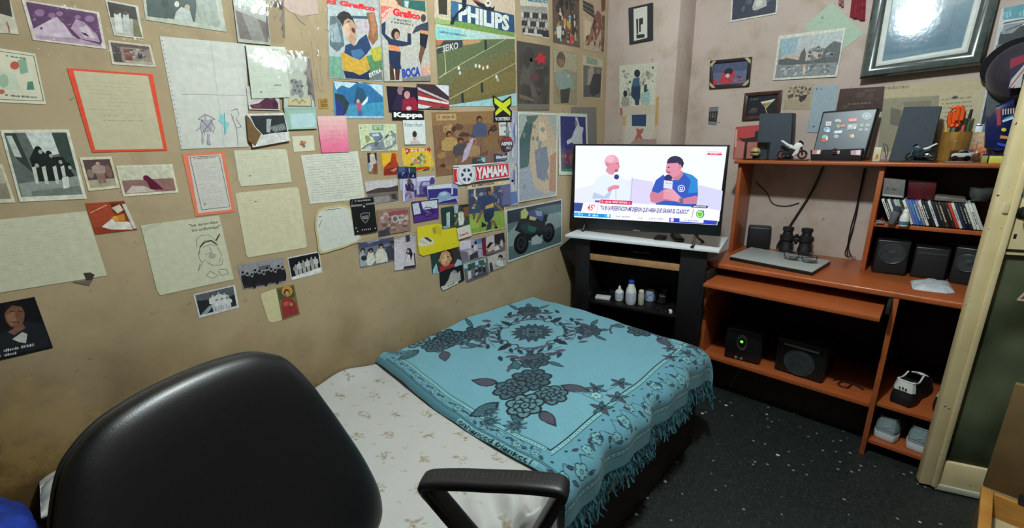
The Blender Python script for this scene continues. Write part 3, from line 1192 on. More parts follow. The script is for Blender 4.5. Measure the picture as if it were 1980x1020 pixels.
# television
YT = 2.12
tv = thing('television', 'flat screen television showing a football interview', 'television', (-1.10, YT + .03, ZS))
OUT = [aty(x, y, YT) for x, y in ((1110,278),(1409,280),(1391,456),(1101,440))]
b = MB(); b.prism(OUT, (0,.018,0), .002)
cx = sum(OUT, Vector()) / 4
b.prism([cx + (p - cx) * Vector((.82,1,.75)).x + Vector((0,.018,0)) for p in OUT], (0,.035,0), .008)
b.build('casing', M_BLK, tv)


def scr(px, py, d=0.0):
    return aty(px, py, YT) + Vector((0,-d, 0))


def screen_mat():
    m, nt, bb = nodes_of('lit_screen')
    at = nt.nodes.new('ShaderNodeAttribute'); at.attribute_name = 'Col'
    nt.links.new(at.outputs['Color'], bb.inputs['Emission Color'])
    bb.inputs['Emission Strength'].default_value = 1.15
    bb.inputs['Base Color'].default_value = (.01,.01,.012,1)
    bb.inputs['Roughness'].default_value = .25
    return m


S4 = (1080.0,260.0,3.4)
a = Art((0, YT, 0), NB, [(113,75),(1108,82),(1040,590),(103,540)], .0008, S4,1.0)
a.sheet('eaf0ff', [(113,72),(1108,79),(1043,594),(103,542)])
a.p('dfe2f8', [(110,360),(230,330),(480,300),(480,450),(104,445)])
a.p('d4cfee', [(480,285),(620,310),(650,460),(470,450)])
a.p('cfcff0', [(920,330),(1080,370),(1066,500),(905,470)])
a.line('9a8cc8', [(486,285),(474,432)], 2.2)
# seated man, bald, pale shirt, holding a microphone
a.p('dce6f0', [(300,262),(250,285),(215,370),(222,420),(330,434),(470,432),(474,380),(440,300),(395,262),(350,280)])
a.p('b8c4dc', [(232,378),(300,405),(330,380),(322,352),(345,335),(360,350),(330,420),(222,420)])
a.p('d890a8', [(318,215),(370,235),(362,265),(335,262),(310,240)])
a.e('e0a0b0', 350,178,48,46); a.p('d88ca0', [(320,190),(398,180),(402,215),(385,245),(355,250),(325,228)])
a.e('e8b4c0', 338,160,30,24); a.e('9a5a70', 386,190,6,4); a.p('c07a88', [(392,195),(404,210),(394,214)])
a.p('a8687c', [(372,228),(396,226),(390,244),(365,248)]); a.e('c88098', 322,196,9,15)
a.p('d88ca0', [(322,355),(365,330),(402,335),(398,355),(360,360),(328,378)])
a.p('e4e4ec', [(366,290),(396,290),(394,328),(362,328)]); a.e('3a3a78', 382,278,17,17)
a.line('5a5a88', [(378,360),(378,425)], 1.6)
# second man, short dark hair, blue shirt, both hands on the microphone
a.p('2f56b8', [(690,262),(640,300),(612,370),(640,385),(640,460),(905,475),(918,380),(915,300),(880,265),(815,245),(760,300),(705,285)])
a.p('2a86d0', [(815,245),(880,265),(915,295),(918,380),(850,385),(870,300)])
a.p('c87a94', [(600,395),(612,372),(655,385),(700,355),(750,358),(800,405),(820,420),(905,400),(916,420),(905,455),(820,455),(770,440),(700,432),(640,452),(606,440)])
a.p('e09ab0', [(690,368),(745,350),(800,408),(785,440),(730,428),(690,420)])
for k in range(4): a.line('b0607c', [(688 + k * 4,378 + k * 14),(742,385 + k * 14)], 1.0)
a.p('6a6880', [(795,422),(818,415),(822,450),(800,456)])
a.p('c87890', [(740,255),(812,235),(822,262),(790,300),(750,296)])
a.e('3a3050', 768,185,56,46); a.p('d88ca4', [(712,190),(790,185),(806,215),(800,260),(760,280),(722,268),(705,235)])
a.p('2e2848', [(716,182),(740,150),(800,150),(826,185),(816,220),(800,205),(785,184)])
a.e('cc8098', 800,214,10,18); a.e('4a2c44', 724,215,8,4); a.p('a86078', [(706,238),(738,244),(732,256),(710,250)])
a.e('2c2c60', 722,285,26,22); a.p('d8dcec', [(694,300),(752,306),(748,356),(690,352)])
a.line('7a7aa0', [(706,318),(720,318)], 3); a.line('7a7aa0', [(728,322),(742,322)], 3)
a.e('e8eaf8', 808,354,24,24); a.e('2f56b8', 808,354,19,19); a.p('e8eaf8', [(798,344),(818,344),(818,362),(808,370),(798,362)]); a.e('3a60c0', 808,354,6,7)
a.t('e86070', 'ESPN', [(985,108),(1072,112),(1070,122),(984,118)]); a.p('d03050', [(980,122),(1075,125),(1073,136),(979,133)])
a.t('ffd8e0', 'EN VIVO', [(1000,124),(1050,126),(1049,134),(999,132)])
# captions along the foot of the picture
a.p('3a4a90', [(105,446),(170,450),(150,505),(104,502)])
a.p('f4f6ff', [(165,446),(890,484),(1064,500),(1056,570),(900,553),(148,510)])
a.t('e04878', "45'", [(194,456),(242,460),(232,500),(186,498)], .02)
a.line('50506a', [(264,452),(250,514)], 2.0)
a.p('d02858', [(278,426),(486,436),(484,462),(274,452)])
a.g('ffd8e8', [(286,432),(470,441),(468,455),(284,446)])
a.p('6068b0', [(242,430),(274,432),(272,446),(240,444)])
a.t('38389c', '"YA EN LA PRESENTACION ME DIJERON QUE HABIA QUE GANAR EL CLASICO"', [(278,464),(862,492),(850,530),(276,504)], .03)
a.p('3a3468', [(882,462),(986,468),(978,484),(872,478)]); a.t('f0f0ff', '#ESPNF90', [(890,466),(972,471),(968,481),(886,476)], .02)
a.line('7a5898', [(890,490),(876,550)], 2.6)
a.e('3a8878', 932,522,28,27); a.e('bcecb0', 930,522,22,22); a.p('6cc020', [(914,510),(946,512),(943,532),(930,540),(917,530)]); a.p('3a8878', [(950,497),(958,497),(956,530),(950,524)])
a.p('28a8ec', [(103,510),(345,524),(342,548),(102,534)]); a.p('1890d8', [(160,514),(300,522),(300,545),(160,537)])
a.g('d0f4ff', [(134,516),(158,518),(157,530),(133,528)]); a.g('c8f0ff', [(200,520),(262,524),(261,540),(199,536)]); a.e('d8fcff', 328,532,9,10)
for x0, x1, s in ((348,502, 'DEF. Y JUSTICIA'),(507,560, 'VS'),(566,728, 'BARRACAS C')):
    y0 = 524 + (x0 - 348) * .06; y1 = 524 + (x1 - 348) * .06
    a.p('f0f4ff', [(x0, y0),(x1, y1),(x1 - 2, y1 + 25),(x0, y0 + 25)])
    m = (x1 - x0)
    a.g('7878b0', [(x0 + m * .2, y0 + 8),(x0 + m * .8, y0 + 11),(x0 + m * .8, y0 + 21),(x0 + m * .2, y0 + 18)], len(s))
a.p('3040c0', [(730,546),(1046,566),(1040,592),(729,574)]); a.e('f0c8f0', 748,560,12,13)
a.p('f0f4ff', [(798,550),(956,560),(953,580),(796,570)]); a.g('7878b0', [(830,556),(920,562),(919,572),(829,566)])
a.finish('screen', None, None, screen_mat(), parent=tv)
b = MB()
b.box(-1.125,-1.085, YT - .002, YT - .0005,.868,.872); b.build('brand_plate', mat('grey_print', '8a8a98', .4), tv)
for sx, (fx, fy) in ((-1.435,(1128,447)),(-.80,(1355,464))):
    b = MB()
    for sg in (-1,1):
        b.tube([(sx, YT + .02,.90),(sx, YT + .025 + sg * .02,.862),(sx + .002, YT + .03 + sg * (.045 if sg < 0 else .085), ZS + .006)], .006,8)
        yf_ = YT + .03 + sg * (.045 if sg < 0 else .085); b.box(sx - .008, sx + .008, yf_ - .008, yf_ + .008, ZS + .0002, ZS + .006,.002)
    b.build('foot', M_BLK, tv)


def stand_at(px, py, z):
    return atz(px, py, z)


# remotes on the board
p = atz(1277,462, ZS)
t = thing('media_player', 'small black media box lying at the front edge of the white board', 'media player', p)
ang = math.atan2(SU.y, SU.x)
Mr = Matrix.Translation(p) @ Matrix.Rotation(ang - .05,4, 'Z')
b = MB(); b.box(-.024,.024,-.036,.036,.0003,.017,.005, Mr, 3); b.build('case', M_BLK, t)
b = MB(); b.ell((0,0,0),(.006,.004,.0006), Mr @ Matrix.Translation((0,.004,.0174))); b.build('logo', mat('grey_print', '8a8a98', .4), t)
p = atz(1309,461, ZS)
t = thing('remote_control', 'black remote control lying askew on the white board under the screen', 'remote control', p)
Mr = Matrix.Translation(p) @ Matrix.Rotation(ang + math.radians(112), 4, 'Z')
b = MB(); b.box(-.085,.085,-.022,.022,.0003,.020,.008, Mr, 3); b.build('case', M_BLK, t)
kb = MB()
for i in range(9):
    for j in range(3):
        kb.boxm(Matrix.Translation((-.066 + i * .0155,-.012 + j * .012,.0205)),(.008,.007,.002), .0008, Mr)
kb.build('keypad', mat('grey_keys', '8a949c', .5), t)

# box on the tan-edged shelf
def sp(px, py, v): return on(px, py, ST0 + SV * v, SV)
q = atz(1240,487,.7225)
t = thing('receiver_box', 'flat black receiver on the tan-edged shelf of the TV stand', 'receiver', q)
Mr = Matrix.Translation(q) @ Matrix.Rotation(ang, 4, 'Z')
b = MB(); b.lathe([(0,.0002),(.06,.0002),(.066,.006),(.064,.016),(.05,.024),(0,.026)], Mr @ Matrix.Diagonal((1.25,.9,1,1)), 28); b.build('case', M_BLKG, t)
b = MB(); b.ell((0,0,0),(.004,.002,.002), Mr @ Matrix.Translation((-.055,-.052,.010))); b.build('indicator', mat('amber_led', '6a2a18', .3), t)

# toiletries on the lower shelf
ZL = .4432
def onshelf(px, py): return atz(px, py, ZL)
def turned(name, label, cat, px, py, prof, m, parts=(), n=22, group=None):
    p = onshelf(px, py)
    t = thing(name, label, cat, p, group)
    T = Matrix.Translation(p + Vector((0,0,.0003)))
    b = MB(); b.lathe(prof, T, n); b.build('body', m, t)
    for nm, pr, mm in parts:
        b = MB(); b.lathe(pr, T, n); b.build(nm, mm, t)
    return t, T


M_BLUEC = mat('blue_cap', '2440a0', .4)
M_LBL = mat('pale_label', 'a8b4cc', .5, 'c8ccd8', 120)
turned('dropper_bottle', 'white squeeze bottle with a pointed nozzle on the dark shelf', 'bottle', 1197,580,
       [(0,0),(.021,0),(.024,.004),(.024,.052),(.020,.060),(.009,.064)], M_WHT,
       (('label', [(.0243,.014),(.0245,.018),(.0245,.044),(.0243,.048)], M_LBL),('nozzle', [(.010,.0645),(.010,.072),(.004,.088),(0,.090)], M_WHT)))
t, T = turned('lotion_bottle', 'tall white lotion bottle with a blue cap on the dark shelf', 'bottle', 1219,587,
       [(0,0),(.024,0),(.028,.006),(.029,.07),(.025,.092),(.016,.112),(.015,.122),(0,.122)], M_WHT,
       (('label', [(.0293,.018),(.0295,.022),(.0295,.066),(.0291,.07)], M_LBL),('cap', [(.0165,.1225),(.0165,.136),(.014,.139),(0,.139)], M_BLUEC)))
turned('cream_tube', 'short off-white bottle with rounded top between the lotion and the blue roll', 'bottle', 1239,588,
       [(0,0),(.015,0),(.017,.003),(.017,.058),(.015,.066),(.016,.078),(.010,.086),(0,.087)], mat('cream_plastic', 'b8b6a4', .45))
t, T = turned('tape_roll', 'white and blue pot beside the clear jar on the dark shelf', 'pot', 1256,580,
       [(0,0),(.024,0),(.026,.003),(.026,.056),(.024,.060),(0,.060)], M_WHT,
       (('label', [(.0262,.006),(.0264,.008),(.0264,.052),(.0262,.054)], mat('blue_label', '3a78c0', .45, 'c8d4e0', 90)),))
p = onshelf(1280,584)
t = thing('glass_jar', 'clear glass jar on the right end of the dark shelf', 'jar', p)
b = MB(); b.lathe([(0,.0004),(.038,.0004),(.040,.004),(.040,.066),(.039,.068),(.0375,.066),(.0375,.006),(0,.005)], Matrix.Translation(p), 28); b.build('body', clear_mat('jar_glass', (.80,.83,.82), .05), t)
b = MB(); b.lathe([(0,.006),(.036,.006),(.036,.04),(0,.043)], Matrix.Translation(p), 24); b.build('cotton_filling', mat('cotton', 'aeb2aa', .9, '8c9088', 50, bump=.5), t)
p = onshelf(1166,577)
b = MB(); b.boxm(Matrix.Translation(p + Vector((0,0,.009))) @ Matrix.Rotation(ang + .15,4, 'Z'),(.085,.045,.016), .003)
single('paper_carton', 'flat white carton at the left end of the dark shelf', 'carton', b, mat('white_card', 'c8c8c4', .6))
p = onshelf(1183,571) + Vector((0,.01,0))
b = MB(); b.boxm(Matrix.Translation(p + Vector((.002,0,.0195))) @ Matrix.Rotation(ang - .3,4, 'Z'),(.045,.022,.02), .003)
b.boxm(Matrix.Translation(p + Vector((.002,0,.005))) @ Matrix.Rotation(ang - .3,4, 'Z'),(.043,.02,.0092), .001)
single('pill_box', 'small black and white box behind the flat carton', 'box', b, mat('dark_card', '1c1c20', .5))
p = onshelf(1277,598)
t = thing('nail_scissors', 'small steel scissors lying in front of the clear jar', 'scissors', p)
Mr = Matrix.Translation(p) @ Matrix.Rotation(ang - .75,4, 'Z')
b = MB()
for sg in (-1,1):
    b.prism([Mr @ Vector(v) for v in ((-.035, sg * .008,.002),(.02, sg * .001,.002),(.02, sg * .005,.002),(-.034, sg * .011,.002))], (0,0,.003))
b.build('blades', M_STEEL, t)
b = MB()
for sg in (-1,1):
    b.tube([Mr @ Vector((.032 + .013 * math.cos(k * .524), sg * .011 + .009 * math.sin(k * .524), .0035)) for k in range(12)], .0024,6, True)
b.build('handles', M_BLK, t)
p = onshelf(1296,604)
b = MB(); b.boxm(Matrix.Translation(p + Vector((0,0,.008))) @ Matrix.Rotation(ang - 1.2,4, 'Z'),(.03,.016,.015), .003)
single('eraser_block', 'tiny white block at the right front edge of the dark shelf', 'block', b, M_WHT)

# ================================================================== computer desk
DX0, DXD, DX1 = -.757,-.022,.275
ZW = .742
YF0 = 2.20; YH = 2.47
t = desk = thing('computer_desk', 'reddish-brown computer desk with hutch shelves against the back wall', 'desk', (-.2,2.42,0))
def part(name, *bx, m=None, bev=.002, parent=None):
    b = MB(); b.box(*bx, bev); return b.build(name, m or M_DESK, parent or desk)
b = MB()
out = []
rr = .05
for cx_, cy_, a0 in ((DX0 - .012 + rr, YF0 + rr, math.pi),(DX1 - rr, YF0 + rr, 1.5 * math.pi)):
    out += [(cx_ + rr * math.cos(a0 + k * math.pi / 12), cy_ + rr * math.sin(a0 + k * math.pi / 12), ZW - .026) for k in range(7)]
out += [(DX1, YB - .004, ZW - .026),(DX0 - .012, YB - .004, ZW - .026)]
b.prism(out, (0,0,.026), .007,3); b.build('worktop', M_DESK, desk)
part('side_panel', DX0, DX0 + .018, YF0 + .015, YB - .004,0, ZW - .0265)
part('divider_panel', DXD - .018, DXD, YF0, YB - .004,0, ZW - .0265)
part('side_panel', DX1 - .02, DX1 - .002, YF0 + .015, YB - .004,0, ZW - .0265)
part('keyboard_tray', -.716,-.062,2.06,2.40,.655,.672)
part('lower_shelf', DX0 + .0185, DXD - .0185, YF0 + .005, YB - .004,.225,.245)
part('lower_dark_panel', DX0 + .0185, DXD - .0185,2.36,2.375,0,.2245, m=M_DESKD)  # dark board closing off the space below the lower shelf
part('shoe_shelf', DXD + .0005, DX1 - .0205, YF0 + .02, YB - .004,.235,.252)
part('shoe_shelf', DXD + .0005, DX1 - .0205, YF0 + .02, YB - .004,.055,.072)
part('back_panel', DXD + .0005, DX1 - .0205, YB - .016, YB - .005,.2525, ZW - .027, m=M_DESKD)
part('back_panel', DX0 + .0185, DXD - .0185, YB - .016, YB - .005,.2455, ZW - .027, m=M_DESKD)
for sx in (DX0 + .019, DXD - .031):
    part('tray_rail', sx + (.012 if sx < -.5 else 0), sx + (.022 if sx < -.5 else .012), 2.12,2.55,.6725,.715, m=M_BLKM, bev=.001)
# hutch
ZH = 1.222
HXD = -.180
part('hutch_side', DX0 + .012, DX0 + .030, YH, YB - .004, ZW + .0005, ZH - .0185)
part('hutch_divider', HXD, HXD + .018, YH, YB - .004, ZW + .0005, ZH - .0185)
part('hutch_side', DX1 - .018, DX1, YH, YB - .004, ZW + .0005, ZH - .0185)
b = MB(); b.box(DX0 - .002, DX1 + .012, YH - .03, YB - .004, ZH - .018, ZH, .006, None, 3); b.build('top_shelf', M_DESK, desk)
ZCD = .962
part('disc_shelf', HXD + .0185, DX1 - .0185, YH + .002, YB - .004, ZCD - .016, ZCD)
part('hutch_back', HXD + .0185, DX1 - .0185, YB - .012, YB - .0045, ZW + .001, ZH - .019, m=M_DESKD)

# ================================================================== things on the desk
def fq(px, py, y): return aty(px, py, y)


# laptop lid, closed, with a grey top
LC = [atz(x, y, ZW + .022) for x, y in ((1411,494),(1452,477),(1607,503),(1572,524))]
t = thing('laptop', 'closed grey laptop lying on the desk behind the keyboard tray', 'laptop', (LC[0] + LC[2]) / 2 - Vector((0,0,.022)))
b = MB(); b.prism([p - Vector((0,0,.0215)) for p in LC], (0,0,.0145), .003); b.build('base', M_BLK, t)
b = MB(); b.prism([p - Vector((0,0,.0065)) for p in LC], (0,0,.0065), .002); b.build('lid', mat('grey_lid', 'a8aeac', .38, '9ea4a2', 60), t)


def cubeoid(name, label, cat, P0, w, d, h, m, rotz=0.0, bev=.004, tilt=0.0, group=None):
    """box thing standing on P0 (front centre at the bottom); returns thing, matrix"""
    t = thing(name, label, cat, P0, group)
    M = Matrix.Translation(P0) @ Matrix.Rotation(rotz, 4, 'Z') @ Matrix.Rotation(tilt, 4, 'X')
    return t, M


def cone_part(t, M, cx, cz, r, name='cone', ring=True):
    """loudspeaker cone on the front (y=0) face"""
    R = M @ Matrix.Translation((cx, -.0003, cz)) @ Matrix.Rotation(math.pi / 2,4, 'X')
    b = MB(); b.lathe([(r, 0),(r, .003),(r * .93,.004),(r * .86,.002),(r * .84,.0035),(r * .76,.004),(r * .4,.0010),(r * .34,.0012),(r * .2,.0035),(0,.0045)], R, 32)
    c = b.build(name, mat('cone_paper', '3a4044', .40, '2c3034', 60), t)
    return c


# small black cube speaker at the back left of the worktop
p = fq(1464,484,2.60); p.z = ZW
t, M = cubeoid('cube_speaker', 'small black cube speaker at the back left of the desk', 'speaker', p, .1,.07,.1, M_BLK, .25)
b = MB(); b.box(-.055,.055,0,.07,.0003,.125,.010, M, 3); b.build('cabinet', mat('speaker_black', '1a1d22', .5), t)
b = MB(); b.box(-.046,.046,-.004,-.0003,.010,.115,.002, M); b.build('grille', M_BLKM, t)

# binoculars standing on their objective lenses
p = (fq(1519,497,2.50) + fq(1553,499,2.50)) / 2; p.z = ZW + .0220
pb = atz(1536,488, ZW + .022)
t = thing('binoculars', 'black binoculars standing upright behind the folded glasses', 'binoculars', pb)
M = Matrix.Translation(pb) @ Matrix.Rotation(.12,4, 'Z') @ Matrix.Diagonal((1.38,1.38,1.12,1))
for sx in (-.029,.029):
    b = MB()
    b.lathe([(0,.0003),(.020,.0003),(.0225,.003),(.0225,.022),(.020,.030),(.0185,.052),(.024,.058),(.024,.076),(.016,.082),(.0145,.096),(.016,.098),(.016,.112),(.012,.113),(0,.111)],
            M @ Matrix.Translation((sx, 0,0)), 22)
    b.build('barrel', mat('rubber_black', '111214', .55, '191a1c', 120), t)
    b = MB(); b.lathe([(.0165,.0985),(.0178,.0985),(.0178,.1135),(.0165,.1135)], M @ Matrix.Translation((sx, 0,0)), 22); b.build('eyecup', M_BLKM, t)
b = MB(); b.box(-.012,.012,-.012,.014,.05,.07,.003, M); b.cyl(M @ Vector((0,0,.04)), M @ Vector((0,0,.085)), .007,14); b.build('hinge', M_BLK, t)
# glasses in front
pg = atz(1545,506, ZW + .022)
t = thing('eyeglasses', 'black-framed glasses lying on the grey laptop lid', 'glasses', pg)
M = Matrix.Translation(pg) @ Matrix.Rotation(-.10,4, 'Z') @ Matrix.Diagonal((1.2,1.2,1.2,1))
b = MB()
for sx in (-.031,.031):
    b.tube([M @ Vector((sx + .025 * math.cos(k * .314) * (1 if abs(math.cos(k * .314)) < .8 else 1.02), .004,.022 + .0185 * math.sin(k * .314))) for k in range(20)], .0020,6, True)
b.tube([M @ Vector(v) for v in ((-.007,.003,.026),(0,.001,.029),(.007,.003,.026))], .0020,6)
b.build('rims', M_BLK, t)
for sx in (-.031,.031):
    b = MB(); b.lathe([(0,0),(.0235,0),(.0235,.0012),(0,.0012)], M @ Matrix.Translation((sx, .0046,.022)) @ Matrix.Rotation(math.pi / 2,4, 'X') @ Matrix.Diagonal((1,.75,1,1)), 20)
    b.build('lens', clear_mat('lens_glass', (.93,.94,.95), .03), t)
for sg in (-1,1):
    b = MB(); b.tube([M @ Vector(v) for v in ((sg * .057,.005,.026),(sg * .059,.03,.022),(sg * -.02 + .0,.046 + sg * .004,.006),(sg * -.05,.042 + sg * .004,.0035))], .0019,6); b.build('temple', M_BLK, t)

# cables on the wall above the worktop
def cable(name, label, pts, r, m=None):
    b = MB(); b.tube(spline(pts, 8), r, 7)
    return single(name, label, 'cable', b, m or M_CABLE)


cable('power_cable', 'thick black cable running slantwise down the wall behind the binoculars',
      [fq(1592,322,2.64), fq(1570,370,2.672), fq(1535,425,2.672), fq(1506,470,2.672), fq(1503,478,2.670)], .0055)
cable('thin_cable', 'thin black cable drooping below the top shelf near the left hutch side',
      [fq(1462,352,2.672), fq(1482,372,2.674), fq(1495,393,2.674), fq(1520,398,2.675), fq(1545,392,2.674)], .0022)
for k, pp in enumerate(([(1672,325),(1662,380),(1655,420),(1640,470),(1634,490),(1643,496)],
                        [(1674,325),(1660,390),(1650,440),(1641,475),(1646,494),(1655,497)],
                        [(1671,326),(1656,400),(1645,440),(1638,480),(1640,493)])):
    cable('lead', ('thin lead nearest the hutch divider, hanging down the wall', 'middle one of the three thin leads hanging beside the hutch divider',
                   'thin lead farthest left of the bundle hanging beside the hutch divider')[k], [fq(x, y, 2.672 - .006 * k) for x, y in pp], .0022)

# --- behind the divider: disc row
rn = random.Random(21)
CDS = [('d8d8cc', 'clear disc case with white spine, first of the row from the left'),('20242c', 'black disc case second in the row, between two white ones'),
       ('d0d2cc', 'disc case with white spine third from the left end of the row'),('3a3c58', 'dark slate disc case fourth from the left'),
       ('a8b4b0', 'pale grey-green disc case behind the dark tube'),('98a8a4', 'grey disc case between the dark tube and the white bottle'),
       ('2c3830', 'dark green disc case just left of the white bottle'),('d8dccc', 'white disc case rising behind the white bottle'),
       ('6a6cb0', 'violet disc case next to the two blue ones'),('3c78b4', 'light blue disc case, left one of the two blue ones'),
       ('2c68a8', 'deep blue disc case, right one of the two blue ones'),('8a7a90', 'mauve disc case right of the blue ones'),
       ('d4d6d0', 'white-spined disc case right of the mauve one'),('1c1e24', 'black disc case with white marks, left of centre in the row'),
       ('24262e', 'black disc case with a pale emblem near its foot'),('d8d8d8', 'bright white disc case in the middle of the row'),
       ('1e2230', 'navy disc case just right of the bright white one'),('282428', 'charcoal disc case with small lettering'),
       ('4a3a34', 'brown disc case left of the red one'),('1c1c1e', 'plain black disc case beside the brown one'),
       ('302824', 'dark brown disc case touching the red one'),('b83a28', 'red disc case in the right half of the row'),
       ('d0ccc0', 'cream disc case right of the red one'),('24304c', 'dark blue disc case with grey letters'),
       ('1a1c20', 'black disc case near the right end, beside the dark blue one'),('22282a', 'black-green disc case before the white group at the right end'),
       ('c8ccc4', 'first of the white disc cases at the right end beside the door'),('d0d2cc', 'second of the white disc cases at the right end beside the door'),
       ('b8bcb4', 'last white disc case before the door edge')]
lean = math.radians(24)
xa = -.110; xb_ = fq(1896,452,2.485).x
for i, (col, lab) in enumerate(CDS):
    x = xa + (xb_ - xa) * i / (len(CDS) - 1)
    w = (xb_ - xa) / (len(CDS) - 1) * math.cos(lean)
    M = Matrix.Translation((x, 2.482 + rn.uniform(-.002,.002), ZCD)) @ Matrix.Rotation(-lean, 4, 'Y')
    root = thing('disc_case', lab, 'disc case', M.translation, 'disc cases leaning in a row on the hutch shelf')
    b = MB(); b.box(0, w * .93,.0,.130, w * .93 * math.sin(lean) + .0004,.1105,.0008, M); b.build('case', mat('cd_%s' % col, col, .35, None, 90), root)
    b = MB(); M2 = M
    if rn.random() < .75:
        lc = rn.choice(['c8c8c8', '8a8a90', 'd8d0b0', '6a7a90']) if sum(hexc(col)) < .9 else rn.choice(['40424a', '6a6050', '38506a'])
        z0 = rn.uniform(.02,.05); z1 = rn.uniform(.07,.10)
        q = z0
        while q < z1:
            q2 = q + rn.uniform(.003,.008)
            b.box(w * .3, w * .66,-.0006,-.0001, q, q2,0, M2); q = q2 + rn.uniform(.0015,.004)
        b.build('spine_lettering', mat('cdl_%s' % lc, lc, .4), root)
    else:
        b.bm.free()

zc = ZCD + .1112 * math.cos(lean) + .010
def topbox(name, label, cat, c4, y, d, m, parts=None, zoff=0.0):
    P = [fq(x, yy, y) for x, yy in c4]
    t = thing(name, label, cat, ((P[2].x + P[3].x) / 2, y + d / 2, min(P[2].z, P[3].z)))
    b = MB(); b.prism(P, (0, d, 0), .002); b.build('body', m, t)
    return t, P


t, P = topbox('cardboard_box', 'grey cardboard box standing on the left end of the discs', 'box', ((1710,344),(1751,348),(1747,383),(1705,379)), 2.50,.10, mat('grey_card', '6c6a69', .7, '767473', 60))
a = Art((0,2.4995,0), NB, [(1710,344),(1751,348),(1747,383),(1705,379)], .0004)
a.fr = None; a.g('3a3a3c', [(.18,.50),(.68,.50),(.68,.62),(.18,.62)]); a.r('a4a4a2', .05,.86,.95,.97); a.finish('print', None, None, M_PAPER, parent=t)
topbox('red_tin', 'dark red box with a bright lower rim lying behind the discs', 'box', ((1757,346),(1812,352),(1806,387),(1753,383)), 2.53,.09, mat('dark_red_card', '5a0c16', .4, '420a12', 30))
topbox('silver_case', 'flat silver-edged case lying on the right part of the disc row', 'case', ((1808,379),(1868,385),(1866,392),(1806,387)), 2.49,.12, mat('grey_tin', '77746c', .35, '66635c', 60))
p = fq(1894,388,2.52)
t = thing('glass_bowl', 'grey glass bowl on the discs at the right, next to the door', 'bowl', p)
b = MB(); b.lathe([(0,0),(.02,0),(.03,.012),(.036,.035),(.036,.05),(.034,.05),(.033,.035),(.027,.014),(0,.004)], Matrix.Translation(p), 24); b.build('bowl', mat('smoke_glass', '4a5150', .12, '3a4040', 20), t)

p = fq(1722,436,2.455); p.z = ZCD
t = thing('marker_tube', 'dark grey tube standing in front of the disc row', 'tube', p)
T = Matrix.Translation(p + Vector((0,0,.002))) @ Matrix.Rotation(.16,4, 'Y') @ Matrix.Diagonal((1.35,1.35,1.15,1))
b = MB(); b.lathe([(0,.0017),(.0085,.0017),(.010,.004),(.0095,.046),(.0085,.05)], T, 18); b.build('body', mat('slate_plastic', '5a6068', .4), t)
b = MB(); b.lathe([(.0090,.0505),(.0095,.052),(.0088,.068),(0,.070)], T, 18); b.build('cap', mat('slate_cap', '3c4048', .4), t)
p = fq(1746,437,2.448); p.z = ZCD
t = thing('glue_bottle', 'small white bottle with blue band standing in front of the discs', 'bottle', p)
T = Matrix.Translation(p) @ Matrix.Diagonal((1.15,1.15,1.05,1))
b = MB(); b.lathe([(0,.0003),(.013,.0003),(.0145,.003),(.0145,.03),(.011,.045),(.008,.052)], T, 18); b.build('body', M_WHT, t)
b = MB(); b.lathe([(.0147,.006),(.0148,.008),(.0148,.018),(.0147,.020)], T, 18); b.build('label', mat('indigo_label', '5a62a8', .5, '3a7060', 60), t)
b = MB(); b.lathe([(.0085,.0525),(.0085,.062),(.005,.068),(0,.069)], T, 18); b.build('cap', M_WHT, t)
p = fq(1701,433,2.47); p.z = ZCD
b = MB()
for k, (dx, dy, r, s) in enumerate(((0,0,.2,.022),(.008,.010,.9,.018),(-.006,.012,-.4,.016))):
    b.boxm(Matrix.Translation(p + Vector((dx, dy, .0022 + k * .0032))) @ Matrix.Rotation(r, 4, 'Z'),(s * 1.3, s * .8,.003), .0008)
single('paper_scraps', 'little heap of grey paper scraps at the left end of the disc shelf', 'paper', b, mat('grey_paper', '8c8c8c', .7))


# --- loudspeakers under the disc shelf
def sat(name, label, c4, y, d, rz, cone):
    pl_ = fq(*c4[0], y); pr_ = fq(*c4[1], y); zt = fq(*c4[2], y).z
    w = pr_.x - pl_.x; h = zt - ZW
    P0 = Vector(((pl_.x + pr_.x) / 2, y, ZW))
    t, M = cubeoid(name, label, 'speaker', P0, w, d, h, None, rz)
    b = MB(); b.box(-w / 2, w / 2,0, d, .0003, h, .006, M, 3); b.build('cabinet', M_BLK, t)
    b = MB(); b.box(-w / 2 + .006, w / 2 - .006,-.003,-.0002,.008, h - .006,.0012, M); b.build('baffle', M_BLKM, t)
    if cone:
        c = cone_part(t, M @ Matrix.Translation((0,-.003,0)), cone[0] * w, cone[1] * h, cone[2] * w)
    return t, M, w, h


sat('desktop_speaker', 'black speaker with round cone under the disc shelf beside the divider', ((1686,520),(1752,524),(1719,464)), 2.47,.11,.12,(.0,.62,.40))
sat('desktop_speaker', 'black speaker with round cone under the disc shelf, half behind the door', ((1833,540),(1892,548),(1862,478)), 2.475,.10,-.1,(.0,.60,.42))
t, M, w, h = sat('amplifier_unit', 'black box with a pale blob on its front between the two speakers', ((1760,525),(1828,536),(1795,478)), 2.49,.11,.05, None)
b = MB(); b.box(-w / 2 + .008, w / 2 - .008,-.005,-.0033, h * .78, h * .84,.0008, M); b.build('trim_line', mat('grey_trim', '34383c', .3), t)
p = atz(1790,531, ZW + .001)
b = MB()
for k, (dx, dy, r) in enumerate(((0,0,.009),(.012,.004,.008),(.021,-.001,.006),(.006,.006,.007))):
    b.ell(p + Vector((dx - .008, dy, r * .75)),(r * 1.15, r, r * .75), None, 12)
single('crumpled_tissue', 'tiny white crumpled tissue on the worktop before the middle black box', 'tissue', b, mat('tissue', 'd4d4d2', .8))

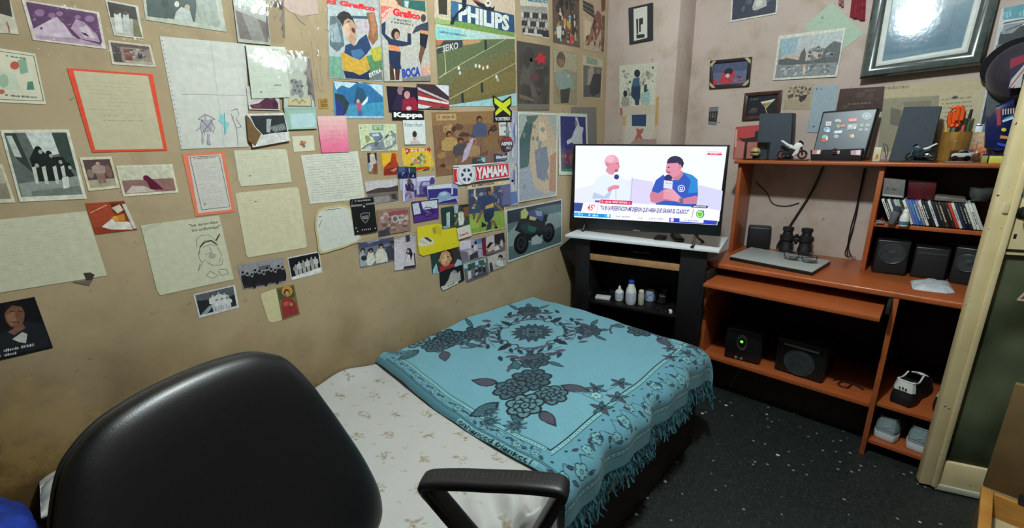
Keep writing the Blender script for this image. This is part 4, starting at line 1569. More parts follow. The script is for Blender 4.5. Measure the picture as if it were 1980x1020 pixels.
# crumpled plastic bag on the worktop
BG = [atz(x, y, ZW) for x, y in ((1760,544),(1792,540),(1836,547),(1846,566),(1830,568),(1766,560))]
bc = sum(BG, Vector()) / 6
bm = bmesh.new()
rn = random.Random(8)
rings = []
for lv in range(5):
    f = lv / 4
    ring = []
    for i in range(36):
        q = i / 36 * 6; k = int(q) % 6; fr_ = q - int(q)
        p = BG[k].lerp(BG[(k + 1) % 6], fr_)
        p = bc + (p - bc) * (1 - .72 * f ** 1.4)
        ring.append(bm.verts.new(p + Vector((rn.uniform(-.002,.002), rn.uniform(-.002,.002), .0012 + .016 * math.sin(f * 1.57) + (rn.uniform(-.003,.003) if 0 < f else 0)))))
    rings.append(ring)
for A, B in zip(rings, rings[1:]):
    for i in range(36):
        bm.faces.new((A[i], A[(i + 1) % 36], B[(i + 1) % 36], B[i]))
bm.faces.new(rings[-1]); bm.faces.new(rings[0])
o = link('plastic_bag', as_mesh('plastic_bag', bm, 20), mat('white_film', 'ccd0d4', .25, 'b8bec6', 60))
tag(o, 'white folded plastic bag lying on the front of the worktop near the door', 'bag')

# --- lower shelf: the two big loudspeakers
ZLS = .2453
def big(name, label, bl, br, tl, y, d, rz):
    a_ = fq(*bl, y); c_ = fq(*br, y); zt = fq(*tl, y).z
    w = (c_.x - a_.x); h = zt - ZLS
    t, M = cubeoid(name, label, 'speaker', Vector(((a_.x + c_.x) / 2, y, ZLS)), w, d, h, None, rz)
    b = MB(); b.box(-w / 2, w / 2,0, d, .0003, h, .008, M, 3); b.build('cabinet', mat('speaker_black', '1a1d22', .5), t)
    b = MB(); b.box(-w / 2 + .004, w / 2 - .004,-.006,-.0003,.006, h - .004,.003, M); b.build('front_panel', M_BLK, t)
    return t, M, w, h


t, M, w, h = big('subwoofer', 'black subwoofer with a silver oval knob and green light on the lower shelf', (1399,697),(1466,716),(1404,630), 2.25,.22,.10)
Mf = M @ Matrix.Translation((0,-.0063,0)) @ Matrix.Rotation(math.pi / 2,4, 'X')
cxx = -.005
Mf = Mf @ Matrix.Diagonal((1.3,1.3,1,1)); h = h / 1.3
b = MB(); b.lathe([(.012,0),(.012,.004),(.0155,.006),(.019,.004),(.019,0)], Mf @ Matrix.Translation((cxx, h * .62,0)) @ Matrix.Diagonal((1,1.65,1,1)), 28); k1 = b.build('control_ring', M_STEEL, t)
b = MB(); b.lathe([(0,.003),(.0118,.003),(.0118,0),(0,0)], Mf @ Matrix.Translation((cxx, h * .62,0)) @ Matrix.Diagonal((1,1.65,1,1)), 24); b.build('control_panel', M_BLKG, k1)
b = MB(); b.ell((0,0,0),(.0055,.0055,.002), Mf @ Matrix.Translation((cxx, h * .62 + .004,.0045))); b.build('power_light', mat('green_led', '60e030', .3, emit='50ff20', estr=2.2), k1)
a = Art(M @ Vector((0,-.0062,0)), M.to_3x3() @ Vector((0,-1,0)), [M @ Vector(v) for v in ((-.03,-.0062,.022),(.006,-.0062,.022),(.006,-.0062,.008),(-.03,-.0062,.008))], .0004)
a.g('98a0a8', [(0,0),(1,0),(1,1),(0,1)]); a.finish('lettering', None, None, M_PRINT, parent=t)
t, M, w, h = big('subwoofer', 'black subwoofer with a large round cone and grey bar on the lower shelf', (1494,720),(1590,742),(1508,652), 2.26,.22,-.06)
cone_part(t, M @ Matrix.Translation((0,-.0063,0)), 0, h * .42, min(w, h) * .37)
b = MB(); b.box(-w * .36, w * .36,-.014,-.0063, h * .84, h * .90,.003, M); b.build('handle_bar', mat('grey_bar', '6a6c70', .35), t)
b = MB()
q0 = [(1612,734),(1625,731),(1645,740),(1638,748),(1620,742),(1632,736),(1655,744),(1670,752)]
b.tube(spline([atz(x, y, ZLS + .005 + .004 * (k % 2)) for k, (x, y) in enumerate(q0)], 6), .0028,6)
single('coiled_cable', 'dark cable coiled on the lower shelf at the right of the subwoofers', 'cable', b, mat('brown_cable', '2c1713', .5))
cable('speaker_cable', 'thin grey cable hanging from the lower shelf under the left subwoofer',
      [fq(1432,703,2.198), fq(1430,716,2.19), fq(1418,735,2.24), fq(1412,745,2.30)], .0016, mat('grey_cable', '3a3a40', .5))


# --- shoes
def shoe(P, rz, L, label, m_up, m_sole, m_heel, m_lin, logo=None, group=None):
    """a low trainer, heel towards -y of its own frame, resting on P"""
    t = thing('sneaker', label, 'shoe', P, group)
    M = Matrix.Translation(P) @ Matrix.Rotation(rz, 4, 'Z')
    def half(y):          # half width along the shoe, 0 heel .. 1 toe
        return .046 * (1 - .25 * math.exp(-((y - .40) / .22) ** 2)) * math.sin(math.pi * min(1, max(0.0,.045 + y * .91)) ** .62) ** .55 * (1.18 if y > .5 else 1.0)
    ys = [0,.012,.035,.08,.16,.28,.42,.56,.70,.82,.91,.97,1.0]
    def outline(sc, z, rise=0.0):
        pts = []
        for y in ys: pts.append(M @ Vector((half(y) * sc, (y - .5) * L * (1 if sc >= 1 else .98) + L / 2, z + rise * max(0, y - .75))))
        for y in reversed(ys): pts.append(M @ Vector((-half(y) * sc, (y - .5) * L * (1 if sc >= 1 else .98) + L / 2, z + rise * max(0, y - .75))))
        return pts
    b = MB(); b.loft([outline(.94,.0004,.03), outline(1.04,.006,.03), outline(1.06,.020,.02), outline(1.03,.034,.02)])
    b.build('sole', m_sole, t, sharp=60)
    # upper: sections whose height falls from collar to toe
    def top(y): return .106 - .014 * math.exp(-((y - .24) / .11) ** 2) if y < .42 else .106 - .070 * ((y - .42) / .58) ** 1.15
    rings = []
    for f in (0,.3,.6,.85,1.0):
        pts = []
        for sgn, seq in ((1, ys),(-1, list(reversed(ys)))):
            for y in seq:
                w = half(y) * (1.0 - .10 * f - (.42 * f ** 2.5 if y > .42 else .16 * f ** 3))
                pts.append(M @ Vector((sgn * w, y * L * .98 + .002 + (.012 * f if y < .05 else 0), .0275 + (top(y) - .0275) * f)))
        rings.append(pts)
    b = MB(); b.loft(rings, cap=False); 
    # closed toe box and tongue, open collar
    n = len(ys)
    tmp = bmesh.new()
    last = rings[-1]
    for i in range(6, n - 1):
        tmp.faces.new([tmp.verts.new(v) for v in (last[i], last[i + 1], last[2 * n - 2 - i], last[2 * n - 1 - i])])
    b.merge(tmp)
    b.build('upper', m_up, t, sharp=60)
    # dark lining inside the collar
    b = MB(); b.loft([[M @ ((M.inverted() @ p) * 1.0 + Vector((0,0,-.022))) for p in [last[i] for i in list(range(0,6)) + list(range(2 * n - 6,2 * n))]],
                      [p + Vector((0,0,-.0005)) for p in [last[i] for i in list(range(0,6)) + list(range(2 * n - 6,2 * n))]]], cap=False)
    tmp = bmesh.new(); tmp.faces.new([tmp.verts.new(M @ ((M.inverted() @ last[i]) + Vector((0,0,-.022)))) for i in list(range(0,6)) + list(range(2 * n - 6,2 * n))]); b.merge(tmp)
    b.build('lining', m_lin, t)
    # heel counter patch
    b = MB()
    hp = []
    for f in ((.45,.70,.97) if logo == 'trefoil' else (.30,.62,.96)):
        pts = []
        for sgn, seq in ((-1, [.08,.035,.012,0]),(1, [0,.012,.035,.08])) if logo == 'trefoil' else ((-1, [.15,.08,.035,.012,0]),(1, [0,.012,.035,.08,.15])):
            for y in seq:
                w = half(y) * (1.0 - .10 * f - .16 * f ** 3) + .0012
                pts.append(M @ Vector((sgn * w, y * L * .98 + (.012 * f if y < .05 else 0), .0275 + (top(y) - .0275) * f)))
        hp.append(pts)
    b.loft(hp, cap=False, closed=False); hc = b.build('heel_patch', m_heel, t, sharp=80)
    # collar edge
    cl = [last[i] for i in range(6,-1,-1)] + [last[2 * n - 1 - i] for i in range(0,7)]
    b = MB(); b.tube(spline(cl, 3), .0034,8); b.build('collar', m_heel, t)
    # laces across the tongue
    b = MB()
    for k in range(5):
        y = .45 + k * .075; w = half(y) * .50
        z = top(y) + .003
        b.tube([M @ Vector((-w, y * L, z - .003)), M @ Vector((0, y * L + .003, z + .002)), M @ Vector((w, y * L, z - .003))], .0024,6)
    b.build('laces', m_heel, t)
    if logo:
        P0 = M @ Vector((0,-.0009,0)); nn_ = M.to_3x3() @ Vector((0,-1,0))
        q = [M @ Vector(v) for v in ((-.016,0,.086),(.016,0,.086),(.016,0,.060),(-.016,0,.060))]
        a = Art(P0, nn_, q, .0006)
        if logo == 'trefoil':
            for cx2, rot in ((.5,0),(.28,-.6),(.72,.6)):
                a.p('1c4034', [(cx2 + .30 * math.sin(rot) * s1 + .11 * math.cos(rot) * s2,.62 - .55 * math.cos(rot) * s1 + .11 * math.sin(rot) * s2)
                               for s1, s2 in ((0,0),(.5,-1),(.8,-.8),(1,0),(.8,.8),(.5,1))])
            for k in range(3): a.r('d8d8d4', .2,.56 + k * .08,.8,.585 + k * .08)
            a.r('1c4034', .25,.84,.75,.95)
        else:
            a.p('c8d4d4', [(.1,.62),(.35,.78),(.95,.35),(.4,.62)])
        a.finish('logo', None, None, M_PRINT, parent=hc)
    return t


M_SHB = mat('black_leather_shoe', '17181a', .5, '222426', 60)
M_SHW = mat('white_leather_shoe', 'd2d2ce', .45)
M_SHG = mat('grey_knit', '8c9ea2', .85, '74868c', 240, bump=.3, bscale=600)
M_SHS = mat('white_rubber', 'cfd2d2', .5)
M_SHK = mat('black_rubber', '101112', .6)
zs = .2523
pA = fq(1747,782,2.27); pB = fq(1818,800,2.27)
shoe(Vector((pA.x - .014,2.255, zs)), -.26,.29, 'black trainer with white heel patch, left one on the upper shoe shelf', M_SHB, M_SHK, M_SHW, M_BLKM, 'trefoil')
shoe(Vector((pB.x + .012,2.275, zs)), -.13,.26, 'black trainer with white heel patch, right one, partly behind the door', M_SHB, M_SHK, M_SHW, M_BLKM, 'trefoil')
zs = .0723
pA = fq(1706,855,2.26); pB = fq(1763,875,2.26)
shoe(Vector((pA.x, 2.245, zs)), -.14,.29, 'grey knit trainer with white sole, left one on the lowest shelf', M_SHG, M_SHS, M_SHG, M_BLKM, 'tick')
shoe(Vector((pB.x + .010,2.240, zs)), -.14,.29, 'grey knit trainer with white sole, right one on the lowest shelf', M_SHG, M_SHS, M_SHG, M_BLKM, 'tick')

# ================================================================== things on the top shelf
ZTS = ZH + .0003
def top_speaker(label, c4, y0, d, lean_):
    bl, br = fq(*c4[3], y0), fq(*c4[2], y0)
    nrm = Vector((0,-math.cos(lean_), math.sin(lean_)))
    P0 = Vector((0, y0, ZTS))
    Q = [on(x, y, P0, nrm) for x, y in c4]
    Q[2].z = Q[3].z = ZTS; Q[2].y = Q[3].y = y0
    t = thing('shelf_speaker', label, 'speaker', ((Q[2].x + Q[3].x) / 2, y0 + d / 2, ZTS))
    b = MB(); b.prism([p + Vector((0,.004,0)) for p in Q], (0, d, 0), .004); b.build('cabinet', mat('speaker_black', '1a1d22', .5), t)
    c = sum(Q, Vector()) / 4
    b = MB(); b.prism([c + (p - c) * .985 + Vector((0,-.004,0)) for p in Q], (0,.0075,0), .003); b.build('grille', M_GREYF, t)
    return t, Q


top_speaker('grey cloth-fronted speaker at the left end of the top shelf', ((1469,219),(1533,218),(1528,304),(1462,304)), 2.53,.07,.04)
top_speaker('grey cloth-fronted speaker leaning back, right of the board with badges', ((1748,207),(1822,205),(1796,309),(1718,309)), 2.50,.05,.22)

# dark framed board covered with badges
nrm = Vector((0,-math.cos(.22), math.sin(.22)))
P0 = Vector((0,2.52, ZTS))
c4 = ((1590,216),(1699,208),(1672,307),(1568,307))
Q = [on(x, y, P0, nrm) for x, y in c4]
t = thing('badge_board', 'black tablet-like board covered with coloured badges on the top shelf', 'board', ((Q[2].x + Q[3].x) / 2,2.55, ZTS))
b = MB(); b.prism([p + Vector((0,.004,.001)) for p in Q], (.006,.045,0), .006,3); b.build('casing', M_BLK, t)
fa = Art(P0, nrm, [(c4[0][0] + 3,219),(1694,212),(1671,294),(1573,295)], .0006)
fa.sheet('46525c')
fa.finish('face', None, None, M_PRINT, parent=t)
BS = (1560.0,200.0,8.5)
a = Art(P0, nrm, [(250,130),(1170,110),(1020,750),(110,750)], .0024, BS)
def pin(col, pts, parent=t, nm='badge', extra=None):
    a = Art(P0, nrm, [(250,130),(1170,110),(1020,750),(110,750)], .0030, BS)
    a.sheet(col, pts, .0023)
    if extra:
        for e_ in extra: a.p(*e_)
    a.finish(nm, None, None, M_PRINT, parent=parent)
def rnd_(cx, cy, rx, ry, n=12): return [(cx + rx * math.cos(6.2832 * k / n), cy + ry * math.sin(6.2832 * k / n)) for k in range(n)]
pin('8a98a0', rnd_(985,210,80,62,18), extra=[('6a7880', rnd_(985,210,55,42,14)),('9cacb4', rnd_(985,208,25,22))])
for cx, cy in ((905,360),(1000,358),(885,432),(980,430)): pin('8c9c9e', rnd_(cx, cy, 32,28), extra=[('76868a', rnd_(cx, cy, 16,14,8))])
pin('d0ccd4', [(318,300),(405,296),(400,365),(310,368)], extra=[('b89aa0', [(330,318),(390,316),(388,345),(326,348)])])
pin('8cb4cc', rnd_(335,430,55,45), extra=[('d8e4ec', rnd_(355,455,26,18)),('5c88a4', rnd_(315,412,20,16))])
pin('8ab894', rnd_(300,552,50,36), extra=[('d8e0d8', [(318,550),(350,545),(345,600),(320,610)])])
pin('c84838', rnd_(283,600,46,32))
pin('a8b8cc', [(470,265),(540,252),(545,300),(462,302)], extra=[('d05858', [(530,258),(572,255),(565,305),(535,308)]),('ece4e8', rnd_(548,292,14,12,8))])
pin('8a9848', [(478,378),(515,338),(560,372),(520,416)]); pin('b85048', [(560,352),(636,345),(628,384),(558,388)], extra=[('d89080', [(575,360),(625,356),(622,370),(573,374)])])
pin('9ab4cc', [(455,448),(590,436),(575,492),(440,495)], extra=[('d4e0ec', [(470,458),(520,454),(512,484),(462,486)]),('d4e0ec', [(530,452),(580,448),(568,482),(524,484)])])
pin('c0bcb4', rnd_(485,540,38,30), extra=[('8a7a6a', rnd_(485,540,18,14,8))])
pin('c04048', [(680,245),(830,232),(825,300),(690,306)], extra=[('e8c8c8', [(700,262),(815,254),(812,280),(704,286)]),('c04048', [(715,266),(805,260),(802,272),(718,278)])])
pin('9a9a9a', [(670,345),(830,335),(815,420),(665,440)], extra=[('c4c4c4', [(690,360),(740,350),(735,390),(684,400)]),('d8d8dc', [(780,378),(808,376),(800,420),(772,424)])])
pin('c8a088', rnd_(742,538,42,34), extra=[('c07840', [(720,530),(745,520),(745,575),(725,570)]),('ece8e0', [(748,520),(772,505),(765,550),(750,555)])])
# ledge with cards at the foot
b = MB(); LB4 = [on(x, y, (0,2.505,0),(0,1,0)) for x, y in ((1567,290),(1671,287),(1664,306),(1568,306))]
for p in LB4[2:]: p.z = ZTS
b.prism(LB4,(0,.016,0), .002); lg = b.build('ledge', M_BLKM, t)
for pts, c in ((((1571,290),(1588,289),(1586,298),(1570,298)), 'c88a80'),(((1609,292),(1624,291),(1623,297),(1608,297)), 'd0d0dc'),
               (((1645,291),(1665,289),(1664,300),(1645,299)), 'c8a8b8')):
    a = Art((0,2.5045,0), NB, pts, .0005); a.sheet(c)
    a.r('e8e4e8', .55,.1,.95,.9) if c != 'd0d0dc' else a.r('8a8aa0', .1,.4,.9,.6)
    a.finish('card', None, None, M_PRINT, parent=lg)
p = fq(1614,292,2.50)
b = MB(); b.ell(p + Vector((0,-.004,.006)),(.008,.006,.008)); b.ell(p + Vector((0,-.004,-.004)),(.011,.007,.006)); b.build('figurine', mat('dark_brown_resin', '3a2624', .5), lg)

# model helmet in a clear case
def case_box(c4, y, d):
    P = [fq(x, yy, y) for x, yy in c4]
    zt = (P[0].z + P[1].z) / 2
    return P[0].x, P[1].x, y, y + d, ZTS, zt


x0, x1, y0, y1, z0, z1 = case_box(((1440,273),(1485,273),(1485,305),(1440,305)), 2.47,.05)
t = thing('model_helmet', 'small yellow model racing helmet with dark visor in a clear case', 'model', ((x0 + x1) / 2,(y0 + y1) / 2, z0))
b = MB(); b.box(x0, x1, y0, y1, z0, z0 + .006,.001); b.build('plinth', M_BLK, t)
b = MB(); b.box(x0, x1, y0, y1, z0 + .0062, z1,.001); b.build('case_cover', M_CLEAR, t)
hc_ = Vector(((x0 + x1) / 2 - .004,(y0 + y1) / 2, z0 + .038))
b = MB(); b.cyl(Vector((hc_.x, hc_.y, z0 + .0061)), Vector((hc_.x, hc_.y, z0 + .022)), .012); b.build('stand', M_BLK, t)
b = MB(); b.ell(hc_, (.023,.0225,.022), None, 24); b.box(hc_.x - .018, hc_.x + .018, hc_.y - .0235, hc_.y + .002, hc_.z - .019, hc_.z - .007,.006); hm = b.build('shell', mat('yellow_paint', 'c8c060', .3, 'd0a088', 50), t)
b = MB(); b.ell(hc_ + Vector((0,-.0022,-.0005)),(.0228,.0215,.0085), None, 20); b.build('visor', M_BLKG, hm)


def motorbike(px0, px1, pyb, y, label, m_body, m_wheel, m_acc, flip=False, clearbase=True):
    """model motorcycle seen from its side"""
    a_, c_ = fq(px0, pyb, y), fq(px1, pyb, y)
    L = c_.x - a_.x
    x0 = a_.x
    z0 = ZTS
    s = L
    def X(f): return (x0 + L * (1 - f)) if flip else x0 + L * f
    yc = y + .012
    t = thing('model_motorcycle', label, 'model', (x0 + L / 2, yc, z0))
    b = MB(); b.box(x0 - .004, x0 + L + .004, yc - .016, yc + .018, z0, z0 + .005,.001); b.build('plinth', M_BLK, t)
    zb = z0 + .0055
    R = s * .165
    for f in (.16,.82):
        b = MB()
        b.tube([Vector((X(f) + (R - s * .03) * math.cos(k * .3142), yc, zb + R + (R - s * .03) * math.sin(k * .3142))) for k in range(20)], s * .032,8, True)
        w = b.build('wheel', M_BLKM, t)
        b = MB()
        for k in range(3):
            an = k * 1.0472 + .3
            d = Vector((math.cos(an), 0, math.sin(an))) * (R - s * .05)
            c = Vector((X(f), yc, zb + R))
            b.cyl(c - d, c + d, s * .012,6)
        b.tube([Vector((X(f) + (R - s * .058) * math.cos(k * .3142), yc, zb + R + (R - s * .058) * math.sin(k * .3142))) for k in range(20)], s * .012,6, True)
        b.build('rim', m_wheel, w)
    def plate(pts, w, m, nm):
        b = MB(); b.prism([Vector((X(f), yc - w / 2, zb + h * s)) for f, h in pts], (0, w, 0), s * .012); return b.build(nm, m, t)
    plate([(.44,.10),(.36,.22),(.40,.34),(.56,.36),(.66,.30),(.62,.12)], s * .13, M_BLKM, 'engine')
    plate([(.36,.42),(.50,.47),(.60,.60),(.74,.58),(.82,.47),(.74,.42),(.70,.22),(.56,.10),(.50,.14),(.60,.34),(.48,.38)], s * .16, m_body, 'fairing')
    plate([(.06,.66),(.12,.69),(.34,.54),(.48,.50),(.46,.42),(.32,.46),(.18,.58)], s * .11, M_SHW, 'tail')
    plate([(.28,.30),(.14,.20),(.14,.14),(.42,.16),(.44,.26)], s * .05, m_acc, 'swingarm')
    b = MB(); b.cyl(Vector((X(.82), yc - .004, zb + R)), Vector((X(.73), yc - .004, zb + .56 * s)), s * .022,8); b.cyl(Vector((X(.82), yc + .004, zb + R)), Vector((X(.73), yc + .004, zb + .56 * s)), s * .022,8); b.build('fork', m_acc, t)
    b = MB(); b.prism([Vector((X(f), yc - s * .07, zb + h * s)) for f, h in ((.64,.60),(.70,.68),(.78,.62),(.82,.52),(.74,.58))], (0, s * .14,0), .0008); b.build('windscreen', M_BLKG, t)
    return t


motorbike(1501,1561,301,2.475, 'white model motorcycle on a black base left of the badge board', M_SHW, mat('dark_red_rim', '8a4038', .4), M_BLKM)
motorbike(1748,1812,304,2.465, 'dark model motorcycle with white tail in front of the right grey speaker', mat('blue_black_paint', '18222e', .3, '2c4858', 60), mat('dark_rim', '2a2c30', .4), M_STEEL, True)

x0, x1, y0, y1, z0, z1 = case_box(((1691,285),(1706,284),(1703,311),(1688,311)), 2.475,.012)
t = thing('matchbox', 'small pale card with a tiny drawing standing right of the badge board', 'card', ((x0 + x1) / 2, y0, z0))
b = MB(); b.box(x0, x1, y0, y1, z0, z1,.002); b.build('box', mat('pale_card', 'c4bea0', .5), t)
a = Art((0, y0,0), NB, [(x0, y0, z1),(x1, y0, z1),(x1, y0, z0),(x0, y0, z0)], .0004)
a.e('c07848', .55,.62,.2,.14); a.e('9aa060', .5,.8,.3,.07); a.e('b85a48', .6,.7,.12,.08); a.finish('print', None, None, M_PAPER, parent=t)
b = MB(); b.tube(spline([fq(1708,277,2.49), fq(1716,283,2.485), fq(1716,300,2.48), fq(1710,305,2.48)], 6), .0015,6)
b.tube(spline([fq(1708,279,2.49), fq(1711,292,2.485), fq(1714,308,2.48)], 6), .0015,6)
single('earphone_wire', 'thin dark wire curled beside the pale card', 'wire', b, M_CABLE)

# pencil cup with scissors, pens
pc = fq(1838,306,2.605); pc.z = ZTS
t = thing('pencil_cup', 'tall tan cup holding scissors and pens on the top shelf', 'cup', pc)
hcup = fq(1838,255,2.56).z - ZTS
b = MB(); b.lathe([(0,0),(.042,0),(.044,.004),(.047, hcup),(.044, hcup),(.041,.008),(0,.007)], Matrix.Translation(pc), 28); b.build('cup', mat('tan_wood', 'a07838', .45, '8a6228', 20, sc=(6,6,1)), t)
zr = ZTS + hcup
t = thing('scissors', 'scissors with orange handles standing in the tan cup', 'scissors', pc + Vector((-.012,0,.02)))
b = MB(); b.prism([pc + Vector(v) for v in ((-.016,-.014,.03),(-.008,-.014,.03),(-.008,-.014, hcup + .03),(-.018,-.014, hcup + .03))], (0,.004,0)); b.build('blades', M_STEEL, t)
for sg, dy in ((-1,0),(1,.008)):
    b = MB(); b.tube([pc + Vector((-.014 + sg * .007 + .0115 * math.cos(k * .449) , dy - .018, hcup + .060 + .038 * math.sin(k * .449))) for k in range(14)], .0068,8, True); b.build('handle', mat('orange_plastic', 'e0561c', .35), t)
for i, (dx, dy, top_, c, lab) in enumerate(((.022,.010,.085, '2a2428', 'dark thick pen standing highest in the tan cup'),(.008,.020,.080, '9a8a88', 'greyish pencil beside the dark pen in the tan cup'),
                                           (.024,-.004,.042, '3a5a34', 'green pen at the right rim of the tan cup'),(.012,-.028,.026, 'c05048', 'red pen at the front rim of the tan cup'),
                                           (-.027,.014,.022, 'd8b048', 'yellow pencil at the left rim of the tan cup'))):
    q = pc + Vector((dx, dy, .012)); q2 = pc + Vector((dx * 1.25, dy * 1.15, hcup + top_))
    t = thing('pen', lab, 'pen', q)
    b = MB(); b.cyl(q, q.lerp(q2,.8), .0052,10); b.build('barrel', mat('pen_' + c, c, .4), t)
    b = MB(); b.cyl(q.lerp(q2,.805), q2,.0058,10,.0042); b.build('cap', mat('penc_' + c, c, .3), t)

# model car in a clear case
x0, x1, y0, y1, z0, z1 = case_box(((1836,272),(1892,272),(1892,311),(1832,311)), 2.455,.05)
t = thing('model_car', 'white model car in a clear case near the right end of the top shelf', 'model', ((x0 + x1) / 2,(y0 + y1) / 2, z0))
b = MB(); b.box(x0, x1, y0, y1, z0, z0 + .006,.001); b.build('plinth', mat('grey_plinth', '6a6462', .4), t)
b = MB(); b.box(x0, x1, y0, y1, z0 + .0062, z1,.001); b.build('case_cover', M_CLEAR, t)
cx, cy, L = (x0 + x1) / 2 + .004,(y0 + y1) / 2,(x1 - x0) * .72
def C3(f, h): return Vector((cx + (f - .5) * L, cy - .012, z0 + .019 + h * L * 1.25))
b = MB(); b.prism([C3(*p) for p in ((0,.02),(.0,.16),(.10,.22),(.30,.25),(.42,.36),(.78,.38),(.95,.24),(1,.20),(1,.02))], (0,.024,0), .002); bd = b.build('body', M_SHW, t)
b = MB(); b.prism([C3(*p) + Vector((0,-.0008,0)) for p in ((.16,.245),(.32,.265),(.43,.345),(.74,.36),(.86,.26))], (0,.0006,0)); b.build('window', M_BLKG, bd)
b = MB(); b.prism([C3(*p) + Vector((0,-.0012,0)) for p in ((.50,.385),(.95,.32),(1.02,.37),(.60,.43))], (0,.026,0)); b.build('spoiler', mat('navy_paint', '3c4478', .4), bd)
for f in (.2,.8):
    for dy in (-.013,.011):
        b = MB(); c = C3(f, .0); b.cyl(Vector((c.x, cy + dy, z0 + .0165)), Vector((c.x, cy + dy + .004, z0 + .0165)), .010,14); b.build('wheel', M_BLKM, t)

# flowered tin with odds and ends, blue packet, yellow boxes
pc = fq(1893,306,2.615); pc.z = ZTS
ht = fq(1889,255,2.56).z - ZTS
t = thing('flowered_mug', 'flower-patterned tin behind the clear car case', 'tin', pc)
b = MB(); b.lathe([(0,0),(.037,0),(.039,.003),(.039, ht),(.037, ht),(.036,.01),(0,.008)], Matrix.Translation(pc), 28)
b.build('tin', mat('flower_print', 'c8c0a0', .4, 'b88868', 90), t)
rn = random.Random(4)
for k in range(7):
    an = -2.3 + k * .26; r = .0393
    c = pc + Vector((r * math.cos(an), r * math.sin(an), rn.uniform(.02, ht - .008)))
    b = MB(); b.ell((0,0,0),(.011,.0012,.011), Matrix.Translation(c) @ Matrix.Rotation(an + math.pi / 2,4, 'Z'), 10); b.build('flower', mat('poppy_%d' % (k % 3),('c04830', 'd8ccc0', 'c87850')[k % 3], .4), t)
for k, (dx, dy, h_, c, lab) in enumerate(((-.022,0,.030, 'c8d0dc', 'silvery lighter sticking out of the flowered tin at the left'),(.0,-.014,.036, '4a5a98', 'blue lighter in the middle of the flowered tin'),
                                          (.022,.0,.032, '3050b8', 'bright blue lighter at the right of the flowered tin'))):
    t = thing('lighter', lab, 'lighter', pc + Vector((dx, dy, .03)))
    b = MB(); b.box(pc.x + dx - .010, pc.x + dx + .010, pc.y + dy - .006, pc.y + dy + .006, pc.z + .03, pc.z + ht + h_ - .008,.0015); b.build('body', mat('lighter_' + c, c, .3), t)
    b = MB(); b.box(pc.x + dx - .009, pc.x + dx + .009, pc.y + dy - .0055, pc.y + dy + .0055, pc.z + ht + h_ - .0075, pc.z + ht + h_, .001); b.build('cap', M_STEEL, t)
PK = [fq(x, y, 2.52) for x, y in ((1905,238),(1926,205),(1962,190),(1962,290),(1925,294),(1903,285))]
pk = sum(PK, Vector()) / 6
t = thing('snack_packet', 'shiny dark blue packet standing at the right end of the top shelf', 'packet', (pk.x, 2.53, ZTS))
b = MB(); b.loft([[p + Vector((0,.004,0)) for p in PK], [pk + (p - pk) * .93 + Vector((0,-.012,0)) for p in PK], [pk + (p - pk) * .5 + Vector((0,-.020,0)) for p in PK]])
b.loft([[Vector((PK[5].x, 2.522, ZTS)), Vector((PK[3].x, 2.522, ZTS)), Vector((PK[3].x, 2.54, ZTS)), Vector((PK[5].x, 2.54, ZTS))],
        [Vector((PK[5].x, 2.522, ZTS + .03)), Vector((PK[3].x, 2.522, ZTS + .03)), Vector((PK[3].x, 2.54, ZTS + .03)), Vector((PK[5].x, 2.54, ZTS + .03))]])
b.build('bag', mat('blue_foil', '18235c', .25, '101540', 30), t)
a = Art((0,2.499,0), NB, [(1905,238),(1962,190),(1962,290),(1903,285)], .0006,(1780,190,7.844))
a.p('a03848', [(1150,160),(1210,165),(1220,400),(1160,420)])
for k in range(5): a.p('b8a898', [(1240 + k * 40,165 - k * 4),(1262 + k * 40,163 - k * 4),(1258 + k * 40,250 - k * 4),(1240 + k * 40,252 - k * 4)])
a.p('b8ccd8', [(1240,330),(1400,270),(1410,310),(1245,365)]); a.p('3a70b0', [(1260,300),(1400,245),(1402,272),(1262,328)])
a.e('c8c048', 1262,475,40,28); a.p('c08850', [(1215,560),(1330,575),(1325,620),(1200,605)]); a.p('3048b0', [(1160,670),(1310,695),(1295,740),(1170,710)])
a.finish('print', None, None, M_PRINT, parent=t)
x0, x1, y0, y1, z0, z1 = case_box(((1914,303),(1944,303),(1942,315),(1912,315)), 2.455,.05)
b = MB(); b.box(x0, x1, y0, y1, z0, z1 + .002,.001); single('yellow_box', 'bright yellow small box at the right end of the top shelf edge', 'box', b, mat('yellow_card', 'c0bc48', .5))
x0, x1, y0, y1, z0, z1 = case_box(((1899,302),(1911,302),(1911,313),(1898,313)), 2.47,.04)
b = MB(); b.box(x0, x1, y0, y1, z0, z1 + .002,.001); single('olive_box', 'dull olive-yellow box just left of the bright yellow one', 'box', b, mat('olive_card', '8c8a40', .5))

# ================================================================== papers and photographs on the left wall
FA, FB, FC, FD = (0,0,3.0),(300,0,3.0),(600,0,3.0),(880,0,3.0)
FE, FF_, FG, FH = (0,300,2.55),(300,280,2.8333),(580,230,2.914),(800,230,2.915)


def L(name, label, cat, q, base, k=0, fr=None, m=None, outline=None, group=None, wall='L', th=.0006):
    P, n = {'L': ((XL, 0,0), NL), 'B': ((0, YB, 0), NB), 'C': ((0, YC, 0), NB)}[wall]
    fr = fr or (0,0,1)
    a = Art(P, n, q, .0014 + .0025 * k, fr)
    a.fr_px = fr
    a.sheet(base, outline or q, th)
    a.meta = (name, label, cat, m or M_PHOTO, group)
    return a


def uv(a): a.fr = None; return a
def px(a): a.fr = a.fr_px; return a
def done(a): return a.finish(*a.meta)


G_OLD = None
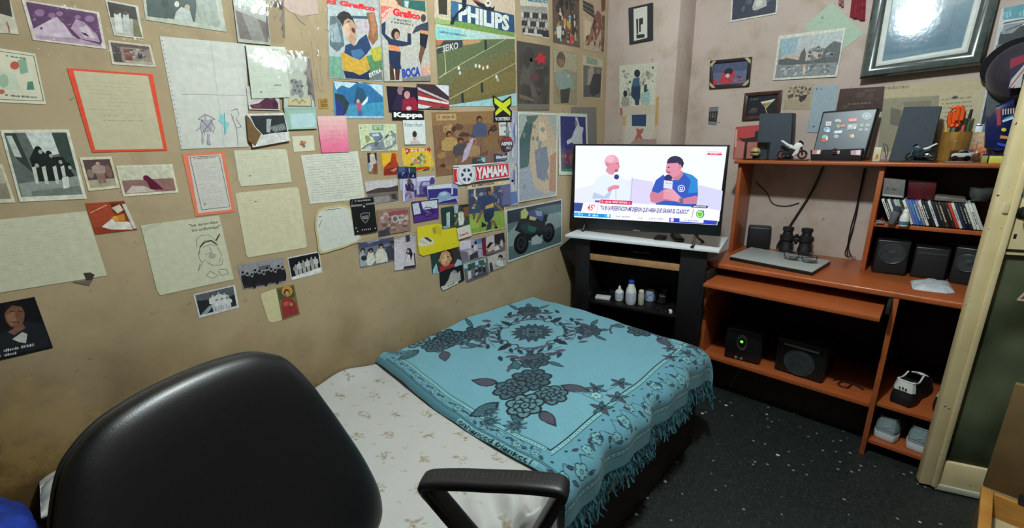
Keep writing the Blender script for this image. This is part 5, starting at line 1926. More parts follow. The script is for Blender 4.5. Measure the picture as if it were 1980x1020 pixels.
# --- top left
a = L('photograph', 'pale old photo with a dark upper half in the top left corner', 'photo', [(-90,-90),(45,-60),(110,200),(-60,185)], 'b8b2a0', 0, FA)
a.p('3a342f', [(-90,-90),(45,-60),(72,100),(20,85),(-75,60)]); a.line('a06a58', [(40,130),(50,160),(55,190)], 2.5); done(a)
a = L('photograph', 'wide faded purple photo of pale rocks with a cream border', 'photo', [(125,-2),(575,70),(615,285),(190,232)], 'c9bfb4', 0, FA)
a.p('5c3a5e', [(148,10),(560,80),(592,240),(585,262),(470,228),(205,205)])
a.p('c2aebb', [(188,170),(320,100),(370,140),(420,205),(450,225),(205,205)]); a.p('b8a6b2', [(300,105),(330,98),(372,150),(320,170)])
a.p('a98ba4', [(410,165),(440,110),(490,130),(560,200),(580,245),(470,225)]); a.p('c8b8c0', [(460,160),(500,150),(560,225),(490,215)])
for x, y, r in ((230,75,30),(300,90,22),(520,110,28),(345,80,20),(450,100,18)): a.e('8a6a8c', x, y, r, r * .7)
a.p('a890a2', [(205,205),(470,228),(588,262),(590,270),(210,224)]); a.e('6a4058', 240,165,8,8); a.p('3c2440', [(470,185),(500,195),(520,215),(490,205)]); done(a)
a = L('photograph', 'upright photo of two pale figures on dark ground, high on the left', 'photo', [(608,-2),(800,35),(832,226),(662,205)], 'c3bfb2', 0, FA)
a.p('3b3631', [(622,10),(785,42),(800,120),(640,100)]); a.p('6d6a4c', [(762,110),(798,115),(825,218),(775,212)]); a.p('a6a69c', [(640,100),(770,110),(775,212),(670,198)])
a.p('c8c8c0', [(660,80),(700,75),(715,190),(672,190)]); a.p('b6b8b0', [(712,85),(745,80),(760,205),(718,196)]); a.e('4a443c', 678,72,14,14); a.e('5a5048', 728,76,13,13); done(a)
a = L('photograph', 'small brown photo of a street with a red figure under the two pale figures', 'photo', [(625,232),(872,262),(905,390),(650,373)], 'c2b9a6', 0, FA)
uv(a).r('8a7a6e', .05,.08,.95,.9); a.r('4a4240', .06,.2,.24,.88); a.r('7a4038', .32,.3,.48,.86); a.r('5f4f4a', .05,.08,.95,.22); a.blobs(3, ['9a8a84', '6a5a58', 'a69a92', '4c4448'], 22,.07,.3,.2,.94,.8); a.e('2c2a30', .68,.55,.06,.12); a.r('a89c8c', .3,.78,.95,.9); done(a)
a = L('photograph', 'large dark green photo of a couple cut by the top edge of the photo', 'photo', [(-90,-120),(362,-120),(412,186),(-54,116)], 'a7ab9c', 0, FB)
a.p('3a4a44', [(-60,-100),(90,-100),(70,110),(-45,95)]); a.p('2e3f3a', [(30,-90),(230,-60),(250,130),(60,105)]); a.p('8f978a', [(250,-80),(340,-60),(380,160),(230,130)])
a.p('a7aea6', [(120,70),(150,40),(200,60),(220,130),(110,110)]); a.e('c2bcae', 125,25,14,18); a.e('a89684', 185,45,16,20); a.e('20302c', 55,20,22,30); done(a)
a = L('greeting_card', 'cream greeting card with a red and green picture at the left edge', 'card', [(-80,268),(205,312),(268,605),(-70,590)], 'c9c5ae', 0, FA, M_PAPER)
a.line('4a4c40', [(-60,290),(195,325),(252,585),(-55,575)], 1.2, True)
a.p('b7c0a8', [(-20,410),(90,430),(120,520),(10,520)]); a.p('7d9e86', [(100,350),(150,340),(165,420),(120,430)]); a.p('4e7a66', [(160,475),(190,470),(200,520),(155,522)])
a.e('b8503f', 85,380,26,24); a.e('a95a48', 8,532,20,14); a.e('94ab92', 20,470,30,40)
a.g('33352c', [(35,318),(145,335),(148,345),(37,328)]); a.g('33352c', [(30,545),(215,560),(216,572),(32,557)]); done(a)
a = L('framed_letter', 'letter on cream paper with a bright orange-red painted border', 'letter', [(388,395),(885,430),(970,872),(535,884)], 'd8472a', 0, FA, M_PAPER)
a.p('b9b093', [(425,410),(858,440),(948,862),(552,868)]); a.setq([(425,410),(858,440),(948,862),(552,868)]); a.w('8d8566', .06,.1,.95,.55,9,1,.6,.6); a.w('7d765c', .2,.52,.95,.64,2,2,.9,.8); done(a)
a = L('photograph', 'large black and white street photo of a group leaning together at the left edge', 'photo', [(0,251),(133,250),(168,384),(38,390)], 'cfcdbd')
uv(a).r('5c6660', .04,.04,.95,.93); a.p('c3c9c2', [(.34,.04),(.72,.04),(.76,.34),(.42,.38)]); a.p('2f3b37', [(.05,.05),(.2,.05),(.3,.6),(.12,.4)]); a.p('b4bab0', [(.06,.08),(.14,.08),(.2,.38),(.1,.36)])
a.p('37443f', [(.72,.05),(.94,.05),(.95,.6),(.76,.4)]); a.p('8a928a', [(.05,.74),(.95,.66),(.95,.93),(.06,.93)]); a.p('6d7670', [(.2,.86),(.95,.8),(.95,.93),(.2,.93)])
a.p('1c2422', [(.3,.4),(.42,.24),(.5,.28),(.6,.38),(.8,.38),(.9,.66),(.6,.72),(.32,.72)])
for x, y, r in ((.46,.27,.05),(.60,.33,.045),(.36,.46,.05),(.72,.42,.05),(.84,.5,.045)): a.e('14191a', x, y, r, r * .9); a.e('9ba39a', x + .02, y + .035, r * .6, r * .6)
for x in (.30,.44,.60,.72): a.p('b9bfb5', [(x, .52),(x + .06,.5),(x + .04,.76),(x - .01,.76)])
a.p('d2d6cc', [(.7,.68),(.8,.66),(.78,.82),(.68,.84)]); done(a)
a = L('photograph', 'cream-bordered photo cut by the left edge beside the street photo', 'photo', [(-22,312),(5,318),(30,391),(-16,393)], 'c6c1a8'); uv(a).r('8a8270', .1,.5,.86,.9); a.r('aba691', .1,.1,.86,.5); done(a)
a = L('photograph', 'small brownish photo of a person in front of a dark doorway', 'photo', [(153,304),(215,302),(232,363),(171,369)], 'cfc9ae')
uv(a).r('574343', .08,.08,.92,.68); a.r('a69c86', .08,.68,.92,.92); a.man(.5,.12,.68,.42, '2d2022', 'b59a82', 'a08a80', '8c6a60'); a.e('8c7468', .2,.5,.1,.14); a.e('7c5c54', .78,.46,.1,.2); done(a)
a = L('photograph', 'small wide photo of a maroon figure lying on sand', 'photo', [(224,320),(333,317),(345,372),(238,380)], 'cfcab2')
uv(a).r('c3c0ab', .04,.06,.96,.48); a.r('8d6864', .04,.48,.96,.92); a.p('c5b4a8', [(.05,.9),(.2,.66),(.4,.7),(.6,.9)]); a.p('5a1830', [(.44,.42),(.5,.36),(.58,.5),(.74,.86),(.5,.82)]); a.e('5a1830', .47,.44,.06,.1); done(a)
a = L('photograph', 'small red-brown and white photo touching the large cream letter', 'photo', [(420,237),(612,224),(676,366),(470,390)], '8a3a24', 0, FE)
uv(a).r('a0452c', .0,.0,.6,.75); a.p('d8d2c6', [(.2,.78),(.5,.55),(.9,.72),(.9,.98),(.4,.9)]); a.p('c07a2c', [(.5,.5),(.86,.42),(.8,.7),(.56,.66)]); a.p('5c2418', [(.62,.05),(.95,.1),(.9,.4),(.6,.35)]); a.p('cdbba6', [(.6,.2),(.84,.1),(.88,.3),(.7,.4)]); a.p('c8c4ba', [(.9,.1),(1,.1),(1,.95),(.92,.95)]); a.line('d8a890', [(.05,.3),(.5,.1)], 2); a.e('d49a40', .6,.56,.07,.09); done(a)
a = L('letter', 'largest cream handwritten letter, cut by the left edge, with a small burnt hole', 'letter', [(-60,322),(425,275),(528,592),(-60,686)], 'c3c0a7', 0, FE, M_PAPER)
a.setq([(-60,322),(425,275),(528,592),(-60,686)]); a.w('a3a089', .08,.05,.95,.86,17,5,.55,.75); a.p('3a352c', [(410,580),(445,576),(467,588),(455,612),(425,614)]); a.p('6a6254', [(355,624),(458,612),(440,642)]); done(a)
a = L('movie_card', 'black card with the face of a man in a dark jacket and white lettering', 'card', [(-60,740),(170,697),(262,948),(-60,1024)], '15161a', 0, FE)
a.p('20242a', [(0,880),(60,850),(130,820),(215,830),(250,940),(-40,1000)]); a.p('b9b8b2', [(60,905),(110,870),(135,880),(128,925),(95,920)]); a.p('7c5548', [(40,870),(110,825),(125,850),(70,885)])
a.e('74503f', 72,785,50,66,-.12); a.p('8c6450', [(30,790),(70,760),(85,830),(50,840)]); a.p('20181a', [(10,800),(20,740),(70,715),(120,735),(125,780),(105,745),(60,738),(35,760)]); a.line('33211c', [(50,770),(70,768)], 2.2); a.line('33211c', [(90,766),(110,770)], 2.2); a.line('4a2c26', [(60,822),(95,822)], 2)
a.g('c9c8c4', [(-20,962),(178,922),(180,936),(-18,976)]); a.g('c9c8c4', [(-15,985),(80,965),(82,978),(-13,998)]); done(a)

# --- large drawing, plastic sleeves
a = L('drawing', 'largest white sheet on the wall, folded in four, with faintly drawn figures', 'drawing', [(25,210),(528,255),(540,850),(150,865)], 'c3c3bb', 0, FB, M_PAPER)
a.line('a9a9a1', [(320,235),(400,850)], 1.6); a.line('8f8d84', [(155,548),(215,546),(420,552),(530,552)], 1.4)
for i in range(24): f = i / 23; a.e('77756c', 40 + 115 * f, 235 + 610 * f, 3.4,3.4)
for pts in ([(270,690),(260,740),(275,780)], [(320,690),(345,740),(335,770)], [(250,690),(290,660),(345,690),(300,705),(250,690)], [(285,660),(292,700),(285,780)], [(270,780),(275,835)], [(305,775),(300,835),(318,840),(312,780)], [(235,760),(265,735)]):
    a.line('77727e', pts, 1.6)
for x, y, rx, ry in ((292,668,10,9),(300,730,34,36),(275,815,8,24),(310,810,8,28)): a.e('a29da4', x, y, rx, ry)
a.line('6e6878', [(270,700),(330,760)], 2); a.line('6e6878', [(330,700),(272,770)], 2)
a.p('86bcc0', [(375,655),(390,660),(400,700),(430,715),(405,785),(395,720),(365,700)]); a.line('3f9aa0', [(400,655),(405,780)], 2)
a.line('8c7f88', [(440,640),(475,630),(485,660),(470,690),(500,735),(470,742),(455,700),(440,660)], 1.4); a.line('b08090', [(445,690),(455,675)], 2); a.line('8c7f88', [(470,742),(480,840)], 1.2); done(a)
a = L('photograph', 'glossy grey photo inside a shiny plastic sleeve at the top of the wall', 'photo', [(440,-70),(640,-60),(668,262),(478,245)], 'a9aaa2', 1, FB)
a.p('b9c2b8', [(450,-50),(630,-40),(640,60),(460,30)]); a.p('6f6660', [(462,60),(640,130),(655,245),(490,225)]); a.p('8d8a84', [(500,80),(590,110),(640,245),(560,235)]); a.p('5a5452', [(640,-60),(650,100),(662,240),(640,180)]); done(a)
a = L('letter', 'pale letter sheet in a shiny plastic sleeve overlapping the large drawing', 'letter', [(520,262),(750,275),(778,565),(556,572)], 'c7cec0', 2, FB, M_PAPER); a.line('4a4c46', [(520,262),(556,572)], 1.6)
uv(a).w('a3ab9f', .06,.45,.92,.9,8,8,.5,.7); a.r('6c7ca0', .6,.74,.8,.76); a.e('4a4a48', .25,.88,.03,.012); done(a)
a = L('postcard', 'white card with a dark purple flower photo peeping out below the pale letter', 'card', [(525,500),(715,520),(722,640),(542,634)], 'c9c5bf', 1, FB, M_PHOTO); a.p('5a2a48', [(545,610),(600,598),(640,566),(665,575),(690,570),(712,600),(712,634),(560,630)]); a.p('7c3c58', [(560,612),(620,604),(600,628)]); a.e('3a1c34', 690,605,12,16); done(a)
a = L('framed_drawing', 'small drawing of a grey animal with a black and white chequered border', 'drawing', [(735,318),(893,330),(932,628),(742,630)], 'bfc4ba', 1, FB, M_PAPER)
for i in range(26):
    f = i / 25; a.e('33332f', 897 + 30 * f - 2,352 + 268 * f, 4,4.2)
    a.e('5a5a54', 740 + 2 * f, 560 + 68 * f * 1.0,4,3)
a.line('43443f', [(880,365),(905,618),(765,615)], 1.3); a.p('b8bcae', [(768,410),(880,405),(900,610),(770,612)]); a.p('c7bd92', [(770,570),(896,570),(900,612),(770,612)])
for x, y, rx, ry in ((800,475,22,18),(820,510,30,40),(838,480,14,16),(795,535,14,22),(842,545,16,26)): a.e('8d8d8c', x, y, rx, ry)
for x, y in ((790,470),(812,478),(822,500),(806,525),(834,530),(848,500)): a.e('62636a', x, y, 9,8)
a.line('70584c', [(790,590),(815,575),(832,600),(850,578),(868,596)], 2); done(a)
a = L('folded_photo', 'black and white photo with a curled brown corner above the ruled letter', 'photo', [(522,660),(742,655),(779,815),(560,855)], 'c9c8c4', 3, FB)
a.p('2a2f32', [(545,672),(740,668),(762,765),(690,770),(620,782),(580,745)]); a.p('98a0a6', [(640,690),(668,690),(660,770),(640,765)]); a.p('6a6e70', [(660,735),(740,715),(755,750),(690,768)])
for k in range(6): a.line('a9adad', [(640 + k * 18,762 - k * 2),(654 + k * 18,740 - k * 2)], 1.4)
a.p('6f5636', [(522,665),(540,680),(570,735),(610,775),(575,848),(535,815)]); a.line('d2d0c8', [(528,668),(548,690),(575,738),(608,772)], 2); done(a)
a = L('green_card', 'pale green card with a lighter blue rectangle above the tiny flower card', 'card', [(742,625),(925,622),(936,745),(764,752)], '98b5a6', 2, FB, M_PAPER); a.p('a9c3c6', [(780,660),(920,655),(926,735),(790,745)]); a.p('8cae9c', [(745,628),(770,660),(785,745),(766,748)]); done(a)
a = L('flower_card', 'tiny cream card with one small orange flower', 'card', [(792,790),(916,785),(927,873),(804,881)], 'c8c5ae', 0, FB, M_PAPER)
for x, y, c in ((850,822, 'a0643c'),(866,826, 'b87848'),(858,838, '4f5e40'),(846,836, 'b05038'),(862,848, '7a6a48')): a.e(c, x, y, 9,8)
done(a)
a = L('gold_sticker', 'tiny square gold sticker with dark scrolls left of the blue mountain photo', 'sticker', [(45,571),(101,569),(107,629),(50,631)], 'a8823c', 0, FC)
for x, y in ((66,590),(86,586),(70,612),(90,612)): a.e('4a3a24', x, y, 9,9); a.e('c0a468', x, y, 4,4)
done(a)
a = L('pink_card', 'bright pink card fading to pale at the top, with a few written words', 'card', [(36,674),(204,670),(223,880),(64,886)], 'dda6a8', 1, FC, M_PAPER); uv(a)
for i, c in enumerate(('dbb0ac', 'dba8a8', 'dc9fa6', 'dc94a2', 'dd899c', 'de7c96', 'df7292', 'df6a90')): a.r(c, 0, i / 8,1,(i + 1) / 8)
a.w('a05a6c', .35,.40,.78,.66,5,9,.8,.7); done(a)
a = L('pink_paper', 'pale pink paper at the top edge above the pink card', 'paper', [(720,-80),(930,-80),(946,70),(900,125),(760,90)][:4], 'b8a094', 0, FB, M_PAPER, [(720,-80),(930,-80),(945,80),(850,95),(780,70),(728,20)]); a.p('9a8a74', [(800,70),(850,95),(890,110),(870,145),(835,120)]); done(a)

# --- middle letters
a = L('certificate', 'printed sheet with a black frame and a coral-orange border', 'certificate', [(147,50),(378,35),(438,365),(222,392)], 'd9785a', 0, FF_, M_PAPER)
a.p('c4c0b8', [(180,62),(360,50),(418,352),(236,374)]); a.line('33333a', [(190,68),(350,58),(408,338),(255,355)], 1.4, True)
a.g('4a4a50', [(212,72),(335,62),(337,70),(214,80)]); a.setq([(200,90),(352,80),(398,330),(258,345)]); a.w('7f7d8a', .05,.04,.95,.95,19,3,.6,.92); a.line('4a4a52', [(265,320),(275,320),(268,335)], 1.5); done(a)
a = L('letter', 'small cream letter sheet directly above the largest square letter', 'letter', [(430,30),(718,23),(747,204),(470,228)], 'c5c3ab', 0, FF_, M_PAPER, [(430,30),(712,22),(720,30),(747,204),(470,228),(455,190)]); uv(a).w('9d9b86', .05,.08,.94,.75,8,11,.55,.8); a.e('4a4640', .2,.72,.02,.015); done(a)
a = L('letter', 'largest square cream letter with rounded corners in the middle of the wall', 'letter', [(438,262),(775,230),(832,555),(503,616)], 'c7c0a2', 0, FF_, M_PAPER, [(445,262),(772,230),(785,240),(831,550),(822,562),(512,616),(500,606),(438,270)]); uv(a).w('a59d82', .04,.07,.95,.84,17,12,.5,.8); a.w('6e6656', .68,.46,.86,.62,4,13,.8,.8); a.e('6a6252', .28,.16,.02,.008); done(a)
a = L('letter', 'white ruled letter covered in handwriting right of the small cream letter', 'letter', [(3,204),(325,180),(366,450),(56,478)], 'cbcbbd', 0, FG, M_PAPER); uv(a)
for i in range(18): a.line('b3b8b6', [(0.01,.05 + i * .052),(.99,.05 + i * .052)], .35)
a.w('83858a', .05,.02,.96,.95,18,14,.75,.9); a.line('b5b5a8', [(.53,0),(.56,1)], .8); done(a)
sc = [(98,510),(120,500),(145,490),(180,488),(215,480),(250,482),(278,492),(290,505),(292,540),(300,570),(312,600),(330,640),(345,672),(335,690),(290,705),(240,725),(190,738),(150,752),(112,758),(98,735),(96,700),(90,660),(82,620),(80,580),(86,540)]
a = L('scalloped_letter', 'letter with a wavy yellowed edge beside the black shield card', 'letter', [(90,500),(290,490),(335,690),(100,745)], 'b9ac82', 1, FG, M_PAPER, sc)
cxy = (200,620); a.p('c5c6bd', [(cxy[0] + (x - cxy[0]) * .9, cxy[1] + (y - cxy[1]) * .9) for x, y in sc]); a.setq([(118,530),(285,515),(318,665),(125,720)]); a.w('a3a49c', .02,.1,.9,.95,13,15,.5,.8); a.line('4a4a44', [(140,515),(160,508),(185,510),(205,502),(225,505)], 2); a.line('5a5a52', [(104,550),(118,548)], 2.4); a.line('5a5a52', [(118,570),(104,610)], 2); done(a)
a = L('drawing', 'sheet with an ink cartoon of a big-helmeted figure and two handwritten lines', 'drawing', [(-80,440),(350,385),(431,735),(30,822)], 'c2c0a8', 0, FF_, M_PAPER, [(-80,440),(350,385),(431,735),(40,820),(28,822),(10,800)])
a.t('3c3e36', '"te acordas', [(182,434),(340,412),(343,428),(185,450)], .015); a.t('3c3e36', 'los uniformes?"', [(200,460),(356,436),(359,454),(203,476)], .015)
for pts in ([(228,560),(225,520),(250,495),(290,492),(320,510),(335,530)], [(240,600),(245,555),(270,525),(310,520),(340,545)], [(330,522),(350,488)], [(262,560),(300,545),(340,552)], [(245,570),(235,600),(250,640),(275,630)], [(340,560),(365,600),(350,640)], [(275,600),(300,590),(330,600)], [(280,640),(320,660),(365,655),(370,620)], [(300,690),(280,715),(310,730),(345,715),(300,690)], [(350,680),(390,680),(400,705),(360,715),(345,690)], [(245,650),(235,690),(262,640)], [(295,560),(310,580),(300,600)]):
    a.line('55564e', pts, 1.3)
a.line('2c2e2a', [(245,560),(270,532),(305,524),(338,545)], 3); a.line('2c2e2a', [(335,522),(352,488)], 3); a.e('a49a8c', 310,610,20,12)
for k in range(6): a.line('8a8a86', [(-60 + k * 14,470 - k * 4),(-30 + k * 14,440 - k * 4)], .8)
done(a)
a = L('photograph', 'black and white photo of men in dark coats below the square letter', 'photo', [(450,657),(700,614),(720,745),(482,792)], '8e8e92', 0, FF_)
uv(a).r('8b8b90', .02,.03,.98,.5); a.r('33343a', .02,.5,.98,.97); a.line('5c5c62', [(.42,.1),(.46,.5)], 2); a.r('5a5a60', .42,.2,.68,.36)
for i in range(11): x = .07 + i * .088; y = .44 + .07 * ((i * 7) % 3 - 1); a.e('1c1d22', x, y + .26,.06,.28); a.e('8f8a88', x, y, .028,.07); a.e('17181c', x, y - .05,.03,.05)
done(a)
a = L('photograph', 'black and white night photo of figures in white below the square letter', 'photo', [(722,617),(896,582),(916,700),(746,742)], 'c3c3be', 0, FF_)
uv(a).r('15171a', .03,.05,.97,.86)
for i, (x, h) in enumerate(((.2,.5),(.32,.6),(.45,.62),(.58,.66),(.72,.7),(.84,.68))): a.man(x, .84 - h, h, .16, '0f1012', 'a5a5a2', ('8c8c8c', 'b8b8b4')[i % 2], 'a5a5a2')
a.p('d3d3ce', [(.03,.86),(.97,.72),(.97,.95),(.03,.97)]); done(a)
a = L('photograph', 'black and white photo of people in white sitting outdoors, lowest under the cartoon sheet', 'photo', [(207,818),(436,765),(459,890),(240,947)], 'c6c7c5', 0, FF_)
uv(a).r('555a60', .04,.05,.95,.9); a.p('20242a', [(.04,.3),(.35,.35),(.5,.9),(.04,.9)]); a.p('8c9298', [(.05,.9),(.3,.6),(.4,.62),(.2,.92)]); a.p('24282e', [(.55,.5),(.95,.4),(.95,.86),(.5,.9)])
for x, y in ((.42,.15),(.56,.1),(.7,.18)): a.man(x, y, .75,.2, '1a1c20', 'a4a09c', 'c6cac8', 'b4b8b8')
for x in (.5,.62,.76): a.man(x, .42,.5,.18, '1a1c20', 'a4a09c', 'cdd0ce', 'bfc2c2')
done(a)
a = L('prayer_card', 'cream prayer card folded open with a small red and gold icon', 'card', [(577,812),(662,785),(695,958),(625,972)], 'c5bd94', 0, FF_, M_PAPER, [(577,830),(582,812),(662,785),(695,958),(640,972),(618,962)]); a.setq([(585,815),(660,790),(690,950),(622,960)]); a.w('a29a76', .12,.15,.85,.7,6,17,.6,.7)
a.p('6f6238', [(662,785),(760,763),(792,925),(697,958)]); a.p('4a4a2c', [(668,792),(756,772),(764,830),(680,850)]); a.e('b98a3c', 722,800,30,30); a.p('8a2c2c', [(690,870),(700,840),(745,835),(772,870),(786,920),(702,948)]); a.e('4a2820', 720,808,17,20); a.e('b88a60', 722,812,11,14); a.e('b08050', 742,872,12,9); a.p('b05038', [(700,862),(735,852),(742,872),(705,885)]); a.line('5a1c20', [(730,850),(745,925)], 2); done(a)

# --- magazine covers and match photos
CV = (620,0,6.373)
a = L('magazine_cover', 'magazine cover of a shouting player in a blue and yellow shirt', 'magazine cover', [(70,-150),(735,-150),(765,1005),(110,960)], '9fa5a2', 0, CV)
a.p('aab4b4', [(80,60),(700,120),(740,700),(100,700)]); a.p('5c6c72', [(110,200),(240,200),(290,560),(200,640),(110,560)]); a.p('8fa0a6', [(100,320),(200,280),(260,520),(130,520)]); a.p('6fa08c', [(100,690),(260,700),(280,960),(115,950)]); a.p('557f58', [(560,690),(745,650),(760,860),(580,900)]); a.p('b0aa44', [(600,610),(735,560),(745,740),(660,760)]); a.p('3e5560', [(200,190),(580,200),(580,235),(220,225)]); a.p('b3a8ac', [(420,250),(600,240),(600,420),(480,430)])
a.p('8d5f45', [(560,160),(660,150),(700,330),(705,480),(640,560),(580,470),(600,330)]); a.p('a87456', [(600,170),(650,160),(690,360),(640,470)])
a.p('2a3f63', [(300,560),(380,530),(430,560),(470,490),(560,420),(620,590),(570,660),(480,740),(380,700),(290,650)]); a.p('456a96', [(370,620),(500,600),(540,660),(470,735),(390,700)])
a.p('c29a3e', [(240,650),(290,650),(400,720),(480,740),(560,680),(605,850),(480,925),(330,880),(270,850)]); a.p('232f4c', [(275,870),(400,890),(480,930),(605,865),(620,985),(310,965)])
a.p('b08d76', [(290,250),(330,225),(400,250),(440,330),(440,470),(410,570),(350,520),(300,440),(275,330)]); a.p('c9a78e', [(285,300),(340,290),(360,400),(330,470),(290,410)]); a.p('5c2a28', [(375,350),(400,340),(425,380),(415,410),(390,395)]); a.line('2c2422', [(320,275),(355,262)], 3)
a.p('2d2a2a', [(195,210),(225,160),(280,135),(350,160),(400,240),(420,310),(385,250),(330,225),(290,255),(270,330),(235,260)])
a.t('d83038', 'El Grafico', [(80,-25),(670,75),(668,145),(75,40)], .06); a.p('6a7270', [(590,900),(745,830),(760,985),(600,985)]); a.t('e0e2dc', 'EXTRA', [(590,905),(735,840),(745,885),(600,955)], .02); done(a)
a = L('magazine_cover', 'magazine cover of two players in blue and orange jerseys with big blue letters', 'magazine cover', [(712,-20),(1292,20),(1352,1000),(776,1005)], 'a3a19a', 1, CV)
a.p('b0aea6', [(740,60),(1300,160),(1335,780),(1210,990),(790,1000),(760,500)]); a.p('c7a88c', [(715,-15),(1285,25),(1290,190),(740,80)])
a.p('35605e', [(900,-10),(1280,18),(1285,150),(1000,90)]); a.p('a7b8b4', [(1020,10),(1080,15),(1070,100),(1030,90)]); a.p('6a4a3c', [(930,5),(985,8),(990,85),(945,60)])
a.p('d86a60', [(728,70),(880,95),(740,280),(735,200)]); a.p('e8a89c', [(740,250),(880,105),(890,150),(760,275)]); a.t('f0c8c0', 'EXTRA', [(740,180),(850,90),(868,115),(755,215)], .03)
a.t('d83038', 'Grafico', [(880,95),(1222,165),(1222,250),(880,195)], .06); a.g('24241f', [(895,225),(1105,258),(1105,282),(895,250)]); a.g('24241f', [(862,258),(1140,300),(1140,325),(862,282)])
a.p('2b3550', [(740,300),(795,265),(790,420),(860,480),(960,500),(1060,520),(1065,390),(1105,420),(1110,550),(1000,575),(960,570),(960,600),(830,560),(820,510),(745,420)]); a.e('c09a80', 1080,392,16,24); a.p('d08a5c', [(832,550),(960,575),(980,640),(835,620)]); a.p('22304c', [(830,620),(980,640),(975,790),(990,850),(920,870),(840,790)]); a.p('4a3028', [(840,800),(900,830),(905,985),(850,990)]); a.p('4a3028', [(910,860),(970,860),(960,985),(915,985)]); a.p('cfcac0', [(890,850),(905,850),(915,960),(905,960)])
a.e('2c2624', 915,420,55,70); a.e('a5806a', 930,440,32,48)
a.p('3a4050', [(1225,300),(1320,270),(1320,400),(1215,380),(1115,420),(1165,330)]); a.p('c08a58', [(1215,370),(1320,385),(1318,425),(1212,408)]); a.p('202630', [(1215,410),(1318,430),(1290,600),(1215,560)]); a.p('6a4a3c', [(1225,560),(1285,600),(1250,700),(1225,815),(1200,700)]); a.e('4a403c', 1258,225,32,50)
a.t('2c4a9c', 'BOCA', [(990,850),(1215,815),(1222,940),(1000,965)], .06); a.p('cfa08c', [(1215,830),(1335,790),(1345,920),(1225,945)])
for k in range(4): a.line('4a5a98', [(1225,855 + k * 22),(1290,848 + k * 22)], 1.4)
a.p('7c7a74', [(1000,960),(1345,930),(1350,998),(1000,1002)]); done(a)
PH = (830,0,8.5)
a = L('football_poster', 'football poster with a blue advertising board over a picture of a pitch', 'poster', [(70,-120),(1400,-120),(1430,1740),(185,1750)], 'c4b8a4', 0, PH)
a.p('c0ae98', [(80,-100),(1390,-100),(1390,300),(80,300)]); a.p('3c3a33', [(140,-60),(290,-30),(290,250),(155,230)]); a.p('2c4a6c', [(355,10),(1390,250),(1400,540),(600,390),(350,340)]); a.p('3a678c', [(355,20),(490,50),(480,200),(370,290)])
a.p('6d8f4a', [(85,290),(350,340),(600,370),(1400,545),(1400,610),(95,390)]); a.p('8fa870', [(85,290),(340,335),(335,400),(90,385)])
a.t('ccd3cc', 'PHILIPS', [(478,60),(1310,255),(1310,515),(478,345)], .05)
a.p('1e2a38', [(530,-40),(610,-20),(600,150),(480,220),(420,330),(395,410),(340,400),(370,300),(470,190),(540,120)]); a.p('a8644a', [(640,-60),(720,-80),(860,60),(820,120)]); a.p('2a2a34', [(700,0),(880,60),(1040,130),(1075,90),(1060,190),(940,170),(800,100)]); a.e('d0ccc0', 960,60,52,58); a.e('4a443c', 965,50,20,20)
a.p('a5c4be', [(90,420),(520,480),(900,545),(1400,625),(560,650),(95,640)]); a.p('84bcbe', [(90,430),(520,490),(520,640),(95,640)]); a.t('2f4a58', 'LA MITAD DEL CAMPEONATO', [(160,505),(612,575),(612,605),(160,540)], .03)
a.p('66684a', [(100,660),(1400,640),(1420,1560),(170,1750)]); a.p('5c6848', [(120,900),(900,700),(1395,650),(1400,760),(540,1040),(140,1250)]); a.p('6c6440', [(420,1250),(1410,850),(1420,1540),(200,1740)]); a.p('75693f', [(700,1350),(1420,1150),(1420,1450),(500,1640)])
a.p('b0684c', [(100,660),(240,655),(230,720),(110,740)]); a.p('b08a64', [(540,660),(870,645),(820,700),(560,750)]); a.p('3a3f4a', [(220,680),(540,660),(540,775),(130,890),(120,830)]); a.t('c9c8b8', 'SEIKO', [(215,745),(470,690),(470,800),(215,860)], .02)
a.line('c5c09c', [(110,795),(240,755),(270,1190),(180,1270)], 3); a.line('b5b38e', [(1240,650),(560,1030),(150,1280)], 2.6); a.line('b5b38e', [(1420,1030),(600,1480),(300,1640)], 2.6)
for x, y, c in ((480,1120, 'd0cfc0'),(500,1200, 'c3c2b2'),(820,1090, 'd2d0c2'),(880,1120, 'c8b9a8'),(760,1080, 'bfc0b8'),(1100,1260, 'cfcdbd'),(1120,1310, 'a9a294'),(950,1100, 'd6d2c6')): a.e(c, x, y, 20,32)
for x, y in ((860,1390),(540,1560),(920,690)): a.p('26323c', [(x - 22, y),(x + 18, y - 10),(x + 26, y + 120),(x - 12, y + 140)]); a.e('2c241e', x, y - 16,16,20)
a.p('98bec2', [(170,1750),(900,1640),(1420,1530),(1428,1740),(190,1752)]); done(a)
a = L('photograph', 'photo of a blue lake and mountain with a person in front, under the shouting player', 'photo', [(130,468),(418,490),(428,687),(140,686)], '4c86a8', 0, FC)
a.p('b5ccd8', [(132,470),(416,492),(420,560),(340,490),(280,475),(225,510),(180,495),(150,520)]); a.p('2f6a9a', [(150,520),(185,495),(225,512),(270,478),(330,492),(380,530),(420,570),(422,600),(240,610),(160,560)]); a.p('3f8cae', [(225,610),(422,590),(425,665),(240,675)]); a.p('28506a', [(270,500),(310,520),(330,590),(250,600)])
a.p('2c3c44', [(140,540),(190,550),(225,600),(205,660),(150,660)]); a.p('2c3a78', [(142,570),(190,610),(200,680),(150,680)]); a.p('b0506a', [(265,590),(290,588),(300,680),(275,682)]); a.e('c8a080', 276,586,9,11); a.p('d2dde2', [(295,605),(335,555),(330,590),(305,612)]); a.p('4a60a0', [(275,640),(298,640),(300,682),(276,683)]); a.p('9ab6c8', [(140,672),(425,672),(428,687),(140,686)]); done(a)
a = L('photograph', 'dark photo of a couple, the woman in a red jumper', 'photo', [(440,499),(622,508),(626,652),(456,652)], '1c1a30', 0, FC)
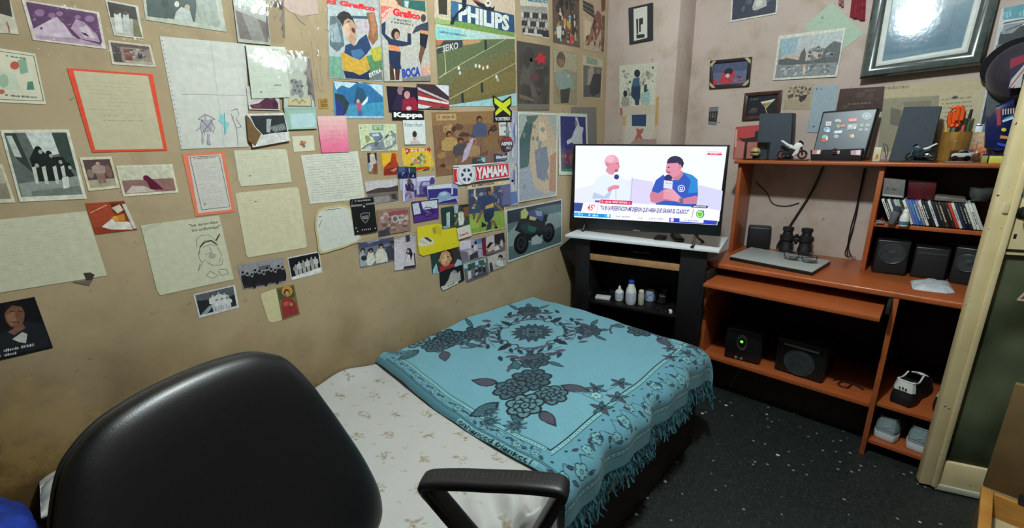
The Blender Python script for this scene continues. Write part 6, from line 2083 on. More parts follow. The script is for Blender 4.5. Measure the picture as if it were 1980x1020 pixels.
a.p('2a2440', [(500,545),(545,560),(540,640),(470,640)]); a.e('8a6a78', 523,525,20,26); a.p('8c2038', [(535,575),(600,560),(625,600),(625,640),(530,642)]); a.e('231a24', 560,542,30,32); a.e('b88a90', 560,550,18,23); a.e('c8b0b8', 570,628,16,12); a.line('a0304a', [(545,600),(610,580)], 2); done(a)
a = L('photograph', 'photo of red and white stadium stands right of the couple', 'photo', [(614,486),(800,494),(803,634),(622,632)], '4a3038', 1, FC)
a.p('c9ccd2', [(720,492),(799,496),(800,560)]); a.p('3a2c34', [(618,490),(720,492),(800,560),(800,580),(620,520)]); a.p('b8a8a8', [(620,505),(800,585),(800,596),(620,520)]); a.p('9a3038', [(620,530),(800,600),(800,632),(622,560)]); a.p('d2d0cc', [(622,556),(800,596),(800,606),(622,576)]); a.p('a0383c', [(622,578),(760,612),(740,632),(622,600)]); a.p('c9c6c4', [(622,602),(700,618),(660,632),(622,628)]); a.p('5a4a4c', [(640,630),(720,622),(800,628),(800,634)]); done(a)
a = L('brand_sticker', 'black sticker with bold white rounded lettering under the couple photo', 'sticker', [(470,640),(652,642),(655,694),(472,692)], '131315', 2, FC, M_PRINT); a.t('e6e6e6', 'Kappa', [(478,650),(646,652),(647,690),(480,688)], .05); done(a)
CG = (690,230,8.5)
a = L('motorcycle_card', 'pale green card with a painted leaning motocross rider', 'card', [(22,85),(640,80),(668,515),(66,530)], 'c0c9a6', 0, CG)
a.p('6c98a4', [(245,100),(435,90),(432,185),(255,190)]); a.p('b4b884', [(275,112),(405,105),(400,165),(285,170)]); a.p('a09440', [(320,135),(370,130),(368,165),(315,168)]); a.p('8e9258', [(130,270),(190,275),(225,340),(165,395),(135,330)])
a.p('6a7890', [(195,235),(380,215),(430,290),(400,350),(300,380),(260,300),(210,280)]); a.p('b8c4c8', [(230,250),(350,235),(370,275),(260,285)]); a.p('7c848c', [(70,490),(180,410),(380,370),(460,300),(540,200),(640,240),(655,400),(560,470),(400,500),(250,520)]); a.p('b4bab4', [(90,500),(200,430),(250,470),(200,520)]); a.p('c3c8b8', [(430,350),(520,260),(600,300),(580,420),(460,470)]); a.p('4a545c', [(450,300),(560,190),(590,200),(480,320)])
for x, y in ((540,240),(600,330),(510,400)): a.e('8a948c', x, y, 34,44); a.e('c0c6b4', x, y, 22,30)
a.line('3a464c', [(75,490),(180,410),(300,385),(420,300)], 2); a.line('3a464c', [(330,490),(480,500),(580,450)], 2); a.p('55606c', [(300,390),(360,370),(330,460),(280,450)]); a.e('4a4e44', 62,148,12,12); done(a)
a = L('name_card', 'white card with a cursive name and the back of a dark-haired head', 'card', [(745,20),(1105,15),(1125,415),(780,420)], 'ccd2d0', 1, CG, M_PAPER)
a.t('4a5a5c', 'Rihan Hush', [(775,65),(1065,65),(1068,125),(778,125)]); a.line('a0a8a8', [(795,290),(1070,285)], .7); a.p('c3a8a8', [(860,415),(880,360),(1010,355),(1045,412)]); a.p('c8a090', [(915,300),(970,298),(970,345),(920,350)]); a.e('2c2428', 940,250,38,50); a.e('2c2428', 938,212,18,18); done(a)
a = L('photograph', 'narrow photo of a pale figure left of the orange and brown picture', 'photo', [(165,553),(318,548),(345,905),(190,888)], '8a6a58', 0, CG)
a.p('2c2a22', [(168,556),(230,554),(215,720),(180,720)]); a.p('2c2a22', [(285,552),(318,552),(328,690),(295,650)]); a.p('b8aca8', [(205,590),(240,560),(285,580),(300,660),(320,720),(270,780),(230,860),(195,860),(190,730),(220,700)]); a.e('c8b4ac', 248,600,24,32); a.p('6aa8c0', [(185,730),(220,720),(215,810),(190,830)]); a.p('7a4a34', [(265,740),(335,720),(342,890),(270,890)]); done(a)
a = L('picture_card', 'orange-yellow picture with a dark red-brown rounded shape', 'card', [(395,560),(662,548),(700,905),(440,930)], 'd0902c', 0, CG)
a.p('d8ac30', [(400,565),(560,555),(540,700),(420,780)]); a.p('a03c24', [(440,800),(520,720),(555,690),(570,570),(610,555),(645,580),(645,680),(690,780),(695,905),(440,925)]); a.p('7c2820', [(440,830),(560,800),(690,800),(695,905),(442,925)]); a.p('5a1c1c', [(500,745),(560,710),(545,740),(505,755)]); a.e('c8503c', 615,600,20,14); a.p('b08868', [(540,850),(640,800),(660,820),(600,865)]); done(a)
a = L('comic_card', 'yellow picture card with a red ribbon title and a group of small figures', 'card', [(735,480),(1200,470),(1275,830),(760,850)], 'd6b03c', 0, CG, None, [(735,480),(1205,470),(1278,830),(970,862),(965,790),(755,770)])
a.p('b03434', [(785,485),(820,478),(900,500),(1080,490),(1200,468),(1212,510),(1195,560),(1175,520),(1080,520),(850,550),(820,590),(805,560)]); a.g('ecd8c8', [(805,500),(1150,480),(1150,520),(808,545)])
for x, y, c in ((925,660, 'c8b0a8'),(960,680, 'a86a58'),(1010,640, '4a6a4a'),(1050,670, '5a7848'),(1075,650, 'b8a8b8'),(985,710, 'c08868'),(1030,720, '6a8ab0'),(1100,620, '8a9a58'),(1055,590, '6a8048'),(900,750, '5a6a38'),(940,720, 'a09060'),(1110,700, '96885a')): a.e(c, x, y, 26,30)
a.p('b0b038', [(880,770),(1140,750),(1135,780),(890,795)]); a.p('b03c2c', [(965,800),(1180,775),(1195,800),(975,850)]); a.p('3c3c38', [(1060,840),(1195,800),(1190,830),(1100,850)]); a.p('8a8a78', [(1200,790),(1270,790),(1276,830),(1230,838)]); done(a)
a = L('photograph', 'dark blue photo under the corner of the yellow picture card', 'photo', [(660,790),(965,785),(970,965),(668,970)], '1e2c58', 1, CG)
a.p('40587c', [(665,800),(780,795),(800,850),(690,880)]); a.p('284038', [(870,800),(960,790),(965,880),(880,900)]); a.line('b8c4e8', [(850,800),(862,960)], 2.6); a.p('b0b4ec', [(740,900),(770,860),(765,965),(735,965)]); a.p('18204a', [(670,900),(960,880),(968,962),(672,966)]); a.e('a8b0c8', 915,935,14,16); done(a)
a = L('photograph', 'violet photo of a woman sitting with bare knees', 'photo', [(560,336),(655,328),(657,442),(580,470)], '9a94b8', 0, FG)
a.p('b8b4cc', [(562,340),(650,332),(650,370),(565,400)]); a.p('2e2448', [(590,370),(620,345),(640,370),(640,410),(600,405)]); a.e('5c4458', 616,350,13,15); a.p('8a6a88', [(580,440),(615,400),(635,440),(620,450),(612,420),(592,448)]); a.p('4c3c6c', [(640,400),(655,398),(657,440),(645,442)]); a.p('c8c8ec', [(580,360),(588,355),(590,460),(580,465)]); done(a)
a = L('photograph', 'violet photo of the front of an old car, beside the sitting woman', 'photo', [(655,326),(757,318),(766,432),(661,442)], 'a8a6c4', 0, FG)
a.p('c3c4da', [(657,328),(756,320),(758,345),(660,352)]); a.p('5a4e86', [(670,380),(685,350),(730,346),(742,380),(748,420),(672,425)]); a.p('9c9cc0', [(690,355),(726,352),(732,372),(686,376)]); a.e('3a2e60', 708,400,16,20); a.p('41346e', [(660,425),(765,415),(766,432),(661,440)]); a.e('4a3c70', 745,348,14,22); done(a)
CH = (830,340,7.844)
a = L('photograph', 'blue photo of an old car from behind, right one of the two old car photos', 'photo', [(40,130),(420,105),(430,410),(130,425)], '9aa2c8', 1, CH, None, [(-45,150),(335,108),(425,105),(430,408),(130,424),(-30,330)])
a.p('c3c6d2', [(-40,155),(335,112),(330,180),(-35,200)]); a.p('33307a', [(-30,205),(300,180),(420,190),(425,300),(-20,340)]); a.p('7f9ab8', [(110,330),(150,250),(230,225),(300,255),(330,310),(260,360),(160,390)]); a.p('a6bccb', [(150,270),(230,240),(270,270),(190,300)]); a.p('2a2868', [(130,400),(390,340),(425,400),(135,420)]); a.p('c8c6d8', [(330,180),(350,180),(350,280),(325,280)]); done(a)
a = L('photograph', 'purple photo of a steering wheel inside an old car', 'photo', [(624,466),(776,449),(780,558),(640,584)], '3c2668', 1, FG)
a.p('b4bcc8', [(630,478),(665,470),(678,530),(640,540)]); a.p('bcc4cc', [(680,466),(770,455),(772,500),(690,510)]); a.p('4e2f7c', [(640,550),(778,528),(779,556),(642,580)]); 
a.line('2a1c4c', [(718 + 33 * math.cos(k * .4), 522 + 27 * math.sin(k * .4)) for k in range(17)], 3); a.line('8c84b8', [(700,515),(735,530)], 2); a.line('8c84b8', [(722,500),(712,545)], 2); done(a)
a = L('photograph', 'grey landscape photo with a dark hill, above the brown rocky one', 'photo', [(362,352),(548,334),(556,466),(402,488)], 'b4aeb0', 0, FG)
a.p('bdb8ba', [(365,354),(546,338),(550,385),(470,388),(370,410)]); a.p('433a3a', [(370,410),(440,388),(500,385),(552,372),(553,410),(380,420)]); a.p('6d6460', [(378,420),(553,405),(556,462),(405,484)]); a.p('3a3432', [(510,425),(540,418),(545,455),(520,450)]); a.p('8d8482', [(400,440),(500,430),(510,460),(430,475)]); done(a)
a = L('shield_card', 'black card with a silver shield emblem and small lettering', 'card', [(278,452),(410,434),(432,630),(304,653)], '16181a', 2, FG, M_PRINT)
SH = (670,370,11.333); a.fr = SH
a.line('8a8c8c', [(95,280),(110,200),(130,165),(560,120),(585,170),(590,240)], 1.0); a.p('7c7e80', [(100,290),(320,270),(320,310),(110,335)]); a.p('7c7e80', [(400,262),(595,235),(600,270),(405,295)]); a.e('2a2c2e', 365,300,48,48, n=16); a.e('c3c4c4', 365,325,18,20); a.g('b4b6b4', [(165,190),(510,160),(512,195),(168,225)])
a.line('a5a8a8', [(290,490),(380,460),(480,460),(490,520),(450,620),(400,690),(330,630),(285,550)], 1.2, True); a.line('70736f', [(300,505),(385,475),(470,478),(478,520),(440,610),(400,665),(340,615),(298,545)], .8, True); a.p('9c9e9c', [(315,540),(455,515),(440,590),(340,600)]); a.t('1c1e20', 'SFKF', [(325,545),(448,525),(440,582),(338,594)], .03)
for k in range(5): a.p('c9cac8', [(318 + k * 44,822 - k * 5),(334 + k * 44,820 - k * 5),(336 + k * 44,850 - k * 5),(322 + k * 44,852 - k * 5)])
for x, y in ((190,795),(225,870),(610,800),(95,315),(603,250)): a.e('c3c6c6', x, y, 13,13)
done(a)
a = L('photograph', 'brown photo of rocky ground with a metal wheel, right of the shield card', 'photo', [(428,512),(616,494),(623,625),(440,660)], '8a6f66', 1, FG)
uv(a).blobs(31, ['7c5a52', 'a5877a', '6a4a48', '9c8c86', 'b3a096', '5c4440'], 46,.11); a.p('8d4a4c', [(.3,.12),(.9,.1),(.9,.25),(.35,.3)]); a.e('a8a4a4', .52,.42,.12,.16); a.e('6a6262', .52,.42,.07,.1); a.e('b0a8a4', .68,.5,.1,.06); a.p('3a3a4a', [(0,.8),(.3,.75),(.35,1),(.02,1)]); done(a)
ST = (680,450,6.1875)
a = L('photograph', 'photo of seated people in pale clothes, left one under the shield card', 'photo', [(75,120),(500,45),(510,335),(100,420)], '6f6f82', 0, ST)
a.p('49496a', [(78,125),(500,50),(503,110),(85,190)]); a.p('8b8e9c', [(180,110),(330,60),(330,90),(190,130)])
for pts, c in (([(90,270),(110,220),(150,240),(175,340),(160,395),(105,400)], '98a4a8'),([(170,320),(200,220),(250,230),(285,320),(240,385),(180,390)], 'c8c6b8'),([(280,260),(310,190),(370,180),(420,250),(430,340),(290,365)], 'c9c6b4'),([(400,190),(470,150),(505,200),(505,325),(440,330)], '3c3c48')): a.p(c, pts)
for x, y, c in ((130,215, 'b0988c'),(225,215, '8c7468'),(350,165, 'a88a78'),(480,130, '6c5448')): a.e('1e1a20', x, y - 8,30,32); a.e(c, x, y + 8,18,22)
a.e('2c2e38', 145,300,36,32); a.line('2c2c34', [(370,175),(470,160)], 3); done(a)
a = L('photograph', 'photo of a long-haired woman against a white wall, right one under the shield card', 'photo', [(500,75),(755,10),(768,415),(505,450)], 'b6aeb8', 1, ST)
a.p('3a363e', [(635,30),(690,20),(690,100),(645,105)]); a.p('c3bcc3', [(505,80),(625,60),(620,430),(508,446)]); a.p('cabfc2', [(650,290),(680,240),(740,250),(750,390),(640,400)]); a.p('2c2228', [(645,230),(660,180),(700,185),(725,250),(700,330),(690,260),(650,250)]); a.e('b89488', 668,218,16,20); a.p('33282e', [(620,400),(750,380),(765,412),(610,432)]); a.p('4a4048', [(735,240),(752,235),(766,400),(748,405)]); done(a)
a = L('yellow_sheet', 'bright yellow sheet with a small white label, the strongest yellow on the wall', 'sheet', [(775,-80),(1270,-60),(1280,165),(830,275)], 'cfc028', 1, ST, M_PRINT, [(775,-70),(900,-95),(1010,-110),(1240,-75),(1275,40),(1280,160),(850,275),(805,250),(785,150)])
a.p('bcae24', [(1000,-100),(1080,-60),(1060,40),(990,-20)]); a.p('98903a', [(960,-60),(985,-80),(1010,-10),(985,20),(965,-10)]); a.p('cbc9b8', [(790,140),(800,75),(880,40),(975,75),(970,130),(830,165)]); a.p('4a3c34', [(855,50),(900,50),(955,90),(940,110),(880,75)]); a.line('6a7a50', [(805,100),(860,95)], 2); a.line('6a7a50', [(840,120),(900,115)], 2)
for x, y in ((890,210),(1210,130),(1090,160)): a.line('6a5c20', [(x, y + 10),(x + 12, y - 10),(x + 20, y + 6)], 1.2)
done(a)
a = L('photograph', 'photo of a couple in white against dark green, left of the running player poster', 'photo', [(165,480),(580,420),(600,740),(190,800)], '39463c', 2, CH)
a.p('1f3a34', [(168,484),(340,465),(385,560),(370,740),(195,780)]); a.p('a5b4b4', [(245,560),(300,540),(300,770),(250,780)]); a.p('9cabb4', [(360,450),(430,440),(420,560),(370,560)]); a.p('7a4a34', [(510,470),(580,450),(590,600),(530,620)]); a.p('2c2420', [(430,440),(580,422),(582,460),(500,480)]); a.p('c6ccc4', [(420,640),(445,580),(500,565),(520,650),(500,740),(440,750)]); a.p('c3c6b8', [(425,560),(470,530),(510,560),(505,620),(430,640)]); a.e('b08a70', 470,540,18,22); a.e('2a1e1a', 472,515,20,16); a.p('a88468', [(370,720),(420,640),(410,690),(385,755)]); a.e('a08068', 375,600,16,22); a.p('8098a8', [(195,760),(280,745),(285,785),(200,798)]); done(a)
a = L('denim_sticker', 'small white sticker with red lettering between the yellow sheet and the player poster', 'sticker', [(400,790),(595,730),(625,900),(425,962)], 'c9c7bd', 3, CH, M_PRINT); a.t('b8443c', "Levi's", [(440,872),(578,838),(580,875),(445,915)], .05); a.line('a08a88', [(480,838),(520,826)], 1.5); done(a)
a = L('photograph', 'close photo of a baby face with a red collar', 'photo', [(940,260),(1270,165),(1330,380),(965,490)], '33332e', 0, ST)
a.p('243c34', [(942,264),(1040,235),(1050,420),(960,470)]); a.p('8fb4be', [(970,440),(1010,360),(1040,480),(970,488)]); a.p('9cb8c0', [(1230,380),(1265,310),(1310,330),(1320,380),(1230,405)]); a.p('a02c30', [(1050,400),(1120,385),(1230,365),(1220,400),(1130,430),(1060,465)])
a.p('2c1c18', [(1040,290),(1060,220),(1120,195),(1180,200),(1215,270),(1200,350),(1170,240),(1080,235)]); a.p('b98a68', [(1050,300),(1070,235),(1130,208),(1175,240),(1190,320),(1160,380),(1110,400),(1065,370)]); a.p('d0a684', [(1070,300),(1120,240),(1140,330),(1100,380)]); a.e('3a2420', 1092,295,10,7); a.e('3a2420', 1150,285,10,7); a.e('a0504a', 1130,350,14,7); a.e('b08060', 1045,330,10,20); a.e('b08060', 1190,305,9,20); done(a)
a = L('photograph', 'black and white photo of a pale child lying, below the baby face', 'photo', [(1045,470),(1300,390),(1330,590),(1075,680)], '1a1a1c', 1, ST, None, [(1045,470),(1320,375),(1345,560),(1270,600),(1085,690),(1055,640)])
a.p('a8a4a0', [(1180,470),(1220,440),(1260,480),(1290,450),(1300,560),(1180,620),(1110,650),(1150,560)]); a.p('b8a89c', [(1110,620),(1150,560),(1200,560),(1170,630)]); a.e('8f8a86', 1225,465,26,22); a.p('c3c0b8', [(1060,640),(1270,575),(1268,600),(1085,688)])
for x, y in ((1150,628),(1210,600),(1180,618)): a.e('1c1c1e', x, y, 8,8)
done(a)
a = L('photograph', 'mauve photo of two people on a terrace in the corner group under the player poster', 'photo', [(1275,100),(1560,50),(1565,285),(1310,345)], '9c96a8', 1, ST)
a.p('5a78a0', [(1470,80),(1558,55),(1560,110),(1480,140)]); a.p('c8c3cc', [(1280,105),(1420,80),(1420,180),(1290,200)]); a.p('6c6878', [(1285,210),(1380,230),(1400,320),(1310,340)]); a.p('b8b4bc', [(1380,220),(1420,190),(1440,250),(1400,270)]); a.p('c6c0c8', [(1450,150),(1490,140),(1510,200),(1460,210)]); a.e('241e24', 1475,115,15,20); a.e('241e24', 1440,160,15,16); a.p('3a3640', [(1400,270),(1500,210),(1510,290),(1410,320)]); a.line('5a4a50', [(1500,185),(1560,185)], 3); done(a)
a = L('photograph', 'photo of a woman in white leaning forward, top right in the corner group', 'photo', [(1540,60),(1815,-10),(1830,200),(1600,265)], '6c5e64', 2, ST)
a.p('6a2434', [(1545,62),(1590,50),(1600,260),(1560,250)]); a.p('b6b0b2', [(1595,50),(1695,20),(1700,160),(1600,200)]); a.p('2c262a', [(1695,20),(1812,-6),(1825,110),(1760,140),(1700,120)]); a.p('c9c5c2', [(1690,170),(1740,140),(1760,190),(1700,215)]); a.p('c3a498', [(1605,160),(1680,130),(1700,190),(1620,230)]); a.p('1e181c', [(1600,170),(1640,110),(1690,110),(1660,140),(1620,190)]); a.p('a8a4a0', [(1755,140),(1780,70),(1800,100),(1800,170)]); done(a)
a = L('photograph', 'bluish outdoor photo of a group on grass, bottom middle of the corner group', 'photo', [(1330,370),(1610,290),(1640,500),(1370,600)], '5c6a72', 0, ST)
a.p('9cc0cc', [(1335,375),(1600,300),(1605,350),(1345,430)]); a.p('3a5248', [(1380,380),(1470,345),(1480,410),(1400,440)]); a.p('3f5a50', [(1510,330),(1580,320),(1590,380),(1520,390)]); a.p('6a5860', [(1380,560),(1630,470),(1640,500),(1375,595)]); a.p('4a4248', [(1440,520),(1620,460),(1600,490),(1460,545)])
a.p('c6c4c2', [(1385,460),(1425,445),(1430,530),(1395,560)]); a.e('3a3034', 1408,430,14,18)
for x, y in ((1490,440),(1530,410),(1580,410)): a.p('2c3038', [(x - 20, y),(x + 20, y - 12),(x + 24, y + 50),(x - 16, y + 65)]); a.e('b0a49c', x, y - 16,10,12)
a.p('b8b8b4', [(1480,480),(1510,460),(1505,500),(1480,510)]); done(a)
a = L('photograph', 'pale photo of a dark-haired boy in white, bottom right of the corner group', 'photo', [(1615,285),(1835,200),(1850,390),(1640,470)], 'a29e9a', 1, ST)
a.p('b8b4ae', [(1620,290),(1740,245),(1730,370),(1640,420)]); a.p('cac8c2', [(1715,350),(1750,320),(1800,330),(1810,390),(1740,410)]); a.e('1c181a', 1775,285,26,26); a.e('b09484', 1772,300,14,16); a.line('2c2628', [(1720,350),(1718,390),(1790,405)], 2.4); a.p('3a3638', [(1640,360),(1670,350),(1690,450),(1650,465)]); a.line('3a3034', [(1800,310),(1832,305)], 3); done(a)

# --- right part of the left wall
a = L('photograph', 'large brown team photo in a changing room behind the stickers', 'photo', [(834,217),(974,214),(978,326),(843,341)], '7d5c44', 0)
uv(a); a.r('8a6a48', 0,0,1,.2); a.blobs(41, ['6a4a38', '9a7850', '5a4038', '8d6c4c', '4c3630', 'a4845c', '7a5a48'], 70,.10,.01,.16,.99,.98); a.r('b09468', .05,.03,.3,.13); a.g('6a5438', [(.07,.05),(.28,.05),(.28,.10),(.07,.10)])
for x, y, h, c in ((.2,.3,.55, 'a88a58'),(.34,.42,.5, '4a4448'),(.62,.08,.6, '46506c'),(.78,.3,.6, '80603c'),(.5,.45,.5, '9a7a58')): a.man(x, y, h, .2, '201814', '8a5c44', c, '7a5a48')
a.p('b0a0b8', [(.38,.62),(.5,.42),(.53,.44),(.42,.75),(.34,.82)]); done(a)
VX = (930,170,6.375)
a = L('radio_sticker', 'black sticker with a large yellow X on it', 'sticker', [(135,90),(362,105),(365,420),(145,415)], '1b1a1c', 2, VX, M_PRINT, [(135,92),(150,95),(250,165),(345,100),(362,103),(365,205),(335,245),(372,290),(365,420),(145,415),(148,290),(172,245),(140,195)])
a.p('c6d02c', [(152,118),(258,188),(350,122),(352,195),(300,240),(352,298),(350,345),(262,272),(165,345),(165,298),(215,238),(155,188)]); a.line('1b1a1c', [(190,222),(300,305)], 1.6); a.t('c3c3c6', 'VORTERIX', [(160,362),(352,355),(352,400),(165,405)], .05); done(a)
a = L('sticker', 'small white sticker with a tiny dark star below the X sticker', 'sticker', [(212,425),(350,420),(350,585),(218,588)], 'c7c9c0', 1, VX, M_PRINT); a.t('6a6a68', 'MOSCU', [(232,448),(332,444),(332,474),(234,478)], .04); a.p('44484a', [(288,515),(296,535),(306,540),(295,545),(288,560),(282,545),(270,540),(282,535)]); done(a)
a = L('radio_sticker', 'round dark red and black sticker with white letters', 'sticker', [(235,600),(385,600),(385,785),(235,785)], '4c1c28', 2, VX, M_PRINT, rnd_(310,692,78,97,24)); a.p('1c1824', rnd_(308,695,66,80,20)); a.p('8a2c38', [(250,630),(300,602),(360,620),(380,660),(330,650),(260,660)]); a.t('d3d0d6', 'ASPEN', [(236,665),(372,658),(372,705),(236,712)], .05); a.t('b8b4bc', '102.3', [(298,722),(358,718),(358,752),(298,756)], .04); done(a)
a = L('radio_sticker', 'dark blue rectangular sticker with white gothic letters under the round one', 'sticker', [(150,812),(342,795),(345,885),(155,905)], '252a46', 1, VX, M_PRINT); a.t('d0d2dc', 'Blackie', [(178,835),(335,818),(337,862),(180,872)], .04); a.g('8a8eac', [(210,805),(295,800),(295,818),(212,824)], 2); a.g('8a8eac', [(180,880),(330,868),(330,882),(182,894)], 3); done(a)
YM = (870,300,14.57)
a = L('small_sticker', 'tiny black and sky-blue sticker on the upper edge of the red sticker', 'sticker', [(615,75),(965,50),(980,195),(620,215)], '33383e', 2, YM, M_PRINT); a.p('70b8cc', [(840,62),(962,54),(975,190),(900,195)]); a.g('b8c4c8', [(740,118),(890,108),(890,140),(742,150)]); done(a)
a = L('poster', 'narrow pale blue patterned poster half hidden behind the stickers', 'poster', [(986,214),(1000,214),(1002,395),(985,350)], '9aa0b4', 1, None, None, [(978,214),(998,213),(1002,395),(985,398),(984,345),(976,320)])
uv(a).blobs(51, ['5a6a98', 'b8b49c', '8a90a8', 'c3c0b0', '6a7c9c'], 26,.2,-.6,.0,.95,.95); done(a)
a = L('motorcycle_sticker', 'long red and white sticker with a round emblem of three crossed forks', 'sticker', [(55,290),(1640,170),(1645,640),(225,830)], 'cfd2d4', 3, YM, M_PRINT, [(55,290),(1640,175),(1645,640),(640,760),(430,800),(225,830),(70,760)])
a.p('24303c', [(60,328),(230,318),(215,345),(60,352)]); a.p('24303c', [(570,300),(1630,188),(1630,208),(590,320)]); a.p('24303c', [(640,745),(1640,622),(1640,640),(640,765)]); a.p('c02230', [(62,392),(165,385),(150,560),(185,755),(80,765)]); a.p('c02438', [(655,315),(1615,228),(1620,595),(690,715),(715,560),(690,410)])
a.p('24303c', rnd_(432,555,258,268,32)); a.p('cfd2d4', rnd_(432,550,246,262,32)); a.p('b3b8d2', rnd_(432,548,166,202,28)); a.p('cfd2d4', rnd_(432,548,162,198,28))
for k in range(6):
    a0 = -math.pi / 2 + k * math.pi / 3
    f0, f1 = a0 + .12, a0 + math.pi / 3 - .12
    a.p('232850', [(432 + 150 * math.cos(q) * r, 548 + 188 * math.sin(q) * r) for q, r in ((f0 + .02,1),((f0 + f1) / 2,1.02),(f1 - .02,1),((f0 + f1) / 2,.42))])
for k in range(3):
    q = -math.pi / 2 + k * 2.0944 + math.pi
    for sg in (-1,1):
        ox, oy = -math.sin(q) * 22 * sg, math.cos(q) * 22 * sg
        a.line('d3d6dc', [(432 + ox + 20 * math.cos(q), 548 + oy + 24 * math.sin(q)),(432 + ox + 150 * math.cos(q), 548 + oy + 182 * math.sin(q))], 1.5)
    a.line('d3d6dc', [(432,548),(432 - 155 * math.cos(q), 548 - 190 * math.sin(q))], 2.0)
a.t('dcdede', 'YAMAHA', [(705,335),(1590,265),(1595,550),(720,680)], .05); done(a)
a = L('player_poster', 'poster of a running footballer in a blue shirt with a yellow band on green grass', 'poster', [(565,150),(1300,50),(1150,790),(625,890)], 'c3b794', 1, CH, None, [(565,150),(1235,55),(1290,55),(1335,400),(1150,470),(1150,790),(625,890),(600,700),(570,210)])
a.t('38362c', 'LA EMOCION', [(640,130),(975,88),(975,128),(645,168)], .04); a.p('37425a', [(580,205),(1220,120),(1235,440),(1130,470),(1120,530),(590,580)]); a.p('5a5c84', [(1070,145),(1220,122),(1232,430),(1100,440)]); a.p('5470a4', [(1225,240),(1320,230),(1330,395),(1235,440)]); a.p('b3aeb4', [(1225,100),(1290,80),(1315,230),(1228,245)])
uv(a).blobs(61, ['2a3448', '4a566c', '5c6478', '8a8c94'], 26,.06,.03,.12,.8,.5); px(a)
a.p('7f9a44', [(590,575),(1125,520),(1140,780),(615,870)]); a.p('93ac50', [(600,640),(760,640),(740,780),(620,800)])
a.p('2c4a6a', [(600,480),(660,460),(720,480),(710,560),(620,570)]); a.e('b89a50', 660,480,26,18); a.p('6a4a40', [(640,560),(690,560),(682,660),(660,660)]); a.e('4a3a38', 660,400,24,32)
a.p('c8b49a', [(665,210),(695,195),(690,290),(730,340),(705,365),(665,300)]); a.p('b08a58', [(920,165),(965,150),(965,230),(930,280)]); a.p('243a5c', [(720,330),(850,300),(960,300),(1030,360),(1010,400),(970,400),(975,490),(970,600),(930,640),(820,610),(810,520),(775,500),(790,370),(740,385)]); a.p('c09a3c', [(845,455),(965,405),(968,470),(838,500)]); a.e('33261f', 895,235,44,58); a.p('8a6248', [(880,240),(940,215),(935,280),(900,290)])
a.p('7a5440', [(780,500),(820,520),(740,680),(720,720),(700,690)]); a.p('8a6248', [(1010,420),(1060,450),(1120,530),(1090,530),(1010,460)]); a.p('1c2c48', [(820,540),(975,500),(965,610),(900,700),(840,690),(815,610)]); a.p('7a5440', [(930,660),(990,680),(1020,770),(985,780)]); a.p('202430', [(790,690),(860,740),(850,760),(780,780)]); a.p('3a3840', [(880,700),(940,680),(930,800),(850,820)]); a.e('1c1c20', 1005,780,22,18); done(a)
a = L('colour_poster', 'tall poster with soft patches of skin tone, grey-blue and dark green in a white border', 'poster', [(999,216),(1077,219),(1075,378),(1000,391)], 'c2c6c0', 2)
uv(a); a.r('9aa29c', .03,.02,.97,.99); a.p('b4a288', [(.35,.04),(.7,.03),(.97,.3),(.97,.9),(.6,.97),(.3,.8),(.25,.3)]); a.p('3d5a5a', [(.04,.3),(.2,.1),(.36,.12),(.3,.3),(.26,.6),(.05,.62)]); a.p('8f9aa6', [(.04,.62),(.28,.6),(.4,.85),(.7,.96),(.04,.98)]); a.p('6d7684', [(.4,.42),(.7,.38),(.78,.6),(.66,.8),(.46,.74)]); a.p('a2785c', [(.8,.5),(.97,.45),(.97,.95),(.78,.92)]); a.p('c6b49a', [(.5,.1),(.66,.12),(.72,.3),(.5,.33)]); a.p('55655e', [(.2,.04),(.5,.03),(.4,.1),(.24,.14)]); a.blobs(71, ['a89a86', '7f8a8c', 'b4a690', '6f7a7c'], 16,.07,.1,.1,.9,.9); done(a)
a = L('grey_sheet', 'grey sheet partly hidden behind the stage poster', 'sheet', [(1104,207),(1153,207),(1154,279),(1104,279)], '6f6c6a', 0); done(a)
a = L('stage_poster', 'white-framed dark blue poster of a white-clad stage performer beside the television', 'poster', [(1078,218),(1134,220),(1137,338),(1080,338)], 'b9c0b6', 1)
uv(a); a.r('2c3068', .07,.05,.94,.94); a.p('4a3c58', [(.07,.6),(.5,.56),(.94,.7),(.94,.94),(.07,.94)]); a.blobs(81, ['8a5040', 'a8683c', '54344c', '6c3c44'], 22,.06,.08,.62,.5,.86); a.p('26503c', [(.07,.88),(.94,.88),(.94,.94),(.07,.94)]); a.g('58a070', [(.12,.895),(.5,.895),(.5,.93),(.12,.93)]); a.p('b4b8c0', [(.5,.3),(.62,.18),(.56,.06),(.64,.06),(.72,.2),(.86,.22),(.8,.34),(.82,.6),(.9,.92),(.62,.9),(.64,.55),(.44,.46),(.28,.5),(.26,.44),(.44,.38)]); a.e('8a7470', .6,.16,.05,.045); done(a)
a = L('motorcycle_poster', 'landscape poster of a dark racing motorcycle with a rider crouching on it', 'poster', [(515,511),(833,449),(833,700),(528,808)], 'b6c0ba', 1, FH)
a.p('54686c', [(523,518),(828,456),(828,692),(532,796)]); a.p('27303a', [(523,518),(828,456),(828,475),(690,500),(640,560),(526,590)]); a.p('7f9290', [(528,640),(600,570),(828,520),(828,600),(700,680),(530,720)]); a.p('4f6468', [(530,740),(828,640),(828,692),(532,796)])
for x, y, rx, ry in ((603,700,42,62),(757,640,34,56)): a.e('14171b', x, y, rx, ry, .15,18); a.e('30383c', x, y, rx * .6, ry * .62,.15,14); a.e('14171b', x, y, rx * .45, ry * .48,.15,14); a.line('4c565a', [(x - rx * .4, y - ry * .3),(x + rx * .4, y + ry * .3)], 1.2); a.line('4c565a', [(x - rx * .4, y + ry * .3),(x + rx * .4, y - ry * .3)], 1.2)
